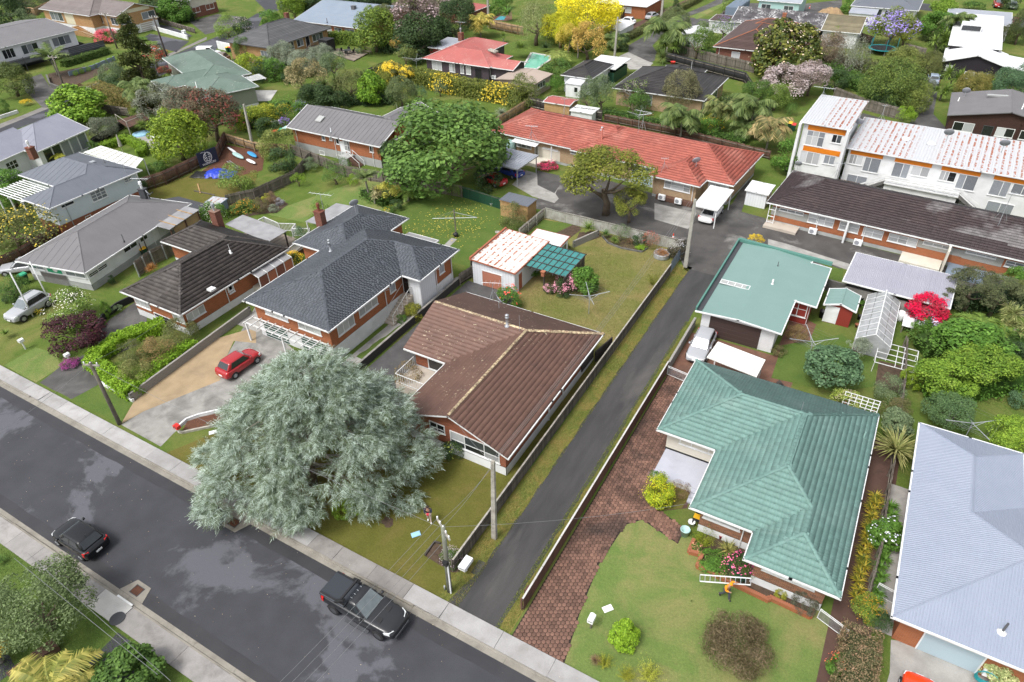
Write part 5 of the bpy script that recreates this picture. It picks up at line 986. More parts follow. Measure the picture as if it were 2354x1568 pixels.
# ---- sheds, carports, glasshouse
S1=house('garden_shed','orange cedar garden shed with pink and white gable roof behind the red units',(-50.2,96.2),0,[(0,0,4.6,3.2,1.9,.16,'x',('g','g'))],ZM.roof_pink,WP,[(0,None,ZM.ply,'wall')],('rib',.3,.06,.02),over=.12,cat='shed')
S2=house('garden_shed','low flat white shed roof beside the orange cedar shed',(-44.9,94.9),0,[(0,0,3.7,2.6,1.7,.02,'m-y')],ZM.roof_white,WP,[(0,None,ZM.plw,'wall')],('sheet',),over=.1,cat='shed')
S3=house('timber_shed','plywood shed with flat charcoal roof beside the dark green fence',(-38.4,62.5),-2,[(0,0,3.9,2.2,2.05,.03,'m-y')],ZM.roof_steel,ZM.ply,[(0,None,ZM.ply,'wall')],('rib',.4,.03,.015),over=.1,cat='shed',gut=0)
S4=house('garden_shed','red garden shed with white door and pale teal gable roof',(-1.55,57.6),0,[(0,0,2.6,2.8,1.95,.32,'y',('g','g'))],ZM.roof_teal_flat,WP,[(0,None,ZM.red_paint,'wall')],('rib',.6,.03,.015),over=.18,cat='shed');door(S4,('y',.18,-1),*NE,WP,uz=(.25,1.25,.05,1.75),name='door');
S5=house('garden_shed','small blue-grey metal shed with rust-spotted roof on the back deck',(-69.9,46.7),10,[(0,0,2.0,1.4,1.7,.06,'m-y')],ZM.roof_rusty,ZM.steel_blue,[(0,None,ZM.steel_blue,'wall')],('rib',.2,.05,.02),over=.05,cat='shed')
S6=house('garden_shed','small white corrugated shed between the red and dark tiled units',(-13.9,78.2),-4,[(0,0,2.6,2.4,1.9,.1,'m-y')],ZM.roof_white,WP,[(0,None,ZM.board_vert,'wall')],('rib',.2,.08,.02),over=.1,cat='shed')
def cpt(name,label,x0,y0,x1,y1,z,rm,pm,drop=.1,ribs=8,rz=0.0):
	t=thing(name,label,'carport',((x0+x1)/2,(y0+y1)/2,0),rz);cx,cy=(x0+x1)/2,(y0+y1)/2;x0-=cx;x1-=cx;y0-=cy;y1-=cy
	B=MB();B.hexa([(x0,y0,z-drop),(x1,y0,z-drop),(x1,y1,z),(x0,y1,z),(x0,y0,z-drop+.06),(x1,y0,z-drop+.06),(x1,y1,z+.06),(x0,y1,z+.06)]);B.mk('roof',rm,t,O3);T=MB()
	for i in range(ribs):x=x0+(i+.5)*(x1-x0)/ribs;T.bar((x,y0,z-drop+.075),(x,y1,z+.075),.05,.03)
	T.mk('roof_rib',rm,t,O3);T=MB()
	for a,b in(((x0,y0,z-drop),(x1,y0,z-drop)),((x0,y1,z),(x1,y1,z)),((x0,y0,z-drop),(x0,y1,z)),((x1,y0,z-drop),(x1,y1,z))):T.bar(a,b,.09,.16)
	T.mk('fascia',pm,t,O3)
	for x in(x0+.15,x1-.15):
		for y,zz in((y0+.2,z-drop),(y1-.3,z)):T=MB();T.bar((x,y,0),(x,y,zz),.1,.1);T.mk('post',pm,t,O3)
	return t
cpt('carport','white steel carport over the rear of a white sedan at the red roofed units',-17.7,70.6,-15.0,76.3,2.4,ZM.roof_white,WP,.1,12,rad(-2));cpt('carport','grey-white carport sheltering a red car and a blue car',-46.2,70.6,-40.2,75.6,2.4,ZM.roof_mist,ZM.galv,.1,14,rad(-4))
sh=thing('awning_sheet','weathered white flat porch sheet beside the silver wagon','porch sheet',(-6,45,0));B=MB();B.hexa([(-8.4,44.6,2.35),(-4.3,44.0,2.35),(-4.2,46.4,2.4),(-8.2,47.0,2.4),(-8.4,44.6,2.42),(-4.3,44.0,2.42),(-4.2,46.4,2.47),(-8.2,47.0,2.47)]);B.mk('sheet',ZM.poly_white,sh);[MB().bar((x,y,0),(x,y,2.33),.09,.09).mk('post',WP,sh)for x,y in((-8.1,46.8),(-4.35,46.2))]
gh=thing('glasshouse','weathered white framed glasshouse beside the red shed','glasshouse',(3.0,58.2,0));gx0,gx1,gy0,gy1=1.65,4.35,54.3,61.9
for i in range(9):
	y=gy0+i*(gy1-gy0)/8
	T=MB();T.bar((gx0,y,0),(gx0,y,1.4),.05,.05);T.bar((gx1,y,0),(gx1,y,1.4),.05,.05);T.bar((gx0,y,1.4),(3.0,y,2.3),.05,.05);T.bar((gx1,y,1.4),(3.0,y,2.3),.05,.05);T.mk('frame',WP,gh)
	if i<8:
		y2=y+(gy1-gy0)/8;e=.03
		for(xa,xb)in((gx0,3.0),(gx1,3.0)):
			for(t0,t1)in((0,.5),(.5,1)):
				P=[(xa+(xb-xa)*t,yy,1.4+.9*t+.01)for t,yy in((t0+.01,y+e),(t0+.01,y2-e),(t1-.01,y2-e),(t1-.01,y+e))];B=MB();B.add(P+[(p[0],p[1],p[2]+.012)for p in P],[(0,1,2,3),(4,5,6,7),(0,1,5,4),(1,2,6,5),(2,3,7,6),(3,0,4,7)]);B.mk('roof_pane',ZM.glasshouse,gh)
			B=MB();B.box(xa-.01,y+e,.1,xa+.01,y2-e,1.36);B.mk('side_pane',ZM.glasshouse,gh)
T=MB();T.bar((3,gy0,2.33),(3,gy1,2.33),.07,.06);T.bar((gx0,gy0,1.4),(gx0,gy1,1.4),.06,.06);T.bar((gx1,gy0,1.4),(gx1,gy1,1.4),.06,.06);T.mk('ridge',WP,gh)
for y in(gy0,gy1):B=MB();B.add([(gx0+.04,y,.05),(gx1-.04,y,.05),(gx1-.04,y,1.38),(3,y,2.24),(gx0+.04,y,1.38)],[(0,1,2,3,4)]);B.mk('end_pane',ZM.glasshouse,gh)
pg=thing('pergola','dark timber pergola glazed with green panes beside the white garage','pergola',(-26.2,52.7,0));px0,px1,py0,py1=-28.25,-23.9,50.4,55.1
for i in range(8):x=px0+(px1-px0)*i/7;T=MB();T.bar((x,py0-.2,2.36-i*.015),(x,py1+.1,2.46-i*.015),.07,.1);T.mk('rafter',ZM.tdk,pg)
for i in range(5):y=py0+(py1-py0)*i/4;T=MB();T.bar((px0,y,2.42+i*.02),(px1+.1,y,2.32+i*.02),.06,.06);T.mk('purlin',ZM.tdk,pg)
for i in range(7):
	for j in range(4):
		xa,xb=px0+(px1-px0)*i/7+.05,px0+(px1-px0)*(i+1)/7-.05;ya,yb=py0+(py1-py0)*j/4+.04,py0+(py1-py0)*(j+1)/4-.04;z=lambda x,y:2.36-.1*(x-px0)/(px1-px0)+.1*(y-py0)/(py1-py0)
		B=MB();B.hexa([(xa,ya,z(xa,ya)),(xb,ya,z(xb,ya)),(xb,yb,z(xb,yb)),(xa,yb,z(xa,yb)),(xa,ya,z(xa,ya)+.015),(xb,ya,z(xb,ya)+.015),(xb,yb,z(xb,yb)+.015),(xa,yb,z(xa,yb)+.015)]);B.mk('pane',ZM.glass_green,pg)
for x,y in((-24.1,50.6),(-24.1,54.9),(-26.2,50.5)):T=MB();T.bar((x,y,0),(x,y,2.3),.12,.12);T.mk('post',ZM.tdk,pg)
for k in range(9):T=MB();T.bar((-23.95,50.6,.5+k*.2),(-23.95,55,.5+k*.2),.03,.14);T.mk('slat',ZM.tdk,pg)
# foliage
def leafmat(name,blossom=0):
	s=N(name);oi=s.n('ShaderNodeObjectInfo');at=s.n('ShaderNodeAttribute');at.attribute_type='OBJECT';at.attribute_name='tip'
	ri=s.n('ShaderNodeNewGeometry').outputs['Random Per Island']
	f=s.math('POWER',s.ramp(s.noise(2.3,3),.3,.7),1.2);f=s.math('MULTIPLY',s.math('ADD',f,ri),.5)
	k=s.mix(s.ramp(f,.25,.85),oi.outputs['Color'],at.outputs['Color']);k=s.val(k,ri,.24)
	s.out(k,.55,.25)
	tr=s.n('ShaderNodeBsdfTranslucent');s.l(k,tr.inputs['Color']);mx=s.n('ShaderNodeMixShader');mx.inputs[0].default_value=.28
	s.l(s.b.outputs[0],mx.inputs[1]);s.l(tr.outputs[0],mx.inputs[2]);o=s.t.nodes['Material Output'];s.l(mx.outputs[0],o.inputs['Surface']);return s.m
LEAF=leafmat('foliage');RV=np.random.default_rng(11)
def unit(v):return v/(nrm(v,axis=-1,keepdims=1)+1e-9)
def leaves(P,Nn,size,aspect=.5,fold=.25,jit=.7,along=None):
	"""leaf quads at P with rough normals Nn"""
	n=len(P);Nn=unit(Nn+RV.normal(0,jit,(n,3))*.6);d=RV.normal(0,1,(n,3))if along is None else along+RV.normal(0,.35,(n,3))
	d=unit(d-Nn*np.sum(d*Nn,1,keepdims=1));s_=np.cross(Nn,d);sz=(size*RV.uniform(.65,1.35,n))[:,None]
	V=np.stack([P-d*sz*.5,P+s_*sz*aspect*.5+Nn*sz*fold*.2,P+d*sz*.5,P-s_*sz*aspect*.5+Nn*sz*fold*.2],1)
	return V.reshape(-1,3),np.arange(n*4).reshape(n,4)
def join(parts):
	V=[];F=[];b=0
	for v,f in parts:V.append(v);F.append(f+b);b+=len(v)
	return np.concatenate(V),np.concatenate(F)
def sph(n):return unit(RV.normal(0,1,(n,3)))
def blob(n=5000,lobes=26,lr=.36,size=.09,aspect=.55,bottom=-.55,up=.45,jit=.8,shell=.72,squash=1.0,inner=.15,shape=None):
	C_=sph(lobes*3);C_=C_[C_[:,2]>bottom][:lobes];k=len(C_);C_=C_*(RV.uniform(shell-.12,shell+.1,(k,1)));C_[:,2]*=squash
	if shape is not None:C_=shape(C_)
	r=lr*RV.uniform(.7,1.25,k);w_=r**2/np.sum(r**2);idx=RV.choice(k,n,p=w_);D=sph(n);out=unit(C_[idx]+1e-3)
	D=unit(D+out*.55+na([0,0,.35]));rad=r[idx]*RV.uniform(.72,1.08,n);P=C_[idx]+D*rad[:,None]
	ni=int(n*inner);P[:ni]*=RV.uniform(.5,.95,(ni,1));Nn=D+na([0,0,up]);return leaves(P,Nn,size,aspect,.25,jit)
def conifer(n=15000,size=.085):
	parts=[];L=60
	for i in range(L):
		t=RV.uniform(.02,1)**.8;a=RV.uniform(0,6.28);R=(.95*(1-t)**.75+.06)*RV.uniform(.7,1.1);m=max(20,int(n/L*(R+.25)*1.6));u=RV.uniform(.15,1,m)**.7
		P=np.stack([np.cos(a)*R*u,np.sin(a)*R*u,np.full(m,-1+2*t)-.12*R*u],1)+RV.normal(0,.07,(m,3))*na([1,1,.6]);al=na([cs_(a),sn(a),-.1])
		parts.append(leaves(P,np.tile([0,0,1.],(m,1)),size,.4,.2,.9,np.tile(al,(m,1))))
	return join(parts)
def spray(n=2600,shoots=70,size=.09,aspect=.28,spread=.8,droop=.15,base=-.9):
	parts=[];m=n//shoots
	for i in range(shoots):
		a=RV.uniform(0,6.28);tilt=RV.uniform(.1,1)*spread;d=na([cs_(a)*tilt,sn(a)*tilt,1.0]);d/=nrm(d);L=RV.uniform(1.0,1.8);u=RV.uniform(.1,1,m)
		P=na([0,0,base])+na([cs_(a),sn(a),0])*.12+d*(u*L)[:,None];P[:,2]-=droop*(u**2)*L;P+=RV.normal(0,.05,(m,3));parts.append(leaves(P,RV.normal(0,1,(m,3))+d*.4+na([0,0,.7]),size,aspect,.2,.8,np.tile(d,(m,1))))
	return join(parts)
def weeping(n=5200,strands=190,size=.06):
	parts=[];m=n//strands;C_=sph(strands);C_[:,2]=np.abs(C_[:,2])
	for c in C_:
		p0=c*na([.62,.62,.75])*RV.uniform(.5,1)+na([0,0,.15]);L=RV.uniform(.4,1.1);u=np.linspace(0,1,m);P=p0+np.stack([c[0]*.35*u**.5,c[1]*.35*u**.5,-L*u**1.3],1)+RV.normal(0,.035,(m,3))
		parts.append(leaves(P,np.tile(c+na([0,0,.5]),(m,1)),size,.3,.2,.7,np.tile([c[0]*.2,c[1]*.2,-1.],(m,1))))
	return join(parts)
def fronds(n=16,L=1.0,leaf=.26,arch=.9,rise=.5,seg=14,wid=.045,lw=.12,droop=0.0,hang=.5):
	"""pinnate fronds arching from the centre"""
	V=[];F=[];b=0
	for i in range(n):
		a=6.283*i/n+RV.uniform(-.25,.25);el=RV.uniform(.35,1)*rise;l=L*RV.uniform(.75,1.1);prev=np.zeros(3);d=na([cs_(a)*cs_(el),sn(a)*cs_(el),sn(el)]);side=na([-sn(a),cs_(a),0])
		for k in range(seg):
			t=k/seg;d=d+na([0,0,-arch/seg*(1+t)]);d/=nrm(d);p=prev+d*l/seg;w_=wid*(1-t)
			up=np.cross(d,side);
			V+=[prev-side*w_*.4,prev+side*w_*.4,p+side*w_*.3,p-side*w_*.3];F.append((b,b+1,b+2,b+3));b+=4
			ll=leaf*sn(math.pi*min(1,.12+t*.86))**.7
			for sg in(-1,1):
				tip=p+side*sg*ll+d*ll*.45+na([0,0,-hang*ll])+RV.normal(0,.02,3);q=prev+d*l/seg*.5;wv=d*lw*l/4
				V+=[q-wv,q+wv,tip+wv*.15,tip-wv*.15];F.append((b,b+1,b+2,b+3));b+=4
			prev=p
	return na(V),na(F)
def swords(n=60,L=1.0,wd=.06,up=.2,arch=.3,seg=3,lo=-.2):
	V=[];F=[];b=0
	for i in range(n):
		a=RV.uniform(0,6.283);el=RV.uniform(lo,1)**1*1.35+up*0;d=na([cs_(a)*cs_(el),sn(a)*cs_(el),sn(el)]);side=na([-sn(a),cs_(a),0]);l=L*RV.uniform(.7,1.1);p=d*.03
		for k in range(seg):
			t0,t1=k/seg,(k+1)/seg;d2=d+na([0,0,-arch*t1]);d2/=nrm(d2);q=p+d2*l/seg;w0=wd*(1-t0**1.5)*.5+.004;w1=wd*(1-t1**1.5)*.5+.002
			V+=[p-side*w0,p+side*w0,q+side*w1,q-side*w1];F.append((b,b+1,b+2,b+3));b+=4;p=q
	return na(V),na(F)
def cabbage(heads=5,n=55):
	parts=[]
	for i in range(heads):
		c=sph(1)[0]*na([.5,.5,.3])if heads>1 else np.zeros(3);v,f=swords(n,.62 if heads>1 else 1.0,.075,0,.35,3,-.45);parts.append((v+c,f))
	return join(parts)
def bare(n=46):
	B=MB();tips=[]
	def br(p,d,r,L,dep):
		q=p+d*L;B.tube([p,(p+q)/2+RV.normal(0,.04*L,3),q],[r*1.5,r*1.3,r],5 if dep<2 else 3,0)
		if dep>=4:tips.append(q);return
		for _ in range(3):
			e=d+RV.normal(0,.8,3)+na([0,0,.1]);br(q,e/nrm(e),r*.62,L*.72,dep+1)
	br(na([0,0,-1.]),na([0,0,1.]),.07,.45,0);return B,na(tips)
PROTO={}
def proto(k):
	if k in PROTO:return PROTO[k]
	a=k.rstrip('0123456789')
	V,F={'broad':lambda:blob(8500,34,.33,.082),'bigleaf':lambda:blob(5200,34,.34,.125,.6),'fine':lambda:blob(13000,44,.3,.062,.4,jit=1.0),'bush':lambda:blob(3600,26,.33,.10,.5,-.7),'bushfine':lambda:blob(5200,30,.33,.065,.45,-.7),'loose':lambda:blob(4600,22,.34,.075,.42,-.6,shell=.66,jit=1.1),'sparse':lambda:blob(2200,22,.36,.075,.5,-.5,shell=.7,jit=1.2),'puff':lambda:blob(7000,34,.25,.06,.5,-.3,up=.8,shell=.8),'layer':lambda:blob(9000,40,.27,.075,.36,-.45,up=.9,squash=.9,shell=.74),'flat':lambda:blob(2600,24,.3,.10,.5,-.1,squash=.55),'dense':lambda:blob(5200,60,.22,.075,.5,-.8,shell=.8,inner=.05),'twiggy':lambda:blob(12000,70,.3,.11,.12,-.6,jit=1.3,up=.1,inner=.4),'cone':lambda:blob(5000,70,.2,.07,.5,-1,shell=.72,shape=lambda c:np.column_stack([c[:,0]*(1.05-(c[:,2]+.75)*.55),c[:,1]*(1.05-(c[:,2]+.75)*.55),c[:,2]*1.15])),'conifer':conifer,'spray':spray,'weeping':weeping,'fern':lambda:fronds(20,1.05,.2,.95,.55,13,.04,.18,hang=.15),'palm':lambda:fronds(24,1.15,.34,1.25,1.15,14,.06,.19,hang=.6),'palmf':lambda:fronds(22,1.15,.3,1.15,1.1,34,.035,.1,hang=.6),'nikau':lambda:fronds(17,1.15,.28,.75,1.2,13,.06,.17,hang=.2),'cabbage':cabbage,'cabbageone':lambda:cabbage(1,110),'flax':lambda:swords(120,1.15,.06,0,.75,4,.25),'yucca':lambda:swords(80,1.0,.09,0,.12,2,.0),'strap':lambda:swords(46,1.0,.12,0,.8,3,.2),'grass':lambda:swords(260,1.05,.025,0,.9,4,.3),'bo':lambda:blob(900,34,.31,.085,.8,-.3,up=1.0,inner=0,jit=.9),'bf':lambda:blob(75,30,.36,.12,.9,-.25,up=1.0,inner=0,jit=.5),'bq':lambda:blob(2600,34,.30,.075,.8,-.2,up=1.0,inner=0),'bt':lambda:blob(420,34,.34,.05,.8,-.4,up=.8,inner=0)}[a]()
	PROTO[k]=npmesh(a+'_leaves',V,F,LEAF);return PROTO[k]
def trunkmesh(k):
	key='trunk%d'%k
	if key in PROTO:return PROTO[key]
	B=MB();R_=np.random.default_rng(k);top=na([R_.uniform(-.1,.1),R_.uniform(-.1,.1),.75]);B.tube([(0,0,-.05),(.02,.0,.3),top*.8,top],[.085,.065,.055,.045],7)
	for i in range(6):
		a=6.28*i/6+R_.uniform(-.4,.4);s_=top*R_.uniform(.6,1);e=s_+na([cs_(a)*.42,sn(a)*.42,R_.uniform(.2,.5)]);B.tube([s_,(s_+e)/2+(0,0,-.05),e],[.04,.028,.012],5)
	PROTO[key]=B.mesh('trunk_limbs',ZM.bark,smooth=1);return PROTO[key]
LUM=1.45
def colour(o,c,tip=None):
	o.color=(*[x*LUM for x in c],1);o['tip']=tuple(float(x)*LUM for x in(tip or c))
PAL=dict(dark=((.026,.048,.018),(.05,.085,.026)),deep=((.03,.056,.02),(.05,.09,.028)),mid=((.05,.10,.02),(.085,.15,.03)),rich=((.055,.125,.018),(.10,.19,.03)),lime=((.115,.2,.016),(.2,.3,.03)),yell=((.17,.19,.02),(.30,.29,.04)),olive=((.075,.088,.028),(.13,.14,.05)),drab=((.085,.082,.034),(.14,.125,.055)),silver=((.13,.155,.105),(.24,.27,.2)),sage=((.085,.125,.06),(.15,.19,.1)),grey=((.12,.135,.095),(.2,.21,.16)),brown=((.115,.075,.042),(.2,.135,.08)),rust=((.12,.10,.035),(.24,.16,.07)),purple=((.03,.009,.014),(.06,.018,.024)),gold=((.38,.27,.02),(.55,.42,.04)),gold2=((.30,.21,.05),(.48,.33,.1)),fern=((.085,.14,.026),(.16,.22,.045)),palm=((.06,.095,.025),(.12,.15,.05)),flaxy=((.13,.15,.04),(.3,.28,.12)),brom=((.10,.12,.015),(.36,.26,.03)),teal=((.055,.105,.05),(.1,.17,.085)),cream=((.20,.185,.09),(.32,.29,.16)),twig=((.10,.07,.05),(.21,.155,.115)))
GROW=1.12
def plant(label,pr,p,rq,zc=None,sz=1.0,pal='mid',name=None,cat=None,trunk=None,bl=None,group=None,sx=1.0,rz=None):
	"""p survey point of the crown centre, rq crown radius in survey quarter units"""
	q0=pr.rstrip('0123456789');q0={'palmf':('palm_tree','palm','stem'),'palm':('palm_tree','palm','stem'),'nikau':('palm_tree','palm','stem'),'cabbage':('cabbage_tree','cabbage tree','stem'),'cabbageone':('cabbage_tree','cabbage tree','stem')}.get(q0)
	if q0 and not name:name,cat,trunk=q0
	rp=rq*GROW/4.0;z=zc
	if z is None:
		z=.5
		for _ in range(6):z=rp*mpp(p,z)*sz*.82
	R=rp*mpp(p,z);c=g(p,z);name=name or('shrub' if trunk is None else 'tree');cat=cat or('shrub' if trunk is None else 'tree')
	t=thing(name,label,cat,(c[0],c[1],0),0,group);cr=obj('crown',proto(pr),t,(0,0,z),(0,0,uf(0,6.28)if rz is None else rz),(R*sx,R,R*sz));pc=PAL[pal]if isinstance(pal,str)else pal;colour(cr,*pc)
	if trunk:
		h=max(.5,z-R*sz*.1);tr=obj('trunk',trunkmesh(random.randint(1,4)),t,O3,(0,0,uf(0,6)),(R*1.15,R*1.15,h))if trunk==1 else None
		if trunk=='stem':
			B=MB();k=h/6;pts=[(sn(i*.8)*.06*h*.3,cs_(i*.7)*.05*h*.3-.015*h,i*k)for i in range(7)];pts[-1]=(0,0,h+.05);B.tube(pts,[.16,.14,.13,.12,.12,.11,.1],7);B.mk('trunk',ZM.bark_pale,t,O3,smooth=1)
	if bl:
		bp,bc=bl[0],bl[1];b_=obj('blossom',proto(bp),t,(0,0,z+.02),(0,0,uf(0,6.28)),(R*sx*1.03,R*1.03,R*sz*1.03));colour(b_,bc,bl[2]if len(bl)>2 else bc)
	return t
def HG(label,pts,wd,h,size=.16,pal='mid',n=None,name='hedge',bl=None,dens=1.0,aspect=.55,rough=.12,world=1,top=None):
	P=[na(p[:2],float)if(world)else g(p)[:2]for p in pts];Ls=[nrm(P[i+1]-P[i])for i in range(len(P)-1)];tot=sum(Ls);n=n or int((tot+wd)*(2*h+wd)*2.6/(size*size*aspect)*dens)
	n=min(n,26000);u=RV.uniform(-wd*.45,tot+wd*.45,n);c=np.zeros((n,2));d=np.zeros((n,2));acc=0
	for i,L in enumerate(Ls):
		dd=(P[i+1]-P[i])/L;m=(u>=acc-1e-6)&(u<=acc+L)if 0<i<len(Ls)-1 else((u<=acc+L)if i==0 and len(Ls)>1 else((u>acc)if len(Ls)>1 else np.ones(n,bool)))
		c[m]=P[i]+dd*(u[m]-acc)[:,None];d[m]=dd;acc+=L
	per=2*h+wd;v=RV.uniform(0,per,n);off=np.where(v<h,-wd/2,np.where(v<h+wd,v-h-wd/2,wd/2));z=np.where(v<h,v,np.where(v<h+wd,h,per-v));sd_=np.column_stack([-d[:,1],d[:,0]])
	nn=np.where((v<h)[:,None],np.column_stack([-sd_,np.zeros(n)]),np.where((v<h+wd)[:,None],np.tile([0,0,1.],(n,1)),np.column_stack([sd_,np.zeros(n)])))
	wob=np.sin(u*2.1)*np.cos(u*.9+v*2)*rough+np.sin(u*5.3+v*3)*rough*.5;ends=(u<0)|(u>tot)
	Q=np.column_stack([c+sd_*off[:,None],z])+nn*(wob+RV.normal(0,rough*.45,n))[:,None]
	Q-=nn*(RV.uniform(0,1,n)**2*size*1.4)[:,None];o=na([P[0][0],P[0][1],0]);V,F=leaves(Q-o,nn+na([0,0,.4]),size,aspect,.25,.9)
	t=thing(name,label,'hedge',o);cr=obj('foliage',npmesh('hedge_leaves',V,F,LEAF),t);cr['kind']='stuff';colour(cr,*(PAL[pal]if isinstance(pal,str)else pal))
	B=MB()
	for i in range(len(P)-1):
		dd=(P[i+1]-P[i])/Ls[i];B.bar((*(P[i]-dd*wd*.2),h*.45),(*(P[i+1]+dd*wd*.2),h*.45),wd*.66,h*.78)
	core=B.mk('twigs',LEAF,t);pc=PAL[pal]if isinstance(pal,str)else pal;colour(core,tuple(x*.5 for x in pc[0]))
	if bl:
		m=int(n*bl[0]);sel=RV.choice(n,m,0);cl_=np.sin(u[sel]*bl[3])+RV.normal(0,.4,m)>bl[4]if len(bl)>3 else np.ones(m,bool);sel=sel[cl_];V,F=leaves((Q-o)[sel]+nn[sel]*size*.4,nn[sel]+na([0,0,.6]),size*1.1,.8,.2,.7);b_=obj('blossom',npmesh('hedge_blossom',V,F,LEAF),t);colour(b_,bl[1],bl[2]);b_['kind']='stuff'
	return t
# the big blue-grey cedar by the street
def cedar(label,c,H_):
	t=thing('cedar_tree',label,'tree',(c[0],c[1],0));R=np.random.default_rng(8);ax=lambda z:na([.08*z,.2*max(0,z-2),z]);B=MB();B.tube([ax(0),ax(H_*.3),ax(H_*.6),ax(H_*.9)],[.42,.33,.2,.05],10);B.mk('trunk',ZM.bark,t,O3,smooth=1);limbs=MB();mats=[];K=120
	for i in range(K):
		f=(i+.5)/K;z=.9+(H_-1.6)*f**.92;a=i*2.39996+R.uniform(-.35,.35);prof=min(1,1.25*(1-f))**.62;rr=prof*R.uniform(.55,1.0)**.7*(1+.1*sn(2*a+.6));o=ax(z)*na([1,1,0]);q=na([o[0]+cs_(a)*6.6*rr,o[1]+sn(a)*5.0*rr,z-.5*rr]);q[1]+=.36*(q[0]-o[0]);lr=R.uniform(.7,1.5);out=na([cs_(a),sn(a),.1]);p0=ax(min(H_*.88,z+.3));limbs.tube([p0,(p0+q)/2+na([0,0,.5]),q],[.08,.05,.02],5,0)
		for m in range(int(80*lr)):
			d=R.normal(0,1,3);d/=nrm(d);d=d+out*.5+na([0,0,.4]);d/=nrm(d);p=q+d*lr*R.uniform(.55,1.05)*na([1.15,1.15,.62]);dr=d*na([1,1,.35])+out*.55+R.normal(0,.4,3)+na([0,0,-.25]);dr/=nrm(dr);up=na([0,0,1.])+d*.5+R.normal(0,.35,3);up-=dr*(up@dr);up/=nrm(up);s_=R.uniform(.6,1.3);p[2]=max(.35,p[2]);mats.append(np.column_stack([dr*s_,np.cross(dr,up)*s_,up*s_,p]))
	limbs.mk('branches',ZM.bark_pale,t,O3);tv=[];tf=[];rq=np.random.default_rng(3);b=0
	for j in range(13):
		s_=j/12;p=na([s_*.62,0,-.1*s_*s_]);sg=1 if j%2 else-1;l=.30*(1.15-s_*.75);e=p+na([l*.75,sg*l*.75,rq.uniform(-.07,.07)])if j<12 else p+na([.22,0,-.05]);dd=e-p;w_=na([-dd[1],dd[0],0]);w_=w_/(nrm(w_)+1e-9)*.027;tv+=[p-w_*.6,p+w_*.6,e+w_*.3,e-w_*.3];tf.append((b,b+1,b+2,b+3));b+=4
	me=scatter(na(tv),na(tf),na(mats),'cedar_needles',LEAF);cr=obj('needles',me,t);cr['kind']='stuff';colour(cr,(.075,.105,.045),(.36,.43,.385));return t
cedar('huge spreading blue-grey cedar on the front lawn overhanging the street',(-29.2,20.7),10.6)
# trees and shrubs, from the street to the top of the view
W1=(.62,.6,.62);
P_=plant
P_('olive grey-leaved feijoa tree beside the near footpath at lower left','fine',(12,330,880),410,2.2,.75,((.06,.09,.03),(.155,.20,.09)),trunk=1)
P_('dark glossy green shrub at the bottom edge beside the near driveway','bigleaf',(12,1100,1560),300,1.2,.6,'mid');P_('ragged yellow-tipped palm at the bottom left edge','palmf',(12,470,1620),360,2.2,.8,((.14,.16,.03),(.34,.29,.08)));P_('small golden frond plant at the left edge by the near drive','palmf',(12,-60,1300),130,1.0,.6,((.2,.17,.03),(.42,.3,.05)))
P_('low grass tuft at the left edge behind the near footpath','grass',(12,0,450),60,None,.7,'mid')
P_('lime green rounded rhododendron under the right side of the cedar','dense',(9,990,1470),130,None,.9,'lime');P_('second lime green shrub half under the cedar beside the lawn','dense',(9,800,1545),100,None,.8,'lime');P_('dark camellia against the front wall of the brown roofed house','bush',(9,1810,1000),92,None,1.0,'deep',bl=('bf',(.25,.3,.06)))
P_('sparse yellow-brown shrub beside the cream porch','sparse',(9,1390,300),115,1.0,.9,'rust',trunk=1)
P_('white-flowering daisy bush in the bed by the front power pole','bushfine',(13,1790,420),95,None,.9,'mid',bl=('bt',(.62,.5,.62)))
P_('golden green ornamental shrub in front of the lilac porch','bush',(10,1350,1390),140,None,.95,((.17,.23,.015),(.33,.37,.02)),bl=('bt',(.6,.5,.02)));P_('small dark rose bushes at the foot of the lilac porch','sparse',(10,1560,1370),90,None,.6,'brown');P_('green border plants along the edge of the lilac porch','bushfine',(10,1330,1250),70,None,.7,'rich',bl=('bt',(.5,.4,.55)))
P_('weeping golden-green feathery shrub at the corner of the brick planter','spray',(14,1770,225),115,None,1.0,((.12,.15,.012),(.23,.26,.03)));P_('variegated yellow striped strap plant in the brick planter','yucca',(14,1985,350),105,.4,.7,((.09,.11,.03),(.32,.28,.09)));P_('low green ground plants in the brick planter','flat',(14,1860,470),150,.2,.5,'rich');P_('peach rose bush at the near end of the brick planter','bushfine',(14,1700,330),48,None,.9,'rich',bl=('bf',(.65,.3,.2)))
P_('pink rose bush behind the green garden bench','sparse',(14,2040,510),110,.5,.8,'mid',bl=('bf',(.75,.16,.3)));P_('dark glossy bush beside the downpipe in the brick planter','bush',(14,2110,440),70,.4,1,'deep',bl=('bf',(.6,.06,.25)));P_('pink flowered shrub at the house end of the planter','sparse',(14,2190,560),60,.5,1,'mid',bl=('bf',(.75,.12,.35)))
P_('small lime shrub in the mulched bed by the brick wall','dense',(15,120,765),52,None,.9,'yell');P_('dark clipped cube-shaped bush at the end of the brick edging','dense',(15,335,840),108,None,.85,((.05,.055,.035),(.12,.12,.085)))
P_('round bright lime citrus bush on the front lawn of the green roofed house','bigleaf',(14,1035,1140),122,None,1.05,((.13,.23,.015),(.24,.36,.03)));P_('large brown-red bottlebrush with dead twigs on the front lawn','twiggy',(14,2075,1225),285,1.1,.72,((.075,.06,.028),(.19,.145,.09)))
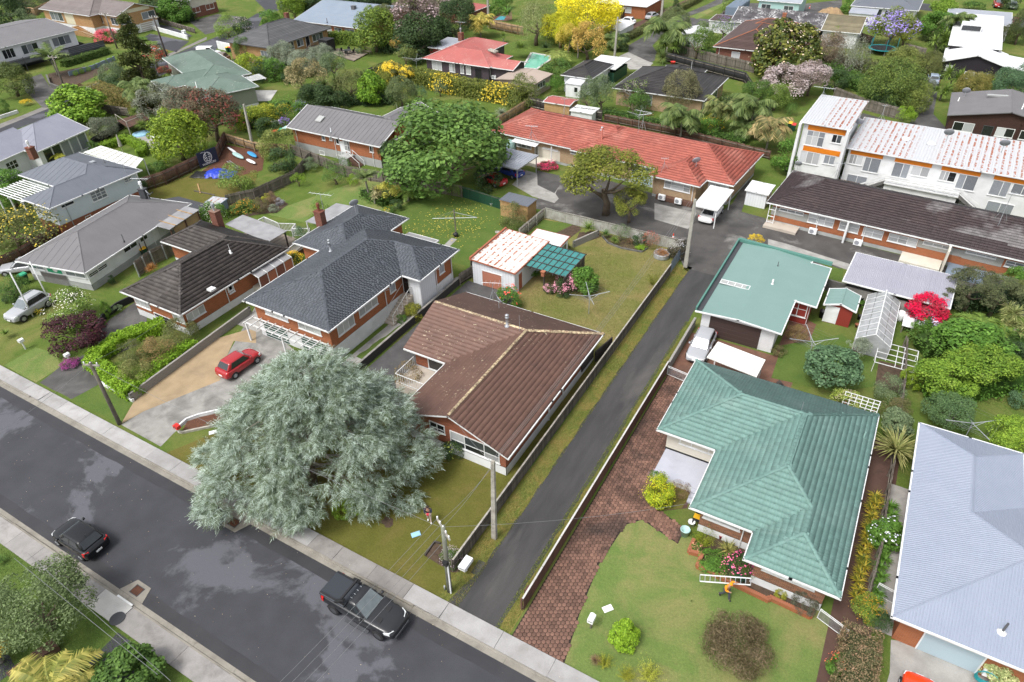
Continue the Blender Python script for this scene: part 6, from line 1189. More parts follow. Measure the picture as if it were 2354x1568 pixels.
P_('yellow-green bamboo-like shrub nearest the letterbox','spray',(14,860,1370),85,None,1.1,'yell');P_('pale yellow feathery shrub at the bottom edge of the lawn','spray',(14,1060,1490),95,None,1.0,'yell');P_('tall yellow-green feathery shrub at the bottom edge','spray',(14,1270,1470),125,None,1.05,((.22,.25,.03),(.38,.38,.07)));P_('dry brown grass tuft beside the bamboo-like shrubs','grass',(14,770,1370),60,None,.8,'brown')
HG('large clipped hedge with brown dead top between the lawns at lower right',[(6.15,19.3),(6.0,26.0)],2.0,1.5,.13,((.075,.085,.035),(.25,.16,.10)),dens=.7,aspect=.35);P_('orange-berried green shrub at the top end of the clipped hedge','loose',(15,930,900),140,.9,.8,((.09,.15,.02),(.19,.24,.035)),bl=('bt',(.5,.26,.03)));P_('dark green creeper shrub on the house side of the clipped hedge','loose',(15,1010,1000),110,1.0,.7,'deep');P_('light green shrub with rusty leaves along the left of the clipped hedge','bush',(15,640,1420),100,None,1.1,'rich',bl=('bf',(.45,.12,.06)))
P_('blue and white hydrangea between the houses on the right','bigleaf',(15,1095,215),140,.9,.9,'rich',bl=('bf',(.55,.56,.7),(.7,.7,.68)))
def pj(x,y,z=0):v=na([x,y,z-CAMH]);c=v[0]*RX+v[1]*RY+v[2]*RZ;return CX+FOC*c[0]/c[2],CY+FOC*c[1]/c[2]
for i in range(15):P_('yellow-green strap leaved clivia along the brick path','strap',pj(5.5+.1*sn(i*2),29.6+i*.62),85,.35,.8,'brom','strap_plant','plant',group='strap plants along the brick path')
for i in range(15):P_('green strap leaved lily beside the old timber fence','strap',pj(6.6+.1*sn(i*3),28.6+i*.66),85,.4,.8,'rich','strap_plant','plant',group='lilies beside the old timber fence')
P_('grassy tuft on the path side of the old timber fence','grass',(15,890,460),70,None,.7,'mid');P_('large variegated flax with arching straw leaves between two roofs','flax',(11,1170,1010),225,.9,.8,'flaxy','flax','plant');P_('pale leaved rhododendron above the flax','bigleaf',(11,1190,740),130,1.4,.7,'sage');P_('white agapanthus beside the flax','flax',(11,1260,830),60,.5,.9,'mid',bl=('bf',(.6,.62,.75)))
P_('brown leaved shrub behind the flax','bushfine',(11,1190,630),130,1.0,.8,'drab');P_('soft green shrub at the corner of the sea-green roof','bushfine',(11,1110,450),130,1.0,1.0,'sage');P_('yellow-green honeysuckle mound against the white trellis','bush',(11,720,560),120,.9,.8,((.14,.19,.03),(.25,.29,.06)),bl=('bt',(.6,.5,.35)))
P_('grey-green fig tree on the lawn behind the sea-green roof','bigleaf',(11,600,220),215,2.0,.62,'teal',trunk=1);P_('silver leaved shrub tree in front of the glasshouse','loose',(11,830,50),105,1.5,.75,'silver',trunk=1);P_('round lime green shrub by the broken fence','dense',(11,1335,350),95,None,1.1,((.12,.19,.012),(.19,.26,.025)))
P_('big lime leaved tree nearest the blue roof','broad',(11,1680,330),240,2.0,.7,((.085,.16,.018),(.17,.25,.03)),trunk=1);P_('second big lime tree behind it towards the right edge','broad1',(11,2010,220),250,2.3,.7,((.08,.15,.018),(.165,.24,.03)),trunk=1);P_('glossy green lemon tree at the top of the right hand garden','bigleaf',(11,1880,20),280,2.2,.6,'rich',trunk=1);P_('dark feathery conifer-like shrub beside the rotary clothesline','layer',(11,1690,640),200,1.4,.8,((.055,.10,.04),(.1,.16,.06)),trunk=1);P_('yellow-green shrub tree at the right edge below the lawn','broad',(11,2260,880),190,1.6,.8,((.11,.19,.02),(.22,.31,.035)),trunk=1);P_('dark shrub at the right edge beside a mulch patch','bush',(11,2330,540),90,None,1,'teal');P_('deep green shrubs along the right edge','broad',(11,2340,180),150,1.5,1,'deep')
P_('crimson azalea in full bloom against the block wall','bush',(7,1470,1275),160,1.5,.7,((.2,.02,.03),(.5,.02,.06)),bl=('bq',(.62,.008,.06),(.4,.008,.05)));P_('white and violet flowered shrub below the crimson azalea','bush',(7,1470,1390),100,.9,.7,'deep',bl=('bo',(.55,.5,.7),(.65,.65,.7)))
P_('large dark olive tree at the end of the lilac carport','puff',(7,1900,1070),205,2.6,.75,((.05,.06,.028),(.10,.11,.05)),trunk=1);P_('second dark olive tree towards the right edge','puff1',(7,2130,1130),190,2.4,.75,((.06,.075,.035),(.12,.135,.06)),trunk=1);P_('bushy dark olive shrub near the crimson azalea','puff',(7,1680,1200),110,1.6,1,((.055,.065,.03),(.11,.12,.06)));P_('bright green shrub at the right edge below the units','broad',(7,2310,1000),110,1.5,.9,'rich');P_('mid green bush at the right edge behind the olive trees','broad1',(7,2330,1100),100,2,.8,'olive')
P_('large tree fern with drooping fronds in the right hand garden','fern',(7,1960,1390),210,1.7,.8,'fern','tree_fern','tree fern','stem');P_('second tree fern behind the lime trees','fern1',(7,2160,1440),150,1.4,.8,'fern','tree_fern','tree fern','stem');P_('cabbage tree with pale green heads at the right edge','cabbage',(7,2270,1300),140,2.2,.9,((.13,.16,.05),(.27,.27,.11)));P_('lower cabbage tree head at the right edge','cabbage1',(7,2280,1450),130,1.6,.9,((.13,.16,.05),(.27,.27,.11)));P_('fresh green shrub beside the white bench table','loose',(7,1390,1460),90,None,1.2,'rich');P_('leafy vine on the ground behind the red shed','flat',(7,870,1230),70,.3,.6,'rich');P_('broad-leaved plants under the block wall','flat',(7,640,1070),60,.3,.5,'rich')
HG('lime hedge in front of the white flats',[(7,1890,300),(7,2354,395),(7,2700,470)],1.8,1.5,.2,'lime',world=0,dens=.7)
P_('brown clipped shrub strip at the edge of the brick court','bushfine',(11,95,90),70,None,.6,'drab');P_('low brown-green clipped shrub by the red wall','bushfine',(7,270,1500),95,None,.7,'rust');P_('yellow-leaved conifer at the back corner of the pale teal roof','dense',(6,2240,640),66,1.0,.75,'gold',trunk=1)
P_('pink rhododendron beside the green glazed pergola','bush',(6,490,1065),95,.8,1.1,'deep',bl=('bo',(.62,.22,.32),(.72,.42,.48)));P_('upper pink blossom on the rhododendron by the pergola post','sparse',(6,545,985),60,1.5,.9,'mid',bl=('bo',(.6,.22,.36)));P_('small pink azalea on the lawn under the pergola','dense',(6,345,1088),52,None,.85,'deep',bl=('bo',(.65,.35,.42)));P_('glossy round green citrus beside the pergola','bigleaf',(6,655,1020),125,1.1,.95,'rich',trunk=1);P_('olive rounded shrub on the lawn by the driveway fence','spray',(6,1310,990),78,None,.9,((.11,.125,.02),(.18,.19,.03)))
P_('red hibiscus between the garage and brown roofed house','bush',(5,2330,1170),105,1.0,1.0,'rich',bl=('bf',(.7,.1,.07)));P_('low green fern under the pergola by the garage wall','flat',(6,215,950),50,None,.7,'rich');P_('large-leaved plant beside the white shed','strap',(6,530,710),50,.3,.9,'olive')
P_('tall grassy flax against the corrugated fence','flax',(6,700,540),75,.7,1.0,'fern','flax','plant');P_('short flax clump in the curved garden bed','flax1',(6,945,650),50,.4,1,'fern','flax','plant');P_('pale flax clump behind the curved bed edging','flax',(6,860,590),50,.5,1,'mid','flax','plant');P_('small open-branched tree in the curved garden bed','sparse',(6,1000,560),80,1.2,.8,'sage',trunk=1);P_('dark shrub with white dots in the curved bed','bush',(6,1170,640),55,None,1.1,'deep',bl=('bt',W1));P_('bronze and red flowered shrub at the corrugated fence','sparse',(6,1270,640),78,.8,.9,'brown',bl=('bt',(.55,.08,.05)));P_('fresh green ground cover at the end of the curved bed','flat',(6,1190,705),55,.2,.5,'lime');P_('dark purple-leaved shrub with white flowers beside the fence corner','bush',(6,1530,730),88,None,.9,((.04,.04,.025),(.08,.065,.045)),bl=('bt',W1));P_('dead bronze fronds in the curved bed','strap',(6,1085,650),50,.3,.6,'brown')
P_('tall spreading totara on the verge in front of the red roofed units','layer',(1397,405),390,4.8,.62,((.08,.10,.014),(.185,.195,.03)),trunk=1);P_('lower right hanging limb foliage of a second totara on the verge','layer1',(6,1090,290),150,2.6,.9,((.10,.12,.018),(.2,.21,.035)),trunk=1)
P_('round clipped dark shrub beside the plywood shed','bushfine',(5,2370,440),125,.9,1.0,'olive')
P_('huge dense round green tree in the middle of the view','broad2',(1022,352),545,4.3,.64,((.055,.11,.022),(.12,.20,.045)),trunk=1);P_('lower left skirt of dark green shrubs beside the huge tree','broad1',(1,1260,1430),120,1.8,1.1,'deep',trunk=1);P_('dark shrub under the huge tree by the orange brick house','bush',(5,1450,60),110,1.2,.9,'deep');P_('dark shrub hiding the posts of the grey-white carport','bush',(5,2130,90),120,1.2,1,'dark');P_('trailing yellow-green creeper on the dark green fence','weeping',(5,1830,170),90,1.0,.8,'fern')
P_('small flowering tree in the middle of the back lawn','sparse',(5,725,40),105,1.3,.7,'mid',trunk=1);P_('young sapling near the timber fence','sparse',(5,385,80),60,1.0,.9,'lime',trunk=1);P_('round lime shrub on the back lawn','bushfine',(5,890,88),52,None,1,'lime');P_('nikau palm beside the old wall','nikau',(5,1010,70),120,2.6,.9,'palm');P_('spiky cream-green shrub tree under the nikau palm','cabbage',(5,1080,210),90,1.4,.9,'cream');P_('golden variegated shrub over the old wall','flat',(5,1220,190),105,1.4,.9,((.25,.25,.04),(.46,.42,.1)),trunk=1);P_('tree fern with brown skirt by the old wall','fern',(5,1390,205),105,1.1,.9,'fern','tree_fern','tree fern','stem');P_('small fern right of the tree fern','fern1',(5,1500,215),65,.5,.9,'mid','fern','fern');P_('dark camellia shrub at the foot of the old wall','bush',(5,1290,320),52,None,1,'deep');P_('yellow rose bush behind the slate roof','bush',(5,1220,375),45,None,1,'mid',bl=('bf',(.7,.5,.03)))
P_('bronze round shrub in the kidney bed','bushfine',(5,40,325),75,None,.9,'drab');P_('reddish round shrub in the kidney bed','bushfine',(5,145,265),60,None,1,'brown');P_('golden shrub between the bronze shrubs','bush',(5,95,255),40,None,1,'yell');P_('silver lavender clump in the kidney bed','bushfine',(5,215,290),42,None,.8,((.2,.2,.22),(.32,.32,.36)));P_('pale green clump at the front of the kidney bed','bushfine',(5,155,350),48,None,.7,'silver');P_('bright green shrub behind the brick chimney','bush',(5,590,400),115,1.0,.8,'fern');P_('dark hedge shrub beside the white deck railing','bushfine',(5,420,640),85,1.0,1.3,'teal');P_('thin leaved shrub below the white railing','sparse',(5,440,570),65,1.2,.7,'sage');P_('yellow flowering ginger between the two houses','sparse',(5,330,820),90,.6,.7,'mid',bl=('bo',(.7,.48,.03)))
P_('golden-tipped round shrub beside the brick steps','bush',(5,1455,1300),85,None,.85,((.12,.13,.02),(.22,.22,.03)));P_('small bright green shrub at the foot of the steps','dense',(5,1335,1365),46,None,.8,'rich')
P_('green and white flowered climbers on the long timber fence','loose',(4,1960,400),120,.8,.8,'rich',bl=('bt',(.6,.6,.5)));P_('orange flowered plants along the timber fence','loose',(4,2260,350),110,.6,.6,'mid',bl=('bt',(.65,.3,.04)))
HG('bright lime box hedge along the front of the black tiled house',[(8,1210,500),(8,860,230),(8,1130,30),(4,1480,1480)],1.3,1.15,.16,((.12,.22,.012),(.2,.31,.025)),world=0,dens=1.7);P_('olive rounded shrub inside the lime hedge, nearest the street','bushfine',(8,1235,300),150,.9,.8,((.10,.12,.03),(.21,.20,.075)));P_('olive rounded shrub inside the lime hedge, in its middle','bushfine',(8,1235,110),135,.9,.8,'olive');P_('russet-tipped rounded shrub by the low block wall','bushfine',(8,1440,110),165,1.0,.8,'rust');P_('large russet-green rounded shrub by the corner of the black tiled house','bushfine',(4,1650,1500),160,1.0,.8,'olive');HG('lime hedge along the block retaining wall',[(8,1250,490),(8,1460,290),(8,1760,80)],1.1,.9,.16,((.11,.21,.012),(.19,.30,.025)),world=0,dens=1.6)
P_('deep purple maple overhanging the black driveway','bush',(4,690,1500),230,1.6,.65,'purple',trunk=1);P_('magenta ground cover under the purple maple','flat',(8,640,210),80,.25,.5,((.10,.04,.06),(.26,.04,.2)),bl=('bt',(.4,.06,.32)));P_('large white-flowered camellia on the front lawn at left','bush',(4,650,1295),195,1.4,.85,'fern',trunk=1,bl=('bt',(.7,.68,.6)));P_('small pointed conifer on the strip lawn','cone',(4,970,1280),62,.8,1.5,((.06,.13,.015),(.11,.19,.025)),'conifer','conifer');P_('tiny green ball conifer beside the purple maple','dense',(4,808,1410),24,None,1,'lime');P_('yellow-green yucca at the left edge','yucca',(4,50,1500),60,.5,.8,'fern','yucca','plant');P_('brown-orange leaved shrub by the steel fence posts','grass',(4,1395,905),60,None,1,((.16,.1,.03),(.36,.14,.04)));P_('fine-leaved tree on the lawn beside the silver sedan','loose',(4,100,1090),140,1.3,.8,'mid',trunk=1);P_('low dark ball shrub on the lawn behind the silver suv','dense',(4,80,1150),75,None,.8,'deep');P_('golden strap plant by the front wheel of the silver suv','strap',(4,355,1300),45,None,.9,'brom');P_('small dark shrub against the white house wall','bush',(4,1025,1010),32,None,1.3,'deep');P_('low grey-green shrubs along the curved black wall','flat',(4,1060,1270),60,None,.6,'sage');P_('dark shrub beside the pale weatherboard wall','bush',(4,565,530),50,None,.9,'deep');P_('leafy shrub at the corner of the pale weatherboard house','loose',(4,1240,140),90,1.2,.8,'deep')
P_('bright green maple at the left edge','broad',(4,80,170),170,2.4,.9,'rich',trunk=1);P_('open olive acacia with yellow flowers at the left edge','sparse',(4,230,560),290,2.2,.7,'olive',trunk=1,bl=('bt',(.5,.38,.05)));P_('thick-crowned companion of the open acacia at the left edge','loose',(4,110,560),220,2.0,.8,'olive',trunk=1);P_('dark shrub at left edge below the lilac roof','bush',(0,40,1540),90,1,1,'rich')
P_('fresh green fruit tree in the junk yard','loose',(4,2200,90),175,1.5,.8,'fern',trunk=1);P_('pale olive fruit tree beside the orange brick house','loose',(1,210,1340),165,1.7,.8,((.12,.15,.035),(.23,.25,.075)),trunk=1);P_('dark citrus tree at the corner of the timber fence','bush',(1,240,1490),125,1.2,.9,'deep',trunk=1);P_('grey shrub behind the timber fence','bushfine',(1,500,1510),75,.9,.7,'sage');P_('small grapefruit tree behind the timber fence','sparse',(1,760,1520),110,1.1,.6,'mid',trunk=1);P_('small green shrubs in the lower junk yard','flat',(0,1440,1540),90,.4,.7,'mid')
P_('tall dark green conifer standing by the back street','conifer',(0,1255,500),215,6.3,1.4,((.045,.062,.016),(.085,.10,.028)),'conifer','tree',1);P_('pale silver-green shrub under the tall conifer','fine',(0,1040,690),105,2.2,1.0,'sage',trunk=1);P_('dark shrub at the foot of the tall conifer','bush',(0,1060,810),95,1.2,.9,'deep');P_('bright green shrub below the tall conifer','bush',(0,1130,830),65,1,1,'rich')
P_('nikau palm in front of the long white house','nikau',(0,470,540),150,3.2,.9,'palm');P_('dark spreading cypress by the left edge driveway','layer',(0,110,760),165,2.4,1.0,((.06,.085,.022),(.1,.125,.035)),trunk=1);P_('clipped dark bush at the left edge below the cypress','dense',(0,-10,980),70,None,1,'mid');P_('wide lime green maple beside the back street','bigleaf',(0,710,980),240,2.4,.6,((.10,.19,.018),(.19,.29,.035)),trunk=1,sx=1.0);P_('bright orange-flowered low shrub by the footpath','flat',(0,240,940),48,None,.7,'gold')
HG('dark clipped hedge above the terraced bed',[(0,610,615),(0,985,500)],1.6,1.3,.2,((.05,.085,.018),(.08,.13,.03)),world=0)
for i,(x,y)in enumerate(((695,675),(750,655),(810,635),(865,610),(910,590),(965,567),(1017,545))):P_(('first','second','third','fourth','fifth','sixth','last')[i]+' clipped lime ball of seven, counted from the nikau palm','dense',(0,x,y),22,None,1.0,((.12,.22,.012),(.2,.31,.025)),'ball_shrub','shrub',group='row of seven clipped lime balls')
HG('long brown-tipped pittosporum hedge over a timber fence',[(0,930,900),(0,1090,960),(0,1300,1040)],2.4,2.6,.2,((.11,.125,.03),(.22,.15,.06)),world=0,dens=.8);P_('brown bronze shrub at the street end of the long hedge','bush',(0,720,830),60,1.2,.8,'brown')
P_('shaggy palm with hanging dead skirt above the long hedge','palm',(0,1240,820),140,4.2,1.0,'palm');P_('grass tree with hanging leaves on the deck edge','grass',(0,1240,1040),65,2.2,1,'fern');P_('hanging grass tree below the timber deck','grass',(0,1305,1160),70,1.2,1,'fern');P_('silver-grey pohutukawa at the left of the red one','puff',(0,1480,960),200,3.4,.85,'grey',trunk=1);P_('grey pohutukawa with scattered red flowers behind the deck','puff1',(0,1690,960),170,3.6,.8,((.10,.10,.065),(.18,.165,.115)),trunk=1,bl=('bt',(.17,.045,.035)));P_('large dark pohutukawa covered in red flowers','puff',(0,1945,1070),225,3.8,1.0,((.07,.06,.035),(.13,.10,.06)),trunk=1,bl=('bo',(.17,.04,.032),(.12,.05,.035)));P_('yellow-green karaka tree in front of the red pohutukawa','broad',(0,1620,1270),225,3.2,1.05,((.10,.16,.015),(.22,.28,.025)),trunk=1)
P_('grey-leaved olive bush behind the lilac roof','fine',(0,940,1190),125,1.6,.85,((.09,.105,.07),(.17,.185,.13)),trunk=1);P_('small clipped shrub beside the glazed veranda','dense',(0,855,1350),52,.9,.9,'mid');HG('lime hedge curving round the small patio',[(0,950,1390),(0,1160,1310),(0,1340,1380),(0,1310,1440)],1.2,1.1,.18,'lime',world=0);P_('golden frond plant beside the brick chimney of the lilac roof','fern',(0,530,1430),70,1.6,.8,((.17,.19,.02),(.33,.31,.05)),'tree_fern','fern','stem');P_('grey-green shrub right of the red pohutukawa','fine',(0,2160,1050),100,1.8,.9,'teal');P_('yellow-green citrus tree behind the concrete pole','bush',(0,2290,1090),125,1.6,.8,((.12,.175,.015),(.27,.29,.03)),trunk=1);P_('golden citrus shrub on the lawn edge','bush',(1,100,1040),115,1.6,.7,((.14,.18,.015),(.32,.31,.03)),trunk=1);P_('small fruiting citrus next to the golden one','sparse',(1,260,1030),80,1.4,.8,'mid',trunk=1,bl=('bt',(.6,.42,.03)));P_('dark bush above the wheelie bins','bush',(1,95,1170),100,1.4,.8,'deep');P_('violet agapanthus clump by the boundary','flat',(1,265,1125),52,.5,.8,'mid',bl=('bo',(.25,.16,.45)));P_('white flowered clump by the boundary','flat',(1,190,1155),45,.5,1,'mid',bl=('bf',W1));P_('blue flowering shrub at the end of the boundary hedge','bush',(1,410,1010),70,1.2,1,'rich',bl=('bt',(.3,.25,.6)))
P_('red bottlebrush behind the tall conifer','loose',(0,1420,530),110,2.0,.9,'sage',trunk=1,bl=('bo',(.30,.05,.035)));P_('red bottlebrush sprig at the corner of the sage green house','loose',(0,1520,660),60,1.8,.8,'drab',bl=('bo',(.28,.04,.03)));P_('cycad on the drive edge of the white basement house','fern',(0,1392,390),66,.7,.7,'fern','cycad','plant');P_('pink azalea bank below the tan brick house','flat',(0,990,350),110,.7,.6,'mid',bl=('bq',(.5,.09,.12)));P_('dark round shrubs beside the tan brick basement','bush',(0,1130,350),60,.8,.8,'deep');P_('fern clump by the garage of the tan brick house','fern',(0,1290,350),62,.7,.6,'mid','fern','fern')
P_('dark tree at the top left corner','broad',(0,70,90),150,3,1.0,'dark',trunk=1);P_('dull green tree at the top edge near the left corner','fine',(0,290,0),130,2,.8,((.06,.07,.045),(.1,.11,.065)));P_('clipped pale hedge shrub beside the tan house lawn','bushfine',(0,220,180),105,1.2,.7,'sage');P_('yellow-green shrub next to the clipped pale one','bushfine',(0,420,200),85,1,.7,'fern');P_('dark green tree beside the tan brick house gable','broad1',(0,1440,90),125,2.6,.9,'deep',trunk=1);P_('bright green tree beside the cream-banded brick house','broad',(0,1625,100),135,2.6,.95,'rich',trunk=1);P_('round lime tree by the road bend','bushfine',(0,2085,265),115,1.8,.9,((.1,.17,.02),(.18,.26,.05)),trunk=1);P_('flowering shrub by the road bend','bush',(0,2230,250),90,1.5,.8,'deep',bl=('bt',(.6,.5,.5)));P_('yellow-green climbing shrub beside the brown suv','bush',(0,2300,620),130,2,.9,((.12,.18,.015),(.26,.29,.025)),trunk=1);P_('slim conifer beside the charcoal tiled roof','loose',(0,2230,450),75,2.6,1.3,'mid',trunk=1);P_('dark hedge shrub behind the parked cars','dense',(0,2180,620),70,1.2,.9,'deep')
P_('tall lime tree beside the azure roofed house','broad1',(1,340,60),115,3.4,1.2,((.09,.16,.018),(.17,.24,.03)),trunk=1);P_('dark tree behind the azure roof, left of three','broad',(1,530,0),140,4,.8,'dark',trunk=1);P_('dark tree behind the azure roof, middle of three','broad1',(1,800,20),150,4,.8,'deep',trunk=1);P_('dark tree behind the azure roof, right of three','broad2',(1,1080,30),150,4,.8,'dark',trunk=1);P_('green hedge shrubs along the road bend','bush',(1,140,170),100,1.2,.7,'rich')
P_('silver willow-leaved shrub below the tan house, left','fine',(1,250,520),120,2.2,1.0,'silver',trunk=1);P_('silver willow-leaved shrub below the tan house, centre','fine1',(1,430,590),125,2.0,1.0,'silver',trunk=1);P_('silver willow-leaved shrub below the tan house, right','fine',(1,610,520),110,2.0,.9,'silver',trunk=1);P_('round mid-green shrub on the lawn edge below the silver shrubs','bush',(1,170,650),105,1.6,1.0,'rich',trunk=1);P_('dark shrub left of the round mid-green one','bush',(1,70,680),80,1.4,1.2,'deep');P_('small tree fern at the end of the tan house','fern',(1,40,530),80,1.8,.8,'fern','tree_fern','tree fern','stem');P_('dark shrub between the silver shrubs and lawn','bush',(1,310,700),80,1,1,'deep')
HG('dark green hedge in front of the azure roofed house',[(1,620,420),(1,780,400),(1,950,420)],2.2,2.4,.26,((.07,.12,.018),(.15,.2,.03)),world=0)
P_('big mixed green tree right of the azure roof','broad',(1,1090,290),175,4.0,1.1,((.07,.12,.02),(.17,.22,.035)),trunk=1);P_('olive topped tree beside the azure roof','fine',(1,1160,150),120,5,.8,'olive',trunk=1);P_('large grey tree with pale pink blossom near the top centre','puff',(1,1440,200),210,5,.9,((.085,.07,.055),(.16,.12,.1)),trunk=1,bl=('bo',(.36,.28,.29),(.2,.14,.14)));P_('pale pink blossoming top behind the grey tree','puff1',(1,1640,90),135,6,.9,((.08,.07,.05),(.15,.12,.1)),trunk=1,bl=('bq',(.40,.33,.34),(.28,.2,.2)));P_('dark green mass of shrubs below the blossoming tree','broad2',(1,1480,400),200,3,1.0,'dark',trunk=1);P_('tall dark pine left of the yellow palm','layer',(1,1840,190),190,5,1.0,'dark',trunk=1);P_('dark shrub at the lower right of the blossoming tree','broad',(1,1640,300),130,3,1,'deep',trunk=1);P_('dark tree at the top edge by the pale blossom','fine',(1,1870,60),120,5,.8,'dark',trunk=1);P_('small blossoming tree at the top edge','puff',(1,1930,70),60,4,1,'drab',bl=('bo',(.4,.34,.34)));P_('yellowing palm beside the concrete pole near the top','palm',(1,2060,210),125,3.0,1.0,((.16,.16,.03),(.42,.32,.07)));P_('small cordyline on the tarmac edge','cabbageone',(1,2275,330),45,1.4,1,'fern');P_('green shrub beside the kidney shaped pool','bush',(1,2200,80),80,1.4,.9,'rich');P_('banana plants behind the kidney shaped pool','strap',(1,2310,130),90,1.6,1,'rich');P_('dull shrub at top edge behind the pool','fine',(1,2280,20),70,1.5,.8,'mid');P_('pale hosta clump by the timber deck','bush',(1,960,465),42,None,.8,'sage')
P_('cream flowered lemonwood tree on the lawn','puff',(1,470,740),190,2.8,.95,((.10,.10,.04),(.33,.27,.14)),trunk=1);P_('yucca-headed cabbage tree in the middle thicket','cabbage',(1,700,770),130,3,1.1,'palm');P_('dull olive weeping tree in the middle thicket','weeping',(1,860,770),175,3,1.05,'olive',trunk=1);P_('feathery grey-green shrub above the thicket','loose',(1,720,600),130,3,.8,'sage',trunk=1);P_('spiky cabbage tree at the back of the thicket','cabbage1',(1,970,690),80,3,1,'palm');P_('bright green glossy citrus tree at the edge of the thicket','bigleaf',(1,1065,830),130,2.2,1.0,((.07,.15,.012),(.16,.26,.025)),trunk=1);P_('yellowish conifer right of the bright citrus','layer',(1,1180,770),90,2.4,1.2,((.11,.13,.02),(.2,.21,.04)),trunk=1);P_('dark shrubs filling the bottom of the thicket','broad',(1,560,900),150,1.4,.8,'dark');P_('dark leafy undergrowth below the weeping tree','bush',(1,760,930),90,1.2,.9,'dark');P_('pale green tree beside the thicket on the open lawn','fine',(1,1330,840),120,2.6,1.0,((.07,.10,.04),(.14,.17,.07)),trunk=1);P_('low spiky palm at the right of the thicket','cabbageone',(1,1290,930),75,1.4,1,'palm');P_('round conifer twig tree right of the thicket','sparse',(1,1490,860),75,1.6,1.0,'teal',trunk=1)
HG('long tall hedge flecked with yellow blossom across the middle lawn',[(1,1190,730),(1,1540,790),(1,1900,870),(1,2354,950),(2,90,980)],3.0,2.6,.26,((.075,.10,.02),(.17,.18,.035)),world=0,bl=(.22,(.5,.38,.03),(.62,.48,.06),.55,.3));P_('dense yellow blossoming shrub at the left end of the long hedge','bush',(1,1250,650),85,2.2,.9,'olive',bl=('bq',(.72,.52,.06),(.6,.5,.05)));P_('yellow blossom tuft in the middle of the long hedge','bush',(1,1390,680),62,2.2,.9,'olive',bl=('bq',(.72,.52,.06),(.6,.5,.05)));P_('small young tree in front of the long hedge','sparse',(1,1690,810),58,1.4,1.3,'sage',trunk=1);P_('light green shrub tree beside the plum-dark house','loose',(1,1370,510),105,2.0,.8,((.09,.12,.03),(.18,.2,.06)),trunk=1);P_('tall golden leaved sapling near the weathered fence','sparse',(1,1300,400),55,2.6,1.2,'gold2',trunk=1);P_('shrubs at the foot of the plum-dark house','flat',(1,2260,690),90,.8,.8,'lime');P_('spiky silver grass clump at the end of the lawn','grass',(1,2260,1050),72,1.0,.9,'silver')
P_('pale weeping willow near the top centre','weeping',(2,220,180),200,5.0,1.15,((.12,.14,.055),(.21,.23,.10)),trunk=1);P_('large bright yellow robinia tree at the top','fine1',(2,690,130),275,5.2,.75,((.42,.38,.012),(.68,.60,.03)),trunk=1);P_('yellow-green lower part of a robinia tree','fine',(2,450,250),160,4.0,.8,((.28,.29,.015),(.48,.45,.03)),trunk=1);P_('golden variegated rounded tree in front of the robinia','puff',(2,700,410),160,2.8,1.15,'gold2',trunk=1);P_('golden shrub left of the dark yucca','puff1',(2,520,380),110,2.8,1.2,((.3,.25,.04),(.5,.4,.08)),trunk=1);P_('dark green yucca tree between golden shrubs','cabbage',(2,610,360),110,3.6,1.0,((.05,.09,.025),(.1,.14,.045)));P_('agapanthus clump on the lawn by the willow','flax',(2,310,445),68,.7,.8,'deep','flax','plant');P_('weeping cordyline clump left of the pool','grass',(2,80,450),115,1.8,.9,'fern');P_('tree fern with brown trunk beside the green pool','fern',(2,435,490),130,2.2,.8,((.11,.15,.03),(.22,.25,.07)),'tree_fern','tree fern','stem');P_('rounded green bush below the pool tree fern','bush',(2,410,680),125,1.6,1,'mid',trunk=1);P_('leafy green creeper bush beside the fawn garage','loose',(2,385,800),90,1.2,1,'rich');P_('broad dark green hedge bush at the end of the long hedge','bushfine',(2,100,860),165,2.0,.9,((.06,.09,.02),(.15,.17,.04)),trunk=1);P_('fern palms beside the white pole','palm',(2,950,370),110,1.8,.9,'palm');P_('dark round bush at the start of the lane hedge','bush',(2,1010,400),66,None,1.1,'dark');P_('green shrubs beside the white pole at the lane end','bush',(2,890,330),70,1.6,1,'yell')
HG('long clipped low hedge along the tarmac lane',[(2,1075,365),(2,1310,230),(2,1540,105),(2,1700,20),(2,1800,-40)],1.6,1.2,.22,((.085,.10,.03),(.13,.14,.05)),world=0,dens=.6)
P_('tall queen palm at the corner of the lane','palm',(2,1430,290),185,4.2,1.0,'palm');P_('olive tree behind the queen palm','fine',(2,1490,200),125,4.0,.9,((.075,.10,.04),(.15,.18,.07)),trunk=1);P_('cabbage tree cluster under the queen palm','cabbage',(2,1430,420),120,2.4,1.0,'fern');P_('yucca at the end of the black fence','cabbageone',(2,1385,530),80,1.2,1.1,'palm','yucca','plant');P_('dark shrub beside the queen palm','bush',(2,1560,420),80,1.8,.8,'deep',trunk=1);P_('slender green birch in front of the small white house','loose',(2,1710,380),130,3.2,1.15,((.07,.13,.025),(.14,.2,.045)),trunk=1);P_('sparse purple jacaranda sapling beside the white garage wall','sparse',(2,1950,260),100,2.4,.9,'mid',trunk=1,bl=('bt',(.28,.2,.55)));P_('light shrubs by the umber roof','loose',(2,1840,400),80,1.2,1,'fern')
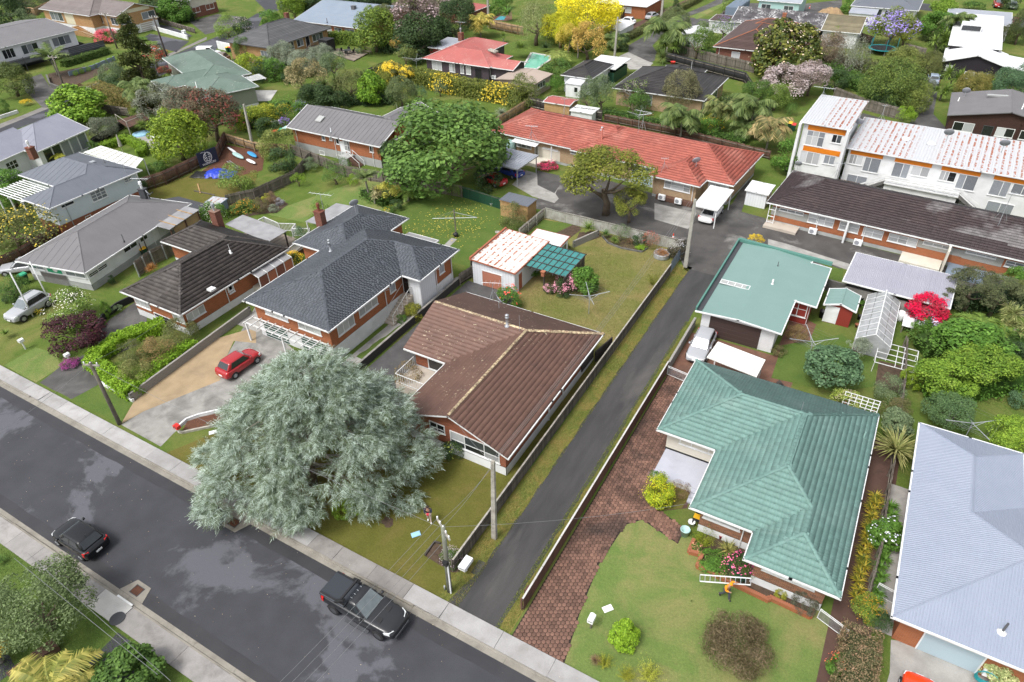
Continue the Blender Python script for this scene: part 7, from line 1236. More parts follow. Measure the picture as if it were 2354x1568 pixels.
P_('large dark magnolia with big white flowers','bigleaf',(3,170,480),260,4.2,.85,((.045,.07,.018),(.15,.15,.03)),trunk=1,bl=('bt',(.66,.6,.5),(.62,.45,.28)));P_('pale mauve blossoming tree below the magnolia, left','puff',(3,150,780),195,2.6,.75,((.14,.11,.095),(.24,.19,.17)),trunk=1,bl=('bq',(.42,.36,.36),(.33,.27,.26)));P_('pale mauve blossoming tree below the magnolia, right','puff1',(3,400,710),145,3.0,.85,((.14,.11,.095),(.24,.19,.17)),trunk=1,bl=('bq',(.42,.36,.36),(.33,.27,.26)));P_('trailing vine below the mauve blossom','weeping',(3,220,1000),75,1,1,'mid');P_('fuzzy green shrubs left of the flats','fine',(3,70,900),120,2,1,'fern',trunk=1)
P_('slender pale green tree behind the red units, left of two','loose',(2,690,890),105,2.8,1.5,'sage',trunk=1);P_('slender pale green tree behind the red units, right of two','loose1',(2,830,870),115,3.0,1.5,'sage',trunk=1);P_('conical olive-grey evergreen behind the red units','fine',(2,1560,840),150,3.4,1.25,((.10,.10,.05),(.19,.18,.095)),trunk=1);P_('bushy green shrub at the foot of the bare tree','loose',(2,1120,960),140,1.6,.85,'mid',trunk=1)
t=thing('bare_tree','bare white-branched tree with a few green leaves behind the red units','tree',(*g((2,1150,1000))[:2],0));bm_,tips=bare();
obj('branches',bm_.mesh('bare_branches',ZM.bark_pale),t,(0,0,3.6),None,(4.4,4.4,3.6));V,F=leaves(np.repeat(tips,10,0)+RV.normal(0,.06,(len(tips)*10,3)),np.tile([0,0,1.],(len(tips)*10,1)),.05);cr=obj('crown',npmesh('sparse_leaves',V,F,LEAF),t,(0,0,3.6),None,(4.4,4.4,3.6));colour(cr,*PAL['fern'])
P_('queen palm with drooping dead fronds behind the red units, left','palm',(2,1570,1080),190,3.0,1.0,'palm');P_('queen palm with drooping fronds behind the red units, centre','palm1',(2,1940,1010),175,3.2,1.0,((.07,.10,.03),(.17,.17,.06)));P_('tall queen palm at the end of the red units','palm',(2,2230,990),190,4.0,1.0,'palm');P_('lower queen palm with brown fronds beside the flats','palm1',(3,20,1190),180,3.0,1.0,((.09,.10,.035),(.27,.20,.09)));P_('bushy palm clump between the queen palms','palm',(2,2130,1180),120,1.6,1,'palm');P_('lemon tree with yellow fruit behind the red units','bush',(2,1850,1140),95,1.5,.9,'rich',trunk=1,bl=('bt',(.6,.4,.02)));P_('green bush under the queen palm','bush',(2,1710,1190),70,.9,.9,'rich');P_('round green tree behind the palms','fine1',(2,2250,860),130,2.4,.9,'mid',trunk=1)
P_('brown-grey bare-twigged tree right of the magnolia','twiggy',(3,540,470),160,3.0,.9,((.16,.125,.09),(.25,.2,.14)),trunk=1);P_('grey weeping birch on the lower lawn','weeping',(3,790,520),175,3.4,1.3,'grey',trunk=1);P_('light green shrub above the brown tree','loose',(3,650,320),85,2,.8,'lime',trunk=1);P_('dark hedge bush left of the paling fence','bush',(3,630,740),100,1.8,.9,'deep',trunk=1);P_('large purple jacaranda over the trampoline','loose',(3,1140,260),195,3.6,.8,((.09,.13,.025),(.2,.23,.04)),trunk=1,bl=('bo',(.22,.17,.42),(.3,.25,.5)));P_('yellowing right side shrub of the jacaranda','loose1',(3,1270,300),110,3,1,'yell',trunk=1,bl=('bt',(.24,.18,.45)));P_('rounded pale olive tree on the lawn below the trampoline','layer',(3,1260,570),155,2.6,.85,((.10,.125,.03),(.19,.21,.06)),trunk=1);P_('rounded dark olive tree right of the pale one','fine',(3,1500,580),115,2.4,.8,'olive',trunk=1);P_('big green pittosporum behind the flats','fine',(3,1150,800),250,3.0,.9,((.06,.10,.022),(.14,.18,.04)),trunk=1);P_('dense dark green lower part by the paling fence','broad',(3,1100,900),130,1.8,1,'deep',trunk=1);P_('yellow-green feathery tree next to the side lane','fine1',(3,1340,900),145,2.2,1,((.09,.125,.025),(.18,.21,.05)),trunk=1);P_('grey leafless shrub beside the blue car','twiggy',(3,1460,800),80,1.4,1,'grey');P_('vine covered shrub at the lower end of the side lane','loose',(3,1270,1060),80,1.2,1,'lime')
P_('tall bangalow palm in front of the flat white roof','palm',(3,1740,190),130,5.0,.9,'palm');P_('smaller palm in front of the flat white roof','palm1',(3,1800,400),110,2.0,.9,'palm');P_('lime tree by the top right street','broad1',(3,1610,90),95,2.6,1.0,((.1,.18,.02),(.2,.29,.04)),trunk=1);P_('rich green tree left of the bangalow palm','broad',(3,1560,240),140,2.8,.8,'rich',trunk=1);P_('cabbage tree with several heads by the lawn','cabbage',(3,1570,360),120,2.6,1.0,'fern');P_('cabbage tree in front of the plum gable','cabbage1',(3,1710,690),120,2.6,1.0,'fern');P_('low cabbage tree by the side lane','cabbage',(3,1610,830),90,1.6,1,'fern');P_('bronze-olive shrub in front of the plum gable','fine',(3,1880,790),135,2.0,.9,((.12,.125,.03),(.24,.2,.06)),trunk=1);P_('dark blue-green tree at the right edge','fine1',(3,2270,770),165,3,1.0,'teal',trunk=1);P_('yellow-green shrub behind the grey gable roof','loose',(3,2120,800),75,1.6,.9,'lime');P_('olive shrub below the low blue-grey roof','bush',(3,2205,310),85,1.6,.9,'olive');P_('dark tall hedge tree at the right edge top','fine',(3,2330,260),90,3,1.8,((.05,.07,.025),(.09,.11,.04)),trunk=1);P_('crimson shrub at the right edge by the street','sparse',(3,2265,200),45,1.4,.8,((.2,.03,.05),(.32,.04,.08)));P_('strip of low shrubs across the top right lawn','flat',(3,1900,60),90,.7,.6,'mid');P_('dark hedge behind the parked cars at top right','bush',(3,2230,20),70,1.6,1,'dark');P_('small lemon tree beside the flats','bush',(3,185,1450),150,1.9,.9,'rich',trunk=1);P_('slender young tree in front of the flats','sparse',(3,690,1430),105,3.2,1.3,((.10,.14,.055),(.19,.23,.1)),trunk=1);P_('mixed flower bed in front of the flats','flat',(3,450,1500),120,.6,.6,'mid',bl=('bt',(.55,.07,.1),(.4,.12,.4)));P_('pink petunia strip by the porch of the red units','flat',(2,330,1530),90,.3,.4,((.1,.05,.03),(.2,.06,.06)),bl=('bo',(.5,.04,.12)))
P_('small conifer pair behind the white shed at the top','cone',(2,1510,40),45,2,1.4,'dark','conifer','conifer');P_('yellow-green bush by the work yard','bush',(2,2020,30),75,1.6,.9,'fern');P_('bushes beside the grey hip roofed house','bush',(3,730,60),60,1.4,1,'rich')
def under(pts,wd,h,pal,dens=.5):t=HG(None,pts,wd,h,.26,pal,world=0,dens=dens,rough=.45,name='undergrowth');t['kind']='stuff';del t['category']
for a in((((2,860,1060),(2,1500,1190),(2,2100,1330)),1.6,1.0,'mid'),(((2,1960,980),(2,2150,1100),(2,2350,1250)),2.5,1.6,'palm'),(((3,560,700),(3,900,860),(3,1180,1010)),3,2,'mid'),(((3,950,690),(3,1200,700),(3,1420,720)),3,2.2,'olive'),(((3,1880,820),(3,2100,780),(3,2354,720)),3,2,'olive'),(((1,540,900),(1,820,960),(1,1240,950)),2.5,1.6,'deep'),(((0,1330,960),(0,1700,1060),(0,2050,1120)),3,2.2,'olive'),(((0,2080,1120),(0,2354,1170),(1,280,1010)),2.5,1.6,'rich'),(((11,1450,100),(11,1900,60),(11,2354,130)),3,1.5,'mid'),(((11,1500,520),(11,1850,500),(11,2330,420)),2,1,'rich'),(((7,1720,1230),(7,2050,1260),(7,2354,1220)),3,1.5,'deep'),(((1,1180,470),(1,1480,500),(1,1760,400)),3.5,2.4,'deep'),(((2,330,330),(2,600,480),(2,900,340)),3,2,'fern'),(((0,980,790),(0,1180,830),(0,1400,770)),2.5,1.5,'mid'),(((0,1400,130),(0,1600,170),(0,1750,200)),3,2,'deep'),(((1,430,110),(1,800,60),(1,1200,80)),4,2.5,'dark'),(((2,1500,460),(2,1750,500),(2,2080,560)),1.6,1,'rich'),(((3,330,560),(3,560,600),(3,820,640)),3,1.6,'drab'),(((3,1450,300),(3,1560,420),(3,1640,520)),3,1.8,'palm'),(((1,60,640),(1,300,680),(1,620,640)),3,1.8,'sage'),(((5,1000,230),(5,1180,330),(5,1300,250)),1.2,.8,'mid'),(((4,1900,430),(4,2150,400),(4,2354,370)),1.4,.7,'fern')):under(*a)
def turf(pts,n,sz,pal,z=.03):
	P=na(pts,float);lo,hi=P.min(0),P.max(0);c=RV.uniform(lo,hi,(n,2));c=c[[inpoly(x,y,pts)for x,y in c]];m=len(c);V,F=leaves(np.column_stack([c,RV.uniform(z-.01,z+.025,m)]),np.column_stack([RV.normal(0,.5,(m,2)),np.ones(m)]),sz,.28,.3,.9);o=obj('grass',npmesh('grass_blades',V,F,LEAF));o['kind']='stuff';colour(o,*pal)
# fences and walls
def FN(name,label,pts,h,pal,pw=.15,gap=.012,post=None,cap=None,th=.022,rails=2,single=0,face=1,cat='fence',jit=.02,z0=.02,pick=0):
	P=[na(p[:2],float)for p in pts];t=thing(name,label,cat,(P[0][0],P[0][1],0));o=P[0];mats=[];n3=na([0,0,1.])
	pm=MATS[pal];R_=MB();C_=MB();npost=[]
	for i in range(len(P)-1):
		d=P[i+1]-P[i];L=nrm(d);d/=L;nn=na([-d[1],d[0]])*face;n=max(1,int(L/(pw+gap)))
		for k in range(n):
			c=P[i]-o+d*((k+.5)*L/n)+nn*.03;a=na([d[0],d[1],0])*(pw/.15);hh=h*(1+uf(-jit,jit));mats.append(np.column_stack([a,[nn[0],nn[1],0],n3*hh,[c[0],c[1],z0]]))
		for r in range(rails):z=h*(.22+.6*r/max(1,rails-1));a,b=P[i]-o,P[i+1]-o;R_.bar((*(a-nn*.02),z),(*(b-nn*.02),z),.05,.09)
		if cap:a,b=P[i]-o,P[i+1]-o;s=int(L/2.6)+1;[C_.bar((*(a+(b-a)*k/s),h+.035),(*(a+(b-a)*(k+.985)/s),h+.035),.11,.04)for k in range(s)]
		m=int(L/2.4)+1;npost+=[P[i]-o+d*(k*L/m)-nn*.09 for k in range(m+1)]
	if R_.n:R_.mk('rail',ZM.tgy if pal!='tdk' else ZM.rail_pale,t,O3)
	if C_.n:C_.mk('cap_board',MATS[cap],t,O3)
	B=MB();B.box(-.05,-.05,0,.05,.05,h*.98);pme=B.mesh('post',MATS[post or pal])
	for q in npost:obj('post',pme,t,(q[0],q[1],0))
	B=MB();B.box(-.075,-th/2,0,.075,th/2,1);tv=na(B.v);tf=na(B.f)
	if single:
		me=B.mesh('paling',pm);order=sorted(range(len(mats)),key=lambda i:np.hypot(mats[i][0,3]+o[0],mats[i][1,3]+o[1]));near=order[:300]
		for i in near:q=obj('paling',me,t);M4=Matrix.Identity(4);[M4[r].__setitem__(c,float(mats[i][r,c]))for r in range(3)for c in range(4)];q.matrix_local=M4
		mats=[mats[i]for i in order[300:]]
	if len(mats):q=obj('palings',scatter(tv,tf,na(mats),'palings',pm),t);q['kind']='stuff';q.name='paling'
	return t
def gg(*p):return[g(q)[:2]for q in p]
PL('fence_brown',(.055,.045,.038),(.15,.135,.115),.9,2.2,rv=.4)
FN('paling_fence','dark weathered paling fence with pale lichen capping, left of the long asphalt driveway',[(-16.35,19.6),(-16.3,59.2)],1.2,'fence_brown',.14,.03,'fence_brown','rail_pale',single=1,face=-1,rails=3)
FN('board_fence','reddish brown board fence with white capping beside the hexagon paved drive',[(-11.35,19.4),(-11.3,44.2)],1.15,'tbr',.15,.008,'tbr','slab_light',single=1,face=-1)
FN('paling_fence','tall brown paling fence with steel posts between the grey and black roofed houses',[(-65.0,33.2),(-65.7,35.6),(-65.5,38.6)],1.75,'tgy',.15,.01,'galv',single=1)
FN('paling_fence','grey timber paling fence along the back of the lawn and orange brick house',[(-74.5,65.4),(-69.9,64.6),(-62.5,62.9),(-52.6,64.0),(-45,64.6)],1.55,'tgy',single=1);FN('paling_fence','weathered paling fence between the junk yard and the back lawn',[(-69.7,49.4),(-67.9,52.2),(-67.4,58.8),(-69.9,64.3)],1.5,'tgy',.17,single=1)
FN('board_fence','dark brown board fence behind the junk yard',[(-83,47.4),(-82.3,50.2),(-82.5,54.4),(-82.7,56.3),(-82.4,59.0),(-86.5,64.2)],1.8,'tbr');FN('paling_fence','yellow-lichened paling fence at the top of the junk yard',[(-87,64.5),(-80.2,63.9),(-75,65.3)],1.4,'timber_tan',jit=.04);FN('board_fence','dark fence left of the charcoal metal roofed house',[(-79.9,25.8),(-79.8,29.4),(-81.1,34.8)],1.4,'tbr')
FN('board_fence','dark brown board fence behind the red roofed units',[(-53.5,97.5),(-44.6,96.2),(-40.3,96.6)],1.8,'tdk');FN('paling_fence','low brown paling fence behind the red tiled units and palms',[(-40.0,97),(-28.4,96.1),(-14.3,93.2)],1.2,'tbr',jit=.06);FN('board_fence','black stained fence behind the inky roofed house',[(-42.6,132),(-26.1,125.4),(-23,119)],1.7,'black_timber',.15,.006);FN('paling_fence','pale timber paling fence above the black stained fence',[(-43.2,137.6),(-38.4,136.4),(-33.6,134.2),(-26,131.6)],1.8,'tgy',single=1)
FN('paling_fence','tan new timber fence at the end of the red roofed units',[(-53.7,86.7),(-53.6,97.8)],1.5,'timber_tan');FN('paling_fence','grey paling fence in separate bays behind the white flats',[(-11.1,123.4),(-6.3,119.4),(-.3,116.7)],1.7,'tgy',single=1);FN('paling_fence','red-brown paling fence between the flats and the dark tiled units',[(-10.4,91.0-2.5),(-3.1,87.9),(5.5,86.9),(10,86.5)],1.1,'tbr',.12,.04,single=1);FN('paling_fence','old sagging timber fence in the strip between the two right hand gardens',[(5.5,57),(5.9,50.3),(6.1,40.6),(6.1,36.7),(6.2,33.1),(5.95,29)],1.2,'tgy',.2,.01,jit=.08);FN('paling_fence','golden brown board fence below the kidney shaped pool',gg((1,2150,265),(1,2354,310),(2,105,330)),1.9,'timber_tan');FN('paling_fence','low dark rail fence on the trampoline lawn',gg((3,950,620),(3,1080,665)),.9,'tbr',.12,.14);FN('paling_fence','brown paling fence above the trampoline lawn',gg((3,840,370),(3,960,410)),1.4,'tbr');FN('paling_fence','weathered paling fence right of the jacaranda',gg((3,1250,470),(3,1440,520)),1.4,'tgy');FN('paling_fence','small dark fence section at the end of the fruit lawn',gg((1,1040,700),(1,1170,640)),1.3,'tdk');FN('paling_fence','pale curved fence behind the tan brick house',gg((0,220,130),(0,340,150),(0,480,80)),1.9,'timber_tan');FN('board_fence','black fence beside the deck of the long white house',gg((0,700,430),(0,860,480),(0,985,500)),1.3,'black_timber');FN('paling_fence','old timber fence above the tarmac drive by the back street',gg((0,1360,170),(0,1560,240),(0,1800,310)),1.1,'tgy');FN('board_fence','dark board fence below the timber viewing deck',gg((0,860,1350),(0,1010,1260),(0,1150,1180)),1.2,'black_timber');FN('paling_fence','dark paling fence along the drab deck by the long hedge',gg((0,950,1040),(0,1200,1080)),1.5,'tgy');FN('paling_fence','weathered timber fence at the dead end of the work yard',gg((2,1930,170),(2,2060,160)),1.6,'tgy')
FN('paling_fence','patchy pale side fence beside the chicken run',[(-33.5,58.5),(-33.4,64.3)],1.3,'rail_pale',.3,.01);FN('paling_fence','short grey paling fence between the slate roofed house and the garage',[(-35,50.9),(-34.4,51.2)],1.4,'tgy');FN('paling_fence','dark timber fence over the black block wall',[(-34.2,47.5),(-33.6,51.0)],1.3,'tgy')
def wf(label,a,b,h,m,pitch=.22,amp=.035):
	a,b=na(a,float),na(b,float);L=nrm(b-a);d=(b-a)/L;nn=na([-d[1],d[0]]);t=thing('corrugated_fence',label,'fence',(*a,0));ns=max(1,int(L/.85))
	for s in range(ns):
		B=MB();n=16;x0,x1=s*L/ns,(s+1)*L/ns-.008;pts=[]
		for k in range(n+1):x=x0+(x1-x0)*k/n;q=d*x+nn*(amp*sn(x*6.283/pitch)+(s%2)*.012);pts.append(q)
		hh=h*uf(.97,1.02);B.add([(q[0],q[1],.02)for q in pts]+[(q[0],q[1],hh)for q in pts],[(k,k+1,n+k+2,n+k+1)for k in range(n)]);B.mk('sheet',m,t,O3,smooth=1)
	T=MB();T.bar((0,0,h*.9),(*(d*L),h*.9),.04,.05);T.mk('rail',ZM.tgy,t,O3);return t
PL('fibro',(.40,.40,.36),(.26,.25,.215),.9,1.4);wf('pale corrugated fibre-cement fence at the back of the dry lawn',(-33.3,64.4),(-16.5,64.2),1.35,ZM.fibro);wf('blue-grey corrugated iron fence at the corner of the driveway',(-16.35,59.4),(-16.4,64.1),1.4,ZM.steel_blue);wf('dark green iron fence beside the plywood shed',(-45,64.7),(-38.6,63.9),1.5,ZM.bin_green)
def bw(name,label,a,b,h,m,bl=.4,bh=.2,th=.19,cap=None,lift=0):
	a,b=na(a,float),na(b,float);L=nrm(b-a);d=(b-a)/L;nr=int(round(h/bh));nb=int(L/bl);t=thing(name,label,'wall',(*a,0));ang=math.atan2(d[1],d[0]);B=MB();B.box(.004,-th/2,0,L/nb-.004,th/2,bh-.008);me=B.mesh('block',MATS[m]);cnt=0
	for r in range(nr):
		for k in range(nb):
			off=(r%2)*.5*L/nb
			if k==nb-1 and r%2:continue
			q=d*(k*L/nb+off)+na([-d[1],d[0]])*uf(-.006,.006);obj('block',me,t,(q[0],q[1],r*bh+lift),(0,0,ang));cnt+=1
	C_=MB();C_.bar((0,0,nr*bh*.5),(*(d*L),nr*bh*.5),th*.9,nr*bh-.02);C_.mk('mortar',ZM.stone,t,O3)
	if cap:C_=MB();C_.bar((0,0,nr*bh+.03),(*(d*L),nr*bh+.03),th+.04,.06);C_.mk('coping',MATS[cap],t,O3)
	return t
bw('block_wall','grey mossy block wall between the driveway and the silver wagon',(-11.3,44.4),(-11.35,51.6),1.0,'block_wall');bw('retaining_wall','grey concrete block retaining wall below the lime hedge',(-48.4,20.2),(-49.35,34.0),.8,'block_wall',.45);bw('retaining_wall','dark stained block wall behind the red shed and glasshouse',(-2.2,63.4),(6.0,62.6),1.2,'stone',.4);bw('retaining_wall','black painted wall between the slate roof and brown roof houses',(-34.35,31.5),(-34.3,49.5),.8,'black_wall',.6,.4,.16,'block_wall');bw('block_wall','low block wall stub at the back of the dry lawn',(-27.4,59.6),(-26.0,63.2),.8,'block_wall',.4)
def lw(label,pts,h,w_,m,name='garden_wall'):
	P=[g(p)[:2]for p in pts];t=MB();[t.bar((*P[i],h/2),(*P[i+1],h/2),w_,h)for i in range(len(P)-1)];o=tag(t.mk(name,MATS[m],None,(*P[0],0)),label,'wall');return o
lw('white retaining wall along the sloping tarmac drive',[(0,1400,270),(0,1500,300),(0,1730,365)],.9,.3,'plw');lw('white garden edging beside the cycad',[(0,1290,405),(0,1440,470),(0,1490,465)],.4,.25,'plw');lw('white courtyard wall beside the parked cars',[(0,2010,450),(0,2100,470),(0,2200,490)],1.6,.25,'plw');lw('white edging wall at left edge by the footpath',[(0,0,1095),(0,170,1040)],.5,.25,'plw');lw('slate grey terrace wall under the seven lime balls',[(0,640,700),(0,860,640),(0,1060,555)],.8,.25,'steel_blue');lw('curved stone wall beside the back driveway',[(0,440,720),(0,470,800),(0,600,845)],.7,.3,'stone');lw('curved black timber wall beside the black driveway',[(4,920,1500),(4,960,1380),(4,1090,1270),(4,1260,1190)],.7,.15,'black_timber');lw('dark timber sleeper wall below the feijoa tree',[(12,120,1560),(12,330,1390),(12,540,1240)],.5,.7,'tbr');lw('white curb under the front of the lime hedge',[(8,935,400),(8,1075,470),(8,1230,560)],.3,.2,'plw');lw('white curved kerb of the mulched bed by the red letterbox',[(8,1640,800),(8,1720,730),(8,1830,690),(8,2110,625)],.22,.15,'plw');lw('cream timber edge of the mulched bed by the red letterbox',[(8,1640,840),(8,1680,850),(8,2080,765)],.2,.14,'rail_pale');SH('mulch_bed',[(8,1680,820),(8,1720,740),(8,1840,700),(8,2120,640),(8,2080,760)],'mulch',5);lw('scalloped stone edging of the curved garden bed',[(6,830,610),(6,880,670),(6,1000,720),(6,1190,755),(6,1250,720)],.18,.14,'stone','bed_edging');SH('garden_bed',[(6,590,640),(6,620,570),(6,760,560),(6,1290,680),(6,1250,715),(6,1190,745),(6,1000,710),(6,880,660),(6,830,610),(6,700,650)],'soil',5);SH('dirt_run',[(6,370,590),(6,560,500),(6,660,530),(6,480,660)],'soil',5);SH('kidney_bed',[(5,0,250),(5,120,200),(5,300,310),(5,190,390),(5,60,400),(5,-120,430)],'soil',5);SH('chicken_lawn',[(6,140,590),(6,280,450),(6,560,500),(6,370,590),(6,320,640)],'lawn_green',4)
lw('dark edging of the flower bed beside the front power pole',[(13,1555,410),(13,1640,285),(13,1700,300)],.15,.1,'tdk','bed_edging');SH('flower_bed',[(13,1555,410),(13,1640,285),(13,1830,380),(13,1880,560),(13,1800,560)],'soil',5);SH('bare_patch',rough_edge([(-22.9,20.3),(-22.2,20.2),(-21.9,20.6),(-22.2,21.0),(-22.8,20.9)],.12,.25),'soil',5,1);SH('side_plate',[(13,1975,560),(13,2050,445),(13,2110,470),(13,2030,600)],'oas',5);SH('yard_dirt',[(4,1330,190),(0,1900,1560),(1,60,1480),(4,2340,120),(4,1900,350),(4,1400,330)],'lawn_olive',3);SH('junk_dirt',[(0,2080,1330),(1,80,1400),(1,60,1568),(4,2150,60),(4,1780,60),(0,1950,1510)],'mulch',5);SH('slate_deck',[(4,1420,280),(4,1640,240),(4,1900,310),(4,2100,330),(4,1900,420),(4,1700,330)],'deck_slate',5);SH('shady_bed',[(10,1380,1000),(10,1440,1180),(10,1340,1190),(10,1200,1420),(10,1400,1560),(10,1610,1540),(10,1660,1340),(10,1440,1000)],'path_brown',4);SH('brick_bed',[(14,1660,290),(14,1760,400),(14,1720,500),(15,0,800),(15,380,930),(15,420,760),(14,2300,560),(14,2150,330),(14,1850,190)],'soil',5);SH('circle_bed',[(10,1190,1330),(10,1280,1210),(10,1500,1270),(10,1640,1420),(10,1560,1540),(10,1330,1560),(10,1220,1470)],'lawn_olive',6)
pt=thing('brick_planter','low red brick planter wall stepping round the rose garden','planter',(*g((14,1650,390))[:2],0));o_=wloc(pt);caps_=MB();P=gg((14,1670,275),(14,1622,385),(14,1745,415),(14,1697,515),(14,2354,835),(15,5,805),(15,385,985),(15,405,915));B=MB();B.box(-.11,-.05,0,.11,.05,.075);bme=B.mesh('brick',ZM.terracotta);Wl=MB()
for i in range(len(P)-1):
	d=P[i+1]-P[i];L=nrm(d)
	if L<.2:continue
	d/=L;Wl.bar((*P[i],.13),(*P[i+1],.13),.2,.26);n=max(1,int(L/.115));ang=math.atan2(d[1],d[0])+math.pi/2
	for k in range(n):q=P[i]+d*(k+.5)*L/n;obj('brick',bme,pt,(q[0]-o_[0],q[1]-o_[1],.263),(0,0,ang))
Wl.mk('wall',ZM.brick_orange,pt)
hexm=N('hex_paver');k_=hexm.mix(hexm.ramp(hexm.noise(.35,6),.35,.62),(.085,.048,.036),(.20,.108,.078));k_=hexm.mix(hexm.math('MULTIPLY',hexm.ramp(hexm.noise(.28,5,dist=.8),.5,.62),.75),k_,(.04,.028,.024));k_=hexm.val(k_,hexm.rnd(),.3);hexm.out(k_,.75,.35);HX=ZM.hex_paver
hd=thing('paved_drive',None,None,(-9.8,30,0));hd['kind']='structure';B=MB();outl=[(-11.15,17.67),(-7.8,17.67),(-8.35,20.9),(-8.7,24.4),(-8.4,28.0),(-7.6,28.9),(-4.9,28.2),(-4.9,29.6),(-7.6,30.4),(-8.3,33),(-8.2,44),(-11.15,44.2)];B.poly([(x,y,.01)for x,y in ccw(outl)]);B.mk('joint_sand',PL('joint_dark',(.03,.021,.017),None,.95),hd)
def inpoly(x,y,Pl):
	c=0
	for i in range(len(Pl)):
		(x0,y0),(x1,y1)=Pl[i-1],Pl[i]
		if(y0>y)!=(y1>y)and x<(x1-x0)*(y-y0)/(y1-y0)+x0:c=not c
	return c
hr=.152;hexp=[(cs_(i*math.pi/3)*hr*.89,sn(i*math.pi/3)*hr*.89)for i in range(6)];B=MB();B.prism(hexp,0,.035);B.v=B.v+[(x*.9,y*.9,.042)for x,y in hexp];B.n=len(B.v);B.f=[f for f in B.f if f!=tuple(range(6,12))]+[tuple(range(12,18))]+[(6+i,6+(i+1)%6,12+(i+1)%6,12+i)for i in range(6)];hme=B.mesh('paver',HX);pos=[]
for i in range(-1,34):
	for j in range(0,108):
		x,y=-11.2+i*hr*1.5,17.7+j*hr*1.732+(i%2)*hr*.866
		if inpoly(x,y,outl):pos.append((x,y))
pos.sort(key=lambda q:q[1]);hl=wloc(hd);rest=MB()
for q in pos[:300]:obj('paver',hme,hd,(q[0]-hl[0],q[1]-hl[1],.012+uf(-.003,.004)))
for q in pos[300:]:rest.add([(q[0]-hl[0]+v[0],q[1]-hl[1]+v[1],.012+v[2])for v in B.v],B.f)
rest.mk('paver',HX,hd,O3,kind='stuff');print('hex',len(pos))
SH('lawn',rough_edge([(-7.78,17.67),(3.9,17.67),(4.2,26.5),(-.9,27.0),(-3.4,27.4),(-6.6,28.3),(-7.8,27.9),(-8.5,26.5),(-8.62,24.4),(-8.3,20.9)],.05,.4),'lawn_fresh',2,1)
dk=thing('deck','raised timber deck with white picket railing and grey roof behind the black tiled house','deck',(-57,44.5,0));B=MB();B.box(-61.5,42.2,0,-53.0,46.4,.55);B.mk('base',ZM.tbr,dk)
for i in range(30):B=MB();x=-61.5+i*.285;B.box(x,42.2,.56,x+.275,46.4,.6);B.mk('deck_board',ZM.deck,dk)
rail=[(-60.9,46.0),(-60.9,47.3),(-58.2,46.9),(-56.4,47.7),(-55.9,46.6),(-54.2,47.6),(-53.7,47.1),(-52.7,41.5)];pk=MB();pk.box(-.02,-.02,0,.02,.02,.92);pme=pk.mesh('picket',WP);T=MB()
for i in range(len(rail)-1):
	a,b=na(rail[i]),na(rail[i+1]);n=max(2,int(nrm(b-a)/.16));T.bar((*a,1.52),(*b,1.52),.08,.06);T.bar((*a,.66),(*b,.66),.05,.05);T.bar((*a,0),(*a,1.55),.1,.1)
	for k in range(n):q=a+(b-a)*(k+.5)/n;obj('picket',pme,dk,(q[0]+57,q[1]-44.5,.6))
T.mk('handrail',WP,dk);B=MB();B.hexa([(-61,42.2,2.9),(-54.0,41.6,2.75),(-54,44.4,2.75),(-61,44.7,2.9),(-61,42.2,2.95),(-54,41.6,2.8),(-54,44.4,2.8),(-61,44.7,2.95)]);B.mk('roof_sheet',ZM.clear_sheet,dk);[MB().bar((x,y,.6),(x,y,2.75),.12,.12).mk('post',ZM.tdk,dk)for x,y in((-54.2,44.2),(-57.5,44.3),(-60.8,44.5))]
dk=thing('deck','grey timber garden deck with a dark dining set','deck',(*g((1,850,510))[:2],0));P=gg((1,660,490),(1,750,455),(1,1030,500),(1,900,570));n=16
for i in range(n):a0,a1=P[0]+(P[1]-P[0])*i/n,P[0]+(P[1]-P[0])*(i+.93)/n;b0,b1=P[3]+(P[2]-P[3])*i/n,P[3]+(P[2]-P[3])*(i+.93)/n;B=MB();B.prism([tuple(a0),tuple(b0),tuple(b1),tuple(a1)],.1,.22);B.mk('deck_board',ZM.deck,dk)
dk=thing('viewing_deck','brown timber platform deck on posts beside the pohutukawas','deck',(*g((0,1210,1100))[:2],0));P=gg((0,1110,1190),(0,1210,1260),(0,1400,1180),(0,1340,1120));B=MB();B.prism([tuple(p)for p in P],1.3,1.45);B.mk('floor',ZM.tbr,dk);T=MB();[T.bar((*p,0),(*p,2.4),.1,.1)for p in P[:3]];[T.bar((*P[i],2.35),(*P[i+1],2.35),.07,.07)for i in(0,1)];T.mk('post',ZM.rail_pale,dk)
dk=thing('side_deck','dark brown low deck with step behind the sea-green tiled roof','deck',(-1,46,0));P=[(-4.2,45.4),(3.0,43.9),(3.6,44.8),(-1.4,46.6),(-3.4,47)];
for i in range(8):B=MB();y=44.0+i*.3;B.hexa([(-3.6+i*.1,y+.9,.05),(3.2-i*.75,y,.05),(3.2-i*.75,y+.28,.05),(-3.6+i*.1,y+1.18,.05),(-3.6+i*.1,y+.9,.3),(3.2-i*.75,y,.3),(3.2-i*.75,y+.28,.3),(-3.6+i*.1,y+1.18,.3)]);B.mk('deck_board',ZM.tdk,dk)
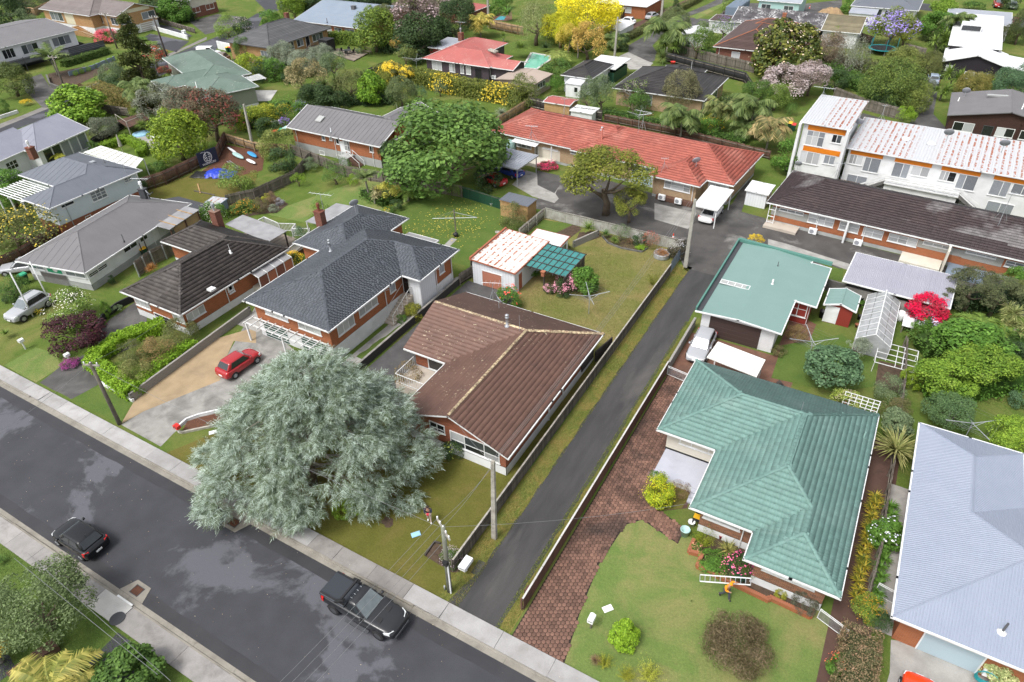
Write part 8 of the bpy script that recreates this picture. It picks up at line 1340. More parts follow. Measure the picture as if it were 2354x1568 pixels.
turf([(-7.8,17.66),(4,17.66),(4.3,26.6),(-.9,27.1),(-3.4,27.5),(-6.6,28.4),(-7.9,28),(-8.7,24.4),(-8.3,20.9)],70000,.075,((.085,.125,.03),(.16,.185,.06)));turf([(-41.5,17.66),(-15.0,17.66),(-16.3,20),(-16.3,28),(-27,29),(-38,24)],70000,.075,((.075,.08,.015),(.13,.12,.035)));turf([(-16.2,17.66),(-14.8,17.66),(-14.8,61),(-16.2,61)],32000,.075,((.085,.115,.02),(.18,.15,.045)));turf([(-12.25,17.66),(-11.35,17.66),(-11.35,52),(-12.25,52)],22000,.075,((.08,.12,.02),(.16,.16,.04)));turf([(-33,45),(-16.4,44),(-16.4,64),(-26,64),(-26,57),(-28,48)],60000,.09,((.12,.135,.03),(.22,.18,.075)));turf([(-60,0),(-20,0),(-20,6.9),(-60,6.9)],40000,.09,((.06,.11,.015),(.1,.15,.03)))
# vehicles
glassmat('car_glass',(.022,.027,.031),.05,2,.3);glassmat('car_screen',(.13,.155,.165),.06,2.5,.4)  # windscreen glass: sky reflection and dash cover tone put into its base colour
def paint(name,c,rough=.25,coat=.6):return PL(name,c,None,rough,fine=0,coat=coat,spec=.45)
def mirrored(p):return[(x,y,z)for x,y,z in p]
def car(label,c,head,L,W,H,kind,pm,cat='car',name=None,z=0):
	"""heading in degrees, nose towards +x of the thing"""
	t=thing(name or('parked_'+cat if cat in('car',)else cat.replace(' ','_')),label,cat,(c[0],c[1],.012+z),rad(head),'parked cars');hw=W/2;f=L/2;pu=kind=='pickup';S=H/1.5
	zb=.26 if not pu else.42;hood,belt,tail={'hatch':(.86,.98,.98),'sedan':(.80,.93,.95),'wagon':(.80,.93,.95),'suv':(1.0,1.1,1.12),'van':(1.0,1.12,1.12),'pickup':(1.12,1.22,1.2)}[kind]
	a,b,c2,d={'hatch':(.50,.17,-.62,-.88),'sedan':(.40,.06,-.38,-.68),'wagon':(.42,.08,-.70,-.90),'suv':(.42,.08,-.70,-.88),'van':(.62,.38,-.86,-.93),'pickup':(.34,.02,-.16,-.24)}[kind]
	st=[(-1,tail-.30,.80),(-.985,tail-.10,.88),(-.9,tail,.955),(d,tail+.01,.985),(c2,belt,1.0),(0,belt-.01,1.0),(a,hood+.06,.99),(.72,hood,.95),(.88,hood-.06,.90),(.965,hood-.18,.82),(1,hood-.34,.72)]
	V=[];F=[];m=10
	for(x,zt,wq)in st:
		w_=hw*wq;lo=zb+(.06 if abs(x)>.95 else 0);V+=[(x*f,-w_*.86,lo),(x*f,-w_*.99,lo+.12),(x*f,-w_,zt-.30),(x*f,-w_*.965,zt-.08),(x*f,-w_*.84,zt),(x*f,w_*.84,zt),(x*f,w_*.965,zt-.08),(x*f,w_,zt-.30),(x*f,w_*.99,lo+.12),(x*f,w_*.86,lo)]
	for i in range(len(st)-1):
		for j in range(m):F.append((i*m+j,i*m+(j+1)%m,(i+1)*m+(j+1)%m,(i+1)*m+j))
	F+=[tuple(range(m-1,-1,-1)),tuple((len(st)-1)*m+j for j in range(m))]
	B=MB();B.add(V,[q[::-1]for q in F]);bo=B.mk('body',pm,t,O3,smooth=1);ss=bo.modifiers.new('s','SUBSURF');ss.levels=2;ss.render_levels=2
	tw=hw*.70;bw=hw*.90;zt=H;z0=belt-.03;fx=lambda u:u*f
	P0=[(fx(d),-bw*.97,z0),(fx(a),-bw*.97,hood+.03),(fx(a),bw*.97,hood+.03),(fx(d),bw*.97,z0)];P1=[(fx(c2),-tw,zt),(fx(b),-tw,zt-.02),(fx(b),tw,zt-.02),(fx(c2),tw,zt)]
	B=MB();B.hexa(P0+P1);cb=B.mk('cabin',pm,t,O3,smooth=1);bv=cb.modifiers.new('b','BEVEL');bv.width=.14;bv.segments=3;
	def pane(q,u0,u1,v0,v1,nm,G=ZM.car_glass,pr=.008):
		q=[na(p)for p in q];nn=np.cross(q[1]-q[0],q[3]-q[0]);nn/=nrm(nn);at=lambda u,v:(q[0]*(1-u)+q[1]*u)*(1-v)+(q[3]*(1-u)+q[2]*u)*v
		p4=[at(u0,v0),at(u1,v0),at(u1,v1),at(u0,v1)];B=MB();B.hexa([p-nn*.03 for p in p4]+[p+nn*pr for p in p4]);return B.mk(nm,G,t,O3)
	pane([P0[1],P0[2],P1[2],P1[1]],.05,.95,.07,.93,'windscreen',ZM.car_screen);pane([P0[3],P0[0],P1[0],P1[3]],.08,.92,.18 if kind!='sedan' else.1,.88,'rear_window')
	cuts={'hatch':(.17,.52,.56,.86),'sedan':(.2,.51,.54,.84),'wagon':(.13,.36,.40,.62,.65,.90),'suv':(.12,.37,.4,.66,.69,.90),'van':(.68,.93),'pickup':(.10,.47,.51,.90)}[kind]
	for q in([P0[0],P0[1],P1[1],P1[0]],[P0[2],P0[3],P1[3],P1[2]]):u=(cuts[0],cuts[-1])if q[0]is P0[0]else(1-cuts[-1],1-cuts[0]);pane(q,u[0]-.02,u[1]+.02,.12,.87,'window_trim',ZM.pblk,.002)
	for k in range(0,len(cuts),2):pane([P0[0],P0[1],P1[1],P1[0]],cuts[k],cuts[k+1],.16,.84,'side_window');pane([P0[2],P0[3],P1[3],P1[2]],1-cuts[k+1],1-cuts[k],.16,.84,'side_window')
	if kind in('van',):pass
	wr=.31*S if not pu else.41;wr=min(.40,max(.29,wr));fxs=(.62*f,-.60*f)if not pu else(.62*f,-.60*f)
	for x in fxs:
		for s in(-1,1):
			y=s*(hw-.10);B=MB();n=18;ring=lambda r,yy:[(x+r*cs_(i*6.2832/n),yy,wr+r*sn(i*6.2832/n))for i in range(n)]
			Vw=ring(wr*.62,y+s*.115)+ring(wr*.96,y+s*.115)+ring(wr,y+s*.07)+ring(wr,y-s*.1);Fw=[(k*n+i,k*n+(i+1)%n,(k+1)*n+(i+1)%n,(k+1)*n+i)for k in range(3)for i in range(n)];B.add(Vw,Fw);w_=B.mk('wheel',ZM.rubber,t,O3,smooth=1)
			R_=MB();R_.add(ring(wr*.63,y+s*.108),[tuple(range(n))]);R_.mk('rim',ZM.dmt if pu else ZM.alloy,w_,O3);A=MB();A.add([(p[0],p[1],max(p[2],zb))for p in ring(wr*1.14,s*(hw+.004))]+[(p[0],p[1]-s*.16,max(p[2],zb))for p in ring(wr*1.14,s*(hw+.004))],[tuple(range(n))]+[(i,(i+1)%n,n+(i+1)%n,n+i)for i in range(n)]);A.mk('wheel_arch',ZM.pblk,t,O3)
			if not pu:
				Q=MB()
				for i in range(5):an=i*1.2566;Q.bar((x,y+s*.112,wr),(x+wr*.58*cs_(an),y+s*.112,wr+wr*.58*sn(an)),.09,.03,(0,1,0))
				Q.mk('spoke',ZM.galv,w_,O3)
	for s in(-1,1):
		B=MB();B.hexa([(f*.90,s*hw*.52,hood-.30),(f*.965,s*hw*.5,hood-.32),(f*.925,s*hw*.84,hood-.30),(f*.80,s*hw*.93,hood-.28),(f*.88,s*hw*.52,hood-.13),(f*.95,s*hw*.5,hood-.16),(f*.90,s*hw*.83,hood-.13),(f*.78,s*hw*.93,hood-.11)]);B.mk('headlight',ZM.lamp_clear,t,O3)
		B=MB();B.hexa([(-f*.99,s*hw*.60,tail-.36),(-f*.90,s*hw*.98,tail-.36),(-f*.84,s*hw*.99,tail-.36),(-f*.9,s*hw*.6,tail-.36),(-f*.975,s*hw*.62,tail-.07),(-f*.90,s*hw*.95,tail-.07),(-f*.83,s*hw*.965,tail-.06),(-f*.9,s*hw*.6,tail-.07)]);B.mk('tail_light',ZM.lamp_red,t,O3)
		B=MB();mx=fx(a)-.28;B.box(mx-.1,s*(hw+.02)-.09,belt-.01,mx+.06,s*(hw+.02)+.09,belt+.13);o=B.mk('mirror',pm if kind!='van' else ZM.pblk,t,O3);q=o.modifiers.new('b','BEVEL');q.width=.04;q.segments=2
		for hx in(.02,-.38):B=MB();B.box(hx*f-.09,s*(hw-.01)-.03,belt-.16,hx*f+.09,s*(hw-.01)+.03,belt-.13);B.mk('door_handle',pm,t,O3)
	for x in(-f-.005,f+.01):B=MB();B.box(x-.02,-.2,.5 if x<0 else.42,x+.02,.2,.62 if x<0 else.54);B.mk('number_plate',ZM.wpl,t,O3)
	B=MB();B.hexa([(f*.93,-hw*.5,hood-.52),(f*1.005,-hw*.45,hood-.52),(f*1.005,hw*.45,hood-.52),(f*.93,hw*.5,hood-.52),(f*.93,-hw*.5,hood-.32),(f*.985,-hw*.45,hood-.32),(f*.985,hw*.45,hood-.32),(f*.93,hw*.5,hood-.32)]);B.mk('grille',ZM.pblk,t,O3)
	if pu:
		B=MB();B.box(-f*.985,-hw*.88,tail-.06,fx(d)-.1,hw*.88,tail+.10);o=B.mk('tonneau_cover',ZM.tonneau,t,O3);q=o.modifiers.new('b','BEVEL');q.width=.06;q.segments=2
		for s in(-1,1):T=MB();T.bar((-f*.95,s*hw*.78,tail+.15),(fx(d)-.15,s*hw*.78,tail+.15),.09,.06);T.bar((fx(d)-.75,s*hw*.84,tail+.12),(fx(d)-.1,s*hw*.7,zt-.10),.2,.1);T.mk('sports_bar',ZM.pblk,t,O3);T=MB();T.bar((-f*.2,s*(hw+.12),.5),(f*.42,s*(hw+.12),.5),.2,.07);T.mk('side_step',ZM.dmt,t,O3);B=MB();B.box(f*.5,s*hw*.42-.16,hood-.01,f*.62,s*hw*.42+.16,hood+.035);B.mk('bonnet_vent',ZM.pblk,t,O3)
		T=MB();T.bar((fx(d)-.3,-hw*.74,zt-.12),(fx(d)-.3,hw*.74,zt-.12),.12,.1);T.mk('sports_bar',ZM.pblk,t,O3);B=MB();B.box(fx(c2)+.1,-tw*.82,zt-.015,fx(b)-.45,tw*.82,zt+.006);B.mk('roof_panel',ZM.car_glass,t,O3)
		for i in range(4):T=MB();y=-tw*.6+i*tw*.4;T.bar((fx(c2)+.12,y,zt+.03),(fx(b)-.5,y,zt+.03),.02,.02);T.mk('roof_slat',ZM.galv,t,O3)
		B=MB();B.box(f*.95,-hw*.62,.45,f*1.02,hw*.62,.62);B.mk('bumper_bar',ZM.dmt,t,O3)
	elif kind in('suv',):
		for s in(-1,1):T=MB();T.bar((fx(c2)+.2,s*tw*.9,zt+.04),(fx(b)-.1,s*tw*.9,zt+.03),.04,.05);T.mk('roof_rail',ZM.galv,t,O3)
	if kind=='hatch':T=MB();T.tube([(fx(c2)+.2,0,zt),(fx(c2)-.15,0,zt+.32)],.008,4);T.mk('aerial',ZM.pblk,t,O3)
	return t
PL('alloy',(.22,.23,.24),None,.35,metal=.6);PL('lamp_clear',(.6,.62,.63),None,.15);PL('lamp_red',(.48,.012,.012),None,.25);PL('tonneau',(.028,.033,.042),None,.55)
pb=paint('paint_black',(.006,.007,.009),.2,.1);pr_=paint('paint_red',(.33,.013,.018));ps=paint('paint_silver',(.34,.35,.37),.3);pw_=paint('paint_white',(.72,.73,.73));pc_=paint('paint_charcoal',(.016,.017,.02),.3,.3);po=paint('paint_orange',(.72,.055,.012));pbr=paint('paint_brown',(.13,.075,.05));pbl=paint('paint_blue',(.02,.05,.26));pg_=paint('paint_green',(.12,.17,.09));plb=paint('paint_paleblue',(.33,.4,.5))
car('black hatchback with red tail lights parked at the near kerb',(-38.95,9.65),181,3.95,1.8,1.46,'hatch',pb);car('black double cab pickup with covered tray parked at the house side kerb',(-19.35,14.75),0,5.4,1.96,1.86,'pickup',pc_,'pickup','pickup_truck');car('red hatchback parked on the concrete driveway beside the cedar',(-43.78,27.55),88,3.9,1.7,1.52,'hatch',pr_)
car('silver suv parked nose to the street between two white poles',(-68.75,23.9),-82,4.4,1.82,1.66,'suv',ps);car('silver sedan half hidden beside the charcoal roofed house',(-77.3,28.2),222,4.7,1.8,1.45,'sedan',ps);car('silver station wagon parked in front of the wide brown garage door',(-9.75,48.4),-88,4.45,1.76,1.5,'wagon',ps);car('white sedan with its tail out of the white carport',(-16.35,73.35),88,4.65,1.8,1.45,'sedan',pw_);car('red coupe under the front of the grey-white carport',(-43.9,69.9),168,4.3,1.75,1.38,'sedan',pr_);car('blue sedan under the back of the grey-white carport',(-43.3,73.2),168,4.5,1.78,1.42,'sedan',pbl);car('black hatchback beside the end of the orange brick house',(-78.7,72.6),90,4.2,1.78,1.5,'hatch',pb);car('silver hatchback on the brown drive below the orange brick house',(-57.45,164.3),82,4.2,1.78,1.5,'hatch',ps);car('white hatchback in front of the dark brown shed at the top',(-60.9,157.5),170,4.0,1.7,1.48,'hatch',pw_);car('brown suv parked beside the charcoal tiled house',(-123.4,95.2),200,4.6,1.85,1.7,'suv',pbr);car('white hatchback nearest the dark shrub by the charcoal tiles',(-119.6,93.2),40,4.2,1.75,1.5,'hatch',pw_);car('white van parked behind the sage green roof',(-128.6,97.2),25,4.9,1.9,1.95,'van',pw_,'van');car('dark red suv parked by the white wall at top right',(11.3,206.9),-85,4.6,1.85,1.7,'suv',pr_);car('pale green hatchback parked at top right',(14.2,206.6),-85,4.2,1.75,1.5,'hatch',pg_);car('pale blue car half hidden by shrubs on the side lane',(2.3,138.6),95,4.3,1.75,1.48,'hatch',plb);car('bright orange-red car at the bottom right edge',(9.1,23.9),92,4.2,1.76,1.5,'hatch',po);car('white van parked in the work yard beside the frosted roof',(-20.9,172.5),85,4.7,1.85,1.9,'van',pw_,'van');car('low white ute parked in the work yard',(-25.4,172.0),10,4.6,1.8,1.5,'wagon',pw_)
# poles and wires
def pole(label,b,h,lean=(0,0),r=(.17,.12),m='tgy',arm=None,square=0,name='power_pole'):
	t=thing(name,label,'power pole',(*b,0));T=MB();top=na([lean[0],lean[1],h])
	if square:T.hexa([(-r[0],-r[0]*.7,0),(r[0],-r[0]*.7,0),(r[0],r[0]*.7,0),(-r[0],r[0]*.7,0)]+[(top[0]+sx*r[1],top[1]+sy*r[1]*.7,h)for sx,sy in((-1,-1),(1,-1),(1,1),(-1,1))])
	else:T.tube([(0,0,-.1),top*.5,top],[r[0],(r[0]+r[1])/2,r[1]],10)
	T.mk('shaft',MATS[m],t,O3,smooth=not square)
	if arm:
		a=na([cs_(arm[0]),sn(arm[0]),0]);L=arm[1];c=top+na([0,0,-.25]);T=MB();T.bar(c-a*L/2,c+a*L/2,.1,.11);T.mk('crossarm',ZM.rail_pale,t,O3)
		for k in range(arm[2]):q=c+a*L*((k+.25)/(arm[2]-.5)-.5);B=MB();B.lathe([(.02,0),(.055,.08),(.03,.12),(.06,.17),(.035,.24)],q+na([0,0,.05]),8);B.mk('insulator',ZM.wpl,t,O3,smooth=1)
		T=MB();T.bar(c-a*L*.35,top+na([0,0,-.8]),.03,.03);T.bar(c+a*L*.35,top+na([0,0,-.8]),.03,.03);T.mk('brace',ZM.galv,t,O3)
	return t
PL('pole_green',(.19,.20,.155),(.11,.105,.085),.9,1.2);PL('pole_conc',(.36,.35,.31),(.27,.26,.23),.9,1.5)
pA=pole('round greenish timber power pole with crossarm in front of the lawn',(-15.85,18.35),6.3,(.15,0),(.17,.13),'pole_green',(2.6,1.7,5));T=MB();T.tube([(.16,-.1,0),(.2,-.1,3.2)],.05,6);T.mk('conduit',ZM.wpl,pA,O3);B=MB();B.box(.0,-.32,3.0,.3,-.12,3.35);B.mk('fuse_box',ZM.pblk,pA,O3)
pole('pale square timber pole beside the driveway paling fence',(-15.45,22.95),7.4,(.25,0),(.17,.11),'rail_pale',None,1);pole('leaning dark power pole on the verge by the lime hedge',(-46.9,18.0),6.2,(.05,.1),(.17,.12),'tgy',(.4,1.3,3));pole('tall concrete power pole at the corner of the lane and courtyard',(-15.35,61.25),7.6,(-.05,0),(.2,.12),'pole_conc',None,1);pole('concrete power pole behind the junk yard',(-82.2,65.2),6.2,(.4,0),(.2,.13),'pole_conc',None,1)
pole('concrete pole beside the clipped lane hedge',(-53.5,159),11,(0,0),(.25,.15),'pole_conc',None,1);pole('pale pole beside the golden robinia',(-52.5,130.4),7.4,(.2,0),(.2,.13),'pole_conc',None,1);pole('concrete pole behind the yellow palm',(*g((1,2140,250))[:2],),11,(0,0),(.25,.15),'pole_conc',None,1);pole('dark timber pole beside the sage green house',(*g((0,1575,640))[:2],),9.5,(-1.2,.5),(.2,.13),'tdk',(.3,2,4));pole('dark pole on the lawn of the tan brick house',(*g((0,1080,450))[:2],),7,(-.6,.3),(.17,.12),'tgy',(.3,1.8,3));pole('forked timber pole by the terraced slope bed',(*g((0,605,840))[:2],),6,(-.5,.4),(.18,.12),'tgy',(.3,2.0,3));pole('thin white post left of two beside the silver suv',(*g((4,305,1345))[:2],),4.9,(-.1,.1),(.07,.06),'white_paint',name='light_pole');pole('thin white post right of two beside the silver suv',(*g((4,475,1240))[:2],),4.9,(-.1,.1),(.07,.06),'white_paint',name='light_pole');pole('tall steel mast beside the dark brown brick house',(*g((3,2200,1280))[:2],),6.2,(.3,0),(.1,.08),'white_paint',name='mast')
def wire(label,a,b,sag=.5,r=.011,name='wire'):
	a,b=na(a,float),na(b,float);T=MB();T.tube([a+(b-a)*k/8+na([0,0,-sag*4*(k/8)*(1-k/8)])for k in range(9)],r,4,0);return tag(T.mk(name,ZM.wire,None,tuple(a)),label,'wire','overhead wires')
A_=na([-15.7,18.35,6.25]);aa=na([cs_(2.6),sn(2.6),0]);fa_=g((666,1568),6.0);dv=(fa_-g((825,1393),6.0));far=fa_+dv*1.2
for k in range(4):o=aa*(-.7+k*.47);wire('overhead wire crossing the street above the black pickup, number %s from the kerb side'%('one','two','three','four')[k],A_+o,far+o*1.1,.25)
Ct=na([-15.2,22.95,7.2])
for k in range(2):wire('sagging service cable between the green pole and the square pole, %s one'%('upper','lower')[k],A_+aa*(.4*k),Ct+na([0,0,-.2*k]),.25)
for k in range(3):wire('overhead wire from the square pole over the brown roof, %s of three'%('left','middle','right')[k],Ct+na([-.1*k,0,0]),na([-15.4-.25*k,61.2,7.3]),.7)
wire('service wire from the green pole to the sea-green tiled house',A_,(-4.8,29.3,2.9),.4);wire('service wire from the square pole to the gable of the brown roof',Ct,(-21.2,27.5,4.2),.3)
Bt=na([-46.9,18.1,6.1]);wire('overhead wire from the leaning pole towards the left edge',Bt,g((-40,1020),5.5),.2);wire('upper overhead wire from the leaning pole over the lime hedge',Bt,(-52,29,2.9),.3);wire('overhead wire from the leaning pole over the cedar',Bt,(-15.9,18.3,6.2),.5)
for k in range(2):wire('overhead wire across the grey-leaved feijoa tree, %s one'%('left','right')[k],g((12,130+130*k,430-40*k),6),g((12,1450+120*k,1500+60*k),6),.1)
# people
def person(label,loc,rz,J,R,skin,parts):
	"""one continuous skinned body, joints J with radii R, clothing as shells"""
	t=thing('person',label,'person',(*loc,0),rz)
	def skinned(nm,names,edges,rad,m,root):
		ix={n:i for i,n in enumerate(names)};me=bpy.data.meshes.new(nm);me.from_pydata([J[n]for n in names],[(ix[a],ix[b])for a,b in edges],[]);o=obj(nm,me,t);o.modifiers.new('k','SKIN');me.materials.append(MATS[m]);q=o.modifiers.new('s','SUBSURF');q.levels=1;q.render_levels=1
		for n in names:v=me.skin_vertices[0].data[ix[n]];v.radius=rad[n]if hasattr(rad[n],'__len__')else(rad[n],rad[n]);v.use_root=(n==root)
		return o
	E=[('pelvis','waist'),('waist','chest'),('chest','neck'),('neck','head'),('head','crown')]
	for s in 'lr':E+=[('chest','sh'+s),('sh'+s,'el'+s),('el'+s,'wr'+s),('wr'+s,'hand'+s),('pelvis','hip'+s),('hip'+s,'kn'+s),('kn'+s,'an'+s),('an'+s,'toe'+s)]
	names=list(dict.fromkeys([n for e in E for n in e]));skinned('body',names,E,R,skin,'pelvis')
	for s in 'lr':
		w0,h0=na(J['wr'+s]),na(J['hand'+s]);d=h0-w0;d/=nrm(d);sd_=np.cross(d,(0,0,1));sd_/=nrm(sd_)+1e-6;F_=MB()
		for k in range(4):b_=h0+sd_*(-.03+.02*k);F_.tube([b_,b_+d*(.05+.012*(k in(1,2))),b_+d*.06+na([0,0,-.04])],[.011,.010,.008],5)
		F_.tube([w0+d*.03+sd_*.035,w0+d*.06+sd_*.06,w0+d*.09+sd_*.05],[.012,.011,.009],5);F_.mk('fingers',MATS[skin],t,O3,smooth=1)
	for nm,m,edges,grow,root in parts:
		ns=list(dict.fromkeys([n for e in edges for n in e]));skinned(nm,ns,edges,{n:tuple(na(R[n]if hasattr(R[n],'__len__')else(R[n],R[n]))+grow)for n in ns},m,root)
	hd_=na(J['head']);return t,hd_
def pose(stride=.0,arms=None,bend=0):
	J=dict(pelvis=(0,0,.93),waist=(.02,0,1.08),chest=(.05+bend*.1,0,1.32),neck=(.07+bend*.15,0,1.5),head=(.09+bend*.2,0,1.6),crown=(.09+bend*.2,0,1.71))
	for s,y in(('l',1),('r',-1)):
		k=stride*y;J['hip'+s]=(0,.1*y,.88);J['kn'+s]=(.18*k+.06*abs(stride),.1*y,.5);J['an'+s]=(.34*k-.1*(k<0),.1*y,.09+.06*(k<0));J['toe'+s]=(.34*k+.15-.1*(k<0),.11*y,.04);J['sh'+s]=(.05,.19*y,1.42);e=(arms or{}).get(s,((.02,.26*y,1.14),(.08,.25*y,.9),(.1,.25*y,.82)));J['el'+s],J['wr'+s],J['hand'+s]=e
	return J
R0=dict(pelvis=(.15,.11),waist=(.14,.1),chest=(.16,.11),neck=.055,head=(.085,.1),crown=(.06,.07));
for s in 'lr':R0.update({'sh'+s:.062,'el'+s:.045,'wr'+s:.032,'hand'+s:(.042,.022),'hip'+s:.095,'kn'+s:.062,'an'+s:.045,'toe'+s:.04})
def torso(a):return[('pelvis','waist'),('waist','chest')]+[x for s in 'lr' for x in(('chest','sh'+s),('sh'+s,'el'+s))]+([x for s in 'lr' for x in(('el'+s,'wr'+s),)]if a else[])
legs=[x for s in 'lr' for x in(('pelvis','hip'+s),('hip'+s,'kn'+s),('kn'+s,'an'+s))];shoes=[[('an'+s,'toe'+s)]for s in 'lr']
def face(t,J,hair,mh):
	h=na(J['head'])+na([0,0,.03]);B=MB();B.lathe([(.02,.1),(.07,.085),(.103,.03),(.105,-.02),(.09,-.05)],h+na([-.012,0,.02]),12);B.mk(hair,MATS[mh],t,O3,smooth=1);B=MB();B.hexa([tuple(h+na(p))for p in((.09,-.015,-.04),(.125,-.012,-.035),(.125,.012,-.035),(.09,.015,-.04),(.09,-.008,.01),(.1,-.006,.01),(.1,.006,.01),(.09,.008,.01))]);B.mk('nose',ZM.skin,t,O3)
	for y in(-.034,.034):B=MB();B.lathe([(.002,-.01),(.011,0),(.002,.01)],h+na([.092,y,.012]),6);B.mk('eye',ZM.pblk,t,O3);B=MB();B.lathe([(.004,-.03),(.02,0),(.004,.03)],h+na([-.005,y*2.9,-.005]),6);B.mk('ear',ZM.skin,t,O3)
	B=MB();B.box(*(h+na([.085,-.022,-.066])),*(h+na([.097,.022,-.058])));B.mk('mouth',ZM.cloth_red,t,O3)
Jp=pose(.25,{'l':((.16,.24,1.2),(.34,.12,1.3),(.40,.09,1.33)),'r':((.16,-.24,1.2),(.34,-.1,1.28),(.40,-.07,1.3))});p1,_=person('person in a navy top and pale trousers standing on the lawn behind the front pole',(-19.9,22.0),-1.0,Jp,R0,'skin',[('jacket','navy',torso(1),.012,'pelvis'),('trousers','cloth_pale',legs,.012,'pelvis')]+[('shoe','wpl',e,.012,e[0][0])for e in shoes]);face(p1,Jp,'hair','hair');B=MB();B.box(.36,-.06,1.24,.5,.08,1.36);o=B.mk('controller',ZM.cloth_red,None,O3);o.location=(-19.9,22.0,0);o.rotation_euler=(0,0,-1.0);tag(o,'red bag held by the person in the navy top','bag');o.name='bag'
Jp=pose(.75,{'l':((.05,.28,1.5),(.2,.3,1.62),(.27,.3,1.65)),'r':((.12,-.28,1.18),(.3,-.2,1.2),(.36,-.17,1.22))},.5);p2,_=person('person in an orange hooded top and dark trousers walking with a ladder',(-1.25,25.85),rad(-28),Jp,R0,'skin',[('hooded_top','orange_cloth',torso(1),.025,'pelvis'),('trousers','grey_cloth',legs,.015,'pelvis')]+[('shoe','pblk',e,.014,e[0][0])for e in shoes]);face(p2,Jp,'hood','orange_cloth')
ld=thing('ladder','white aluminium extension ladder carried across the lawn by the person in orange','ladder',(-1.35,26.1,1.45),rad(24));ld.rotation_euler=(rad(58),0,rad(24))
for y in(-.2,.2):T=MB();T.bar((-1.6,y,0),(1.3,y,0),.06,.04);T.mk('rail',WP,ld,O3)
for i in range(11):T=MB();T.bar((-1.6+i*.29,-.18,0),(-1.6+i*.29,.18,0),.035,.035);T.mk('rung',ZM.galv,ld,O3)
# street and garden objects
def bin_(label,p,lid,z=0,s=1.0,rz=0):
	c=g(p,z);t=thing('wheelie_bin',label,'wheelie bin',(*c[:2],z),rz,'wheelie bins');B=MB();B.hexa([(-.22*s,-.26*s,.05),(.22*s,-.26*s,.05),(.22*s,.26*s,.05),(-.22*s,.26*s,.05),(-.29*s,-.36*s,.95*s),(.29*s,-.36*s,.95*s),(.29*s,.36*s,.95*s),(-.29*s,.36*s,.95*s)]);B.mk('body',ZM.bin_green,t,O3);B=MB();B.hexa([(-.31*s,-.4*s,.955*s),(.31*s,-.4*s,.955*s),(.31*s,.38*s,.955*s),(-.31*s,.38*s,.955*s),(-.25*s,-.3*s,1.04*s),(.25*s,-.3*s,1.04*s),(.25*s,.36*s,1.08*s),(-.25*s,.36*s,1.08*s)]);B.mk('lid',MATS[lid],t,O3)
	for y in(-.2,.2):B=MB();B.tube([(y-.04,.3*s,.1),(y+.04,.3*s,.1)],.1*s,8);B.mk('wheel',ZM.rubber,t,O3)
bin_('red lidded wheelie bin, left pair by the white flats',(7,1370,190),'red_plastic');bin_('yellow lidded wheelie bin, left pair by the white flats',(7,1425,200),'yellow_plastic');bin_('yellow lidded wheelie bin, right pair by the white flats',(7,1645,250),'yellow_plastic');bin_('red lidded wheelie bin, right pair by the white flats',(7,1700,265),'red_plastic');bin_('yellow lidded bin in the porch screen of the dark tiled units',(7,65,440),'yellow_plastic',.3,.8);bin_('red lidded wheelie bin above the orange brick house',(1,180,1265),'red_plastic');bin_('yellow lidded wheelie bin above the orange brick house',(1,200,1255),'yellow_plastic');bin_('green lidded wheelie bin above the orange brick house',(1,235,1250),'green_plastic');bin_('green lidded bin covered with a pale bag beside the black hatchback',(1,290,1245),'teal_pale',0,1.2);bin_('large green wheelie bin beside the silver sedan',(4,240,1040),'green_plastic',0,1.1);bin_('yellow lidded bin behind the brown steel-post fence',(4,1335,790),'yellow_plastic');bin_('yellow lidded bin left of the white flats',(3,195,1190),'yellow_plastic');bin_('red lidded bin left of the white flats',(3,228,1205),'red_plastic');bin_('yellow lidded bin by the white courtyard wall',(0,2100,480),'yellow_plastic');bin_('red lidded bin by the white courtyard wall',(0,2130,480),'red_plastic');bin_('small black green-lidded food bin beside the left flats bins',(7,1335,170),'green_plastic',0,.5);bin_('small green food bin beside the right flats bins',(7,1745,270),'green_plastic',0,.5);bin_('small green food bin on the porch of the dark tiled units',(7,105,430),'green_plastic',.3,.5)
def lathe(name,label,cat,p,prof,m,z=0,k=14):B=MB();c=g(p,z);B.lathe(prof,O3,k);o=B.mk(name,MATS[m],None,O3,smooth=1);o.location=tuple(c);return tag(o,label,cat)
bk=lambda h,r:[(r*.8,0),(r,h),(r*1.08,h),(r*1.08,h+.03),(r*.9,h+.02),(r*.75,h*.25)]
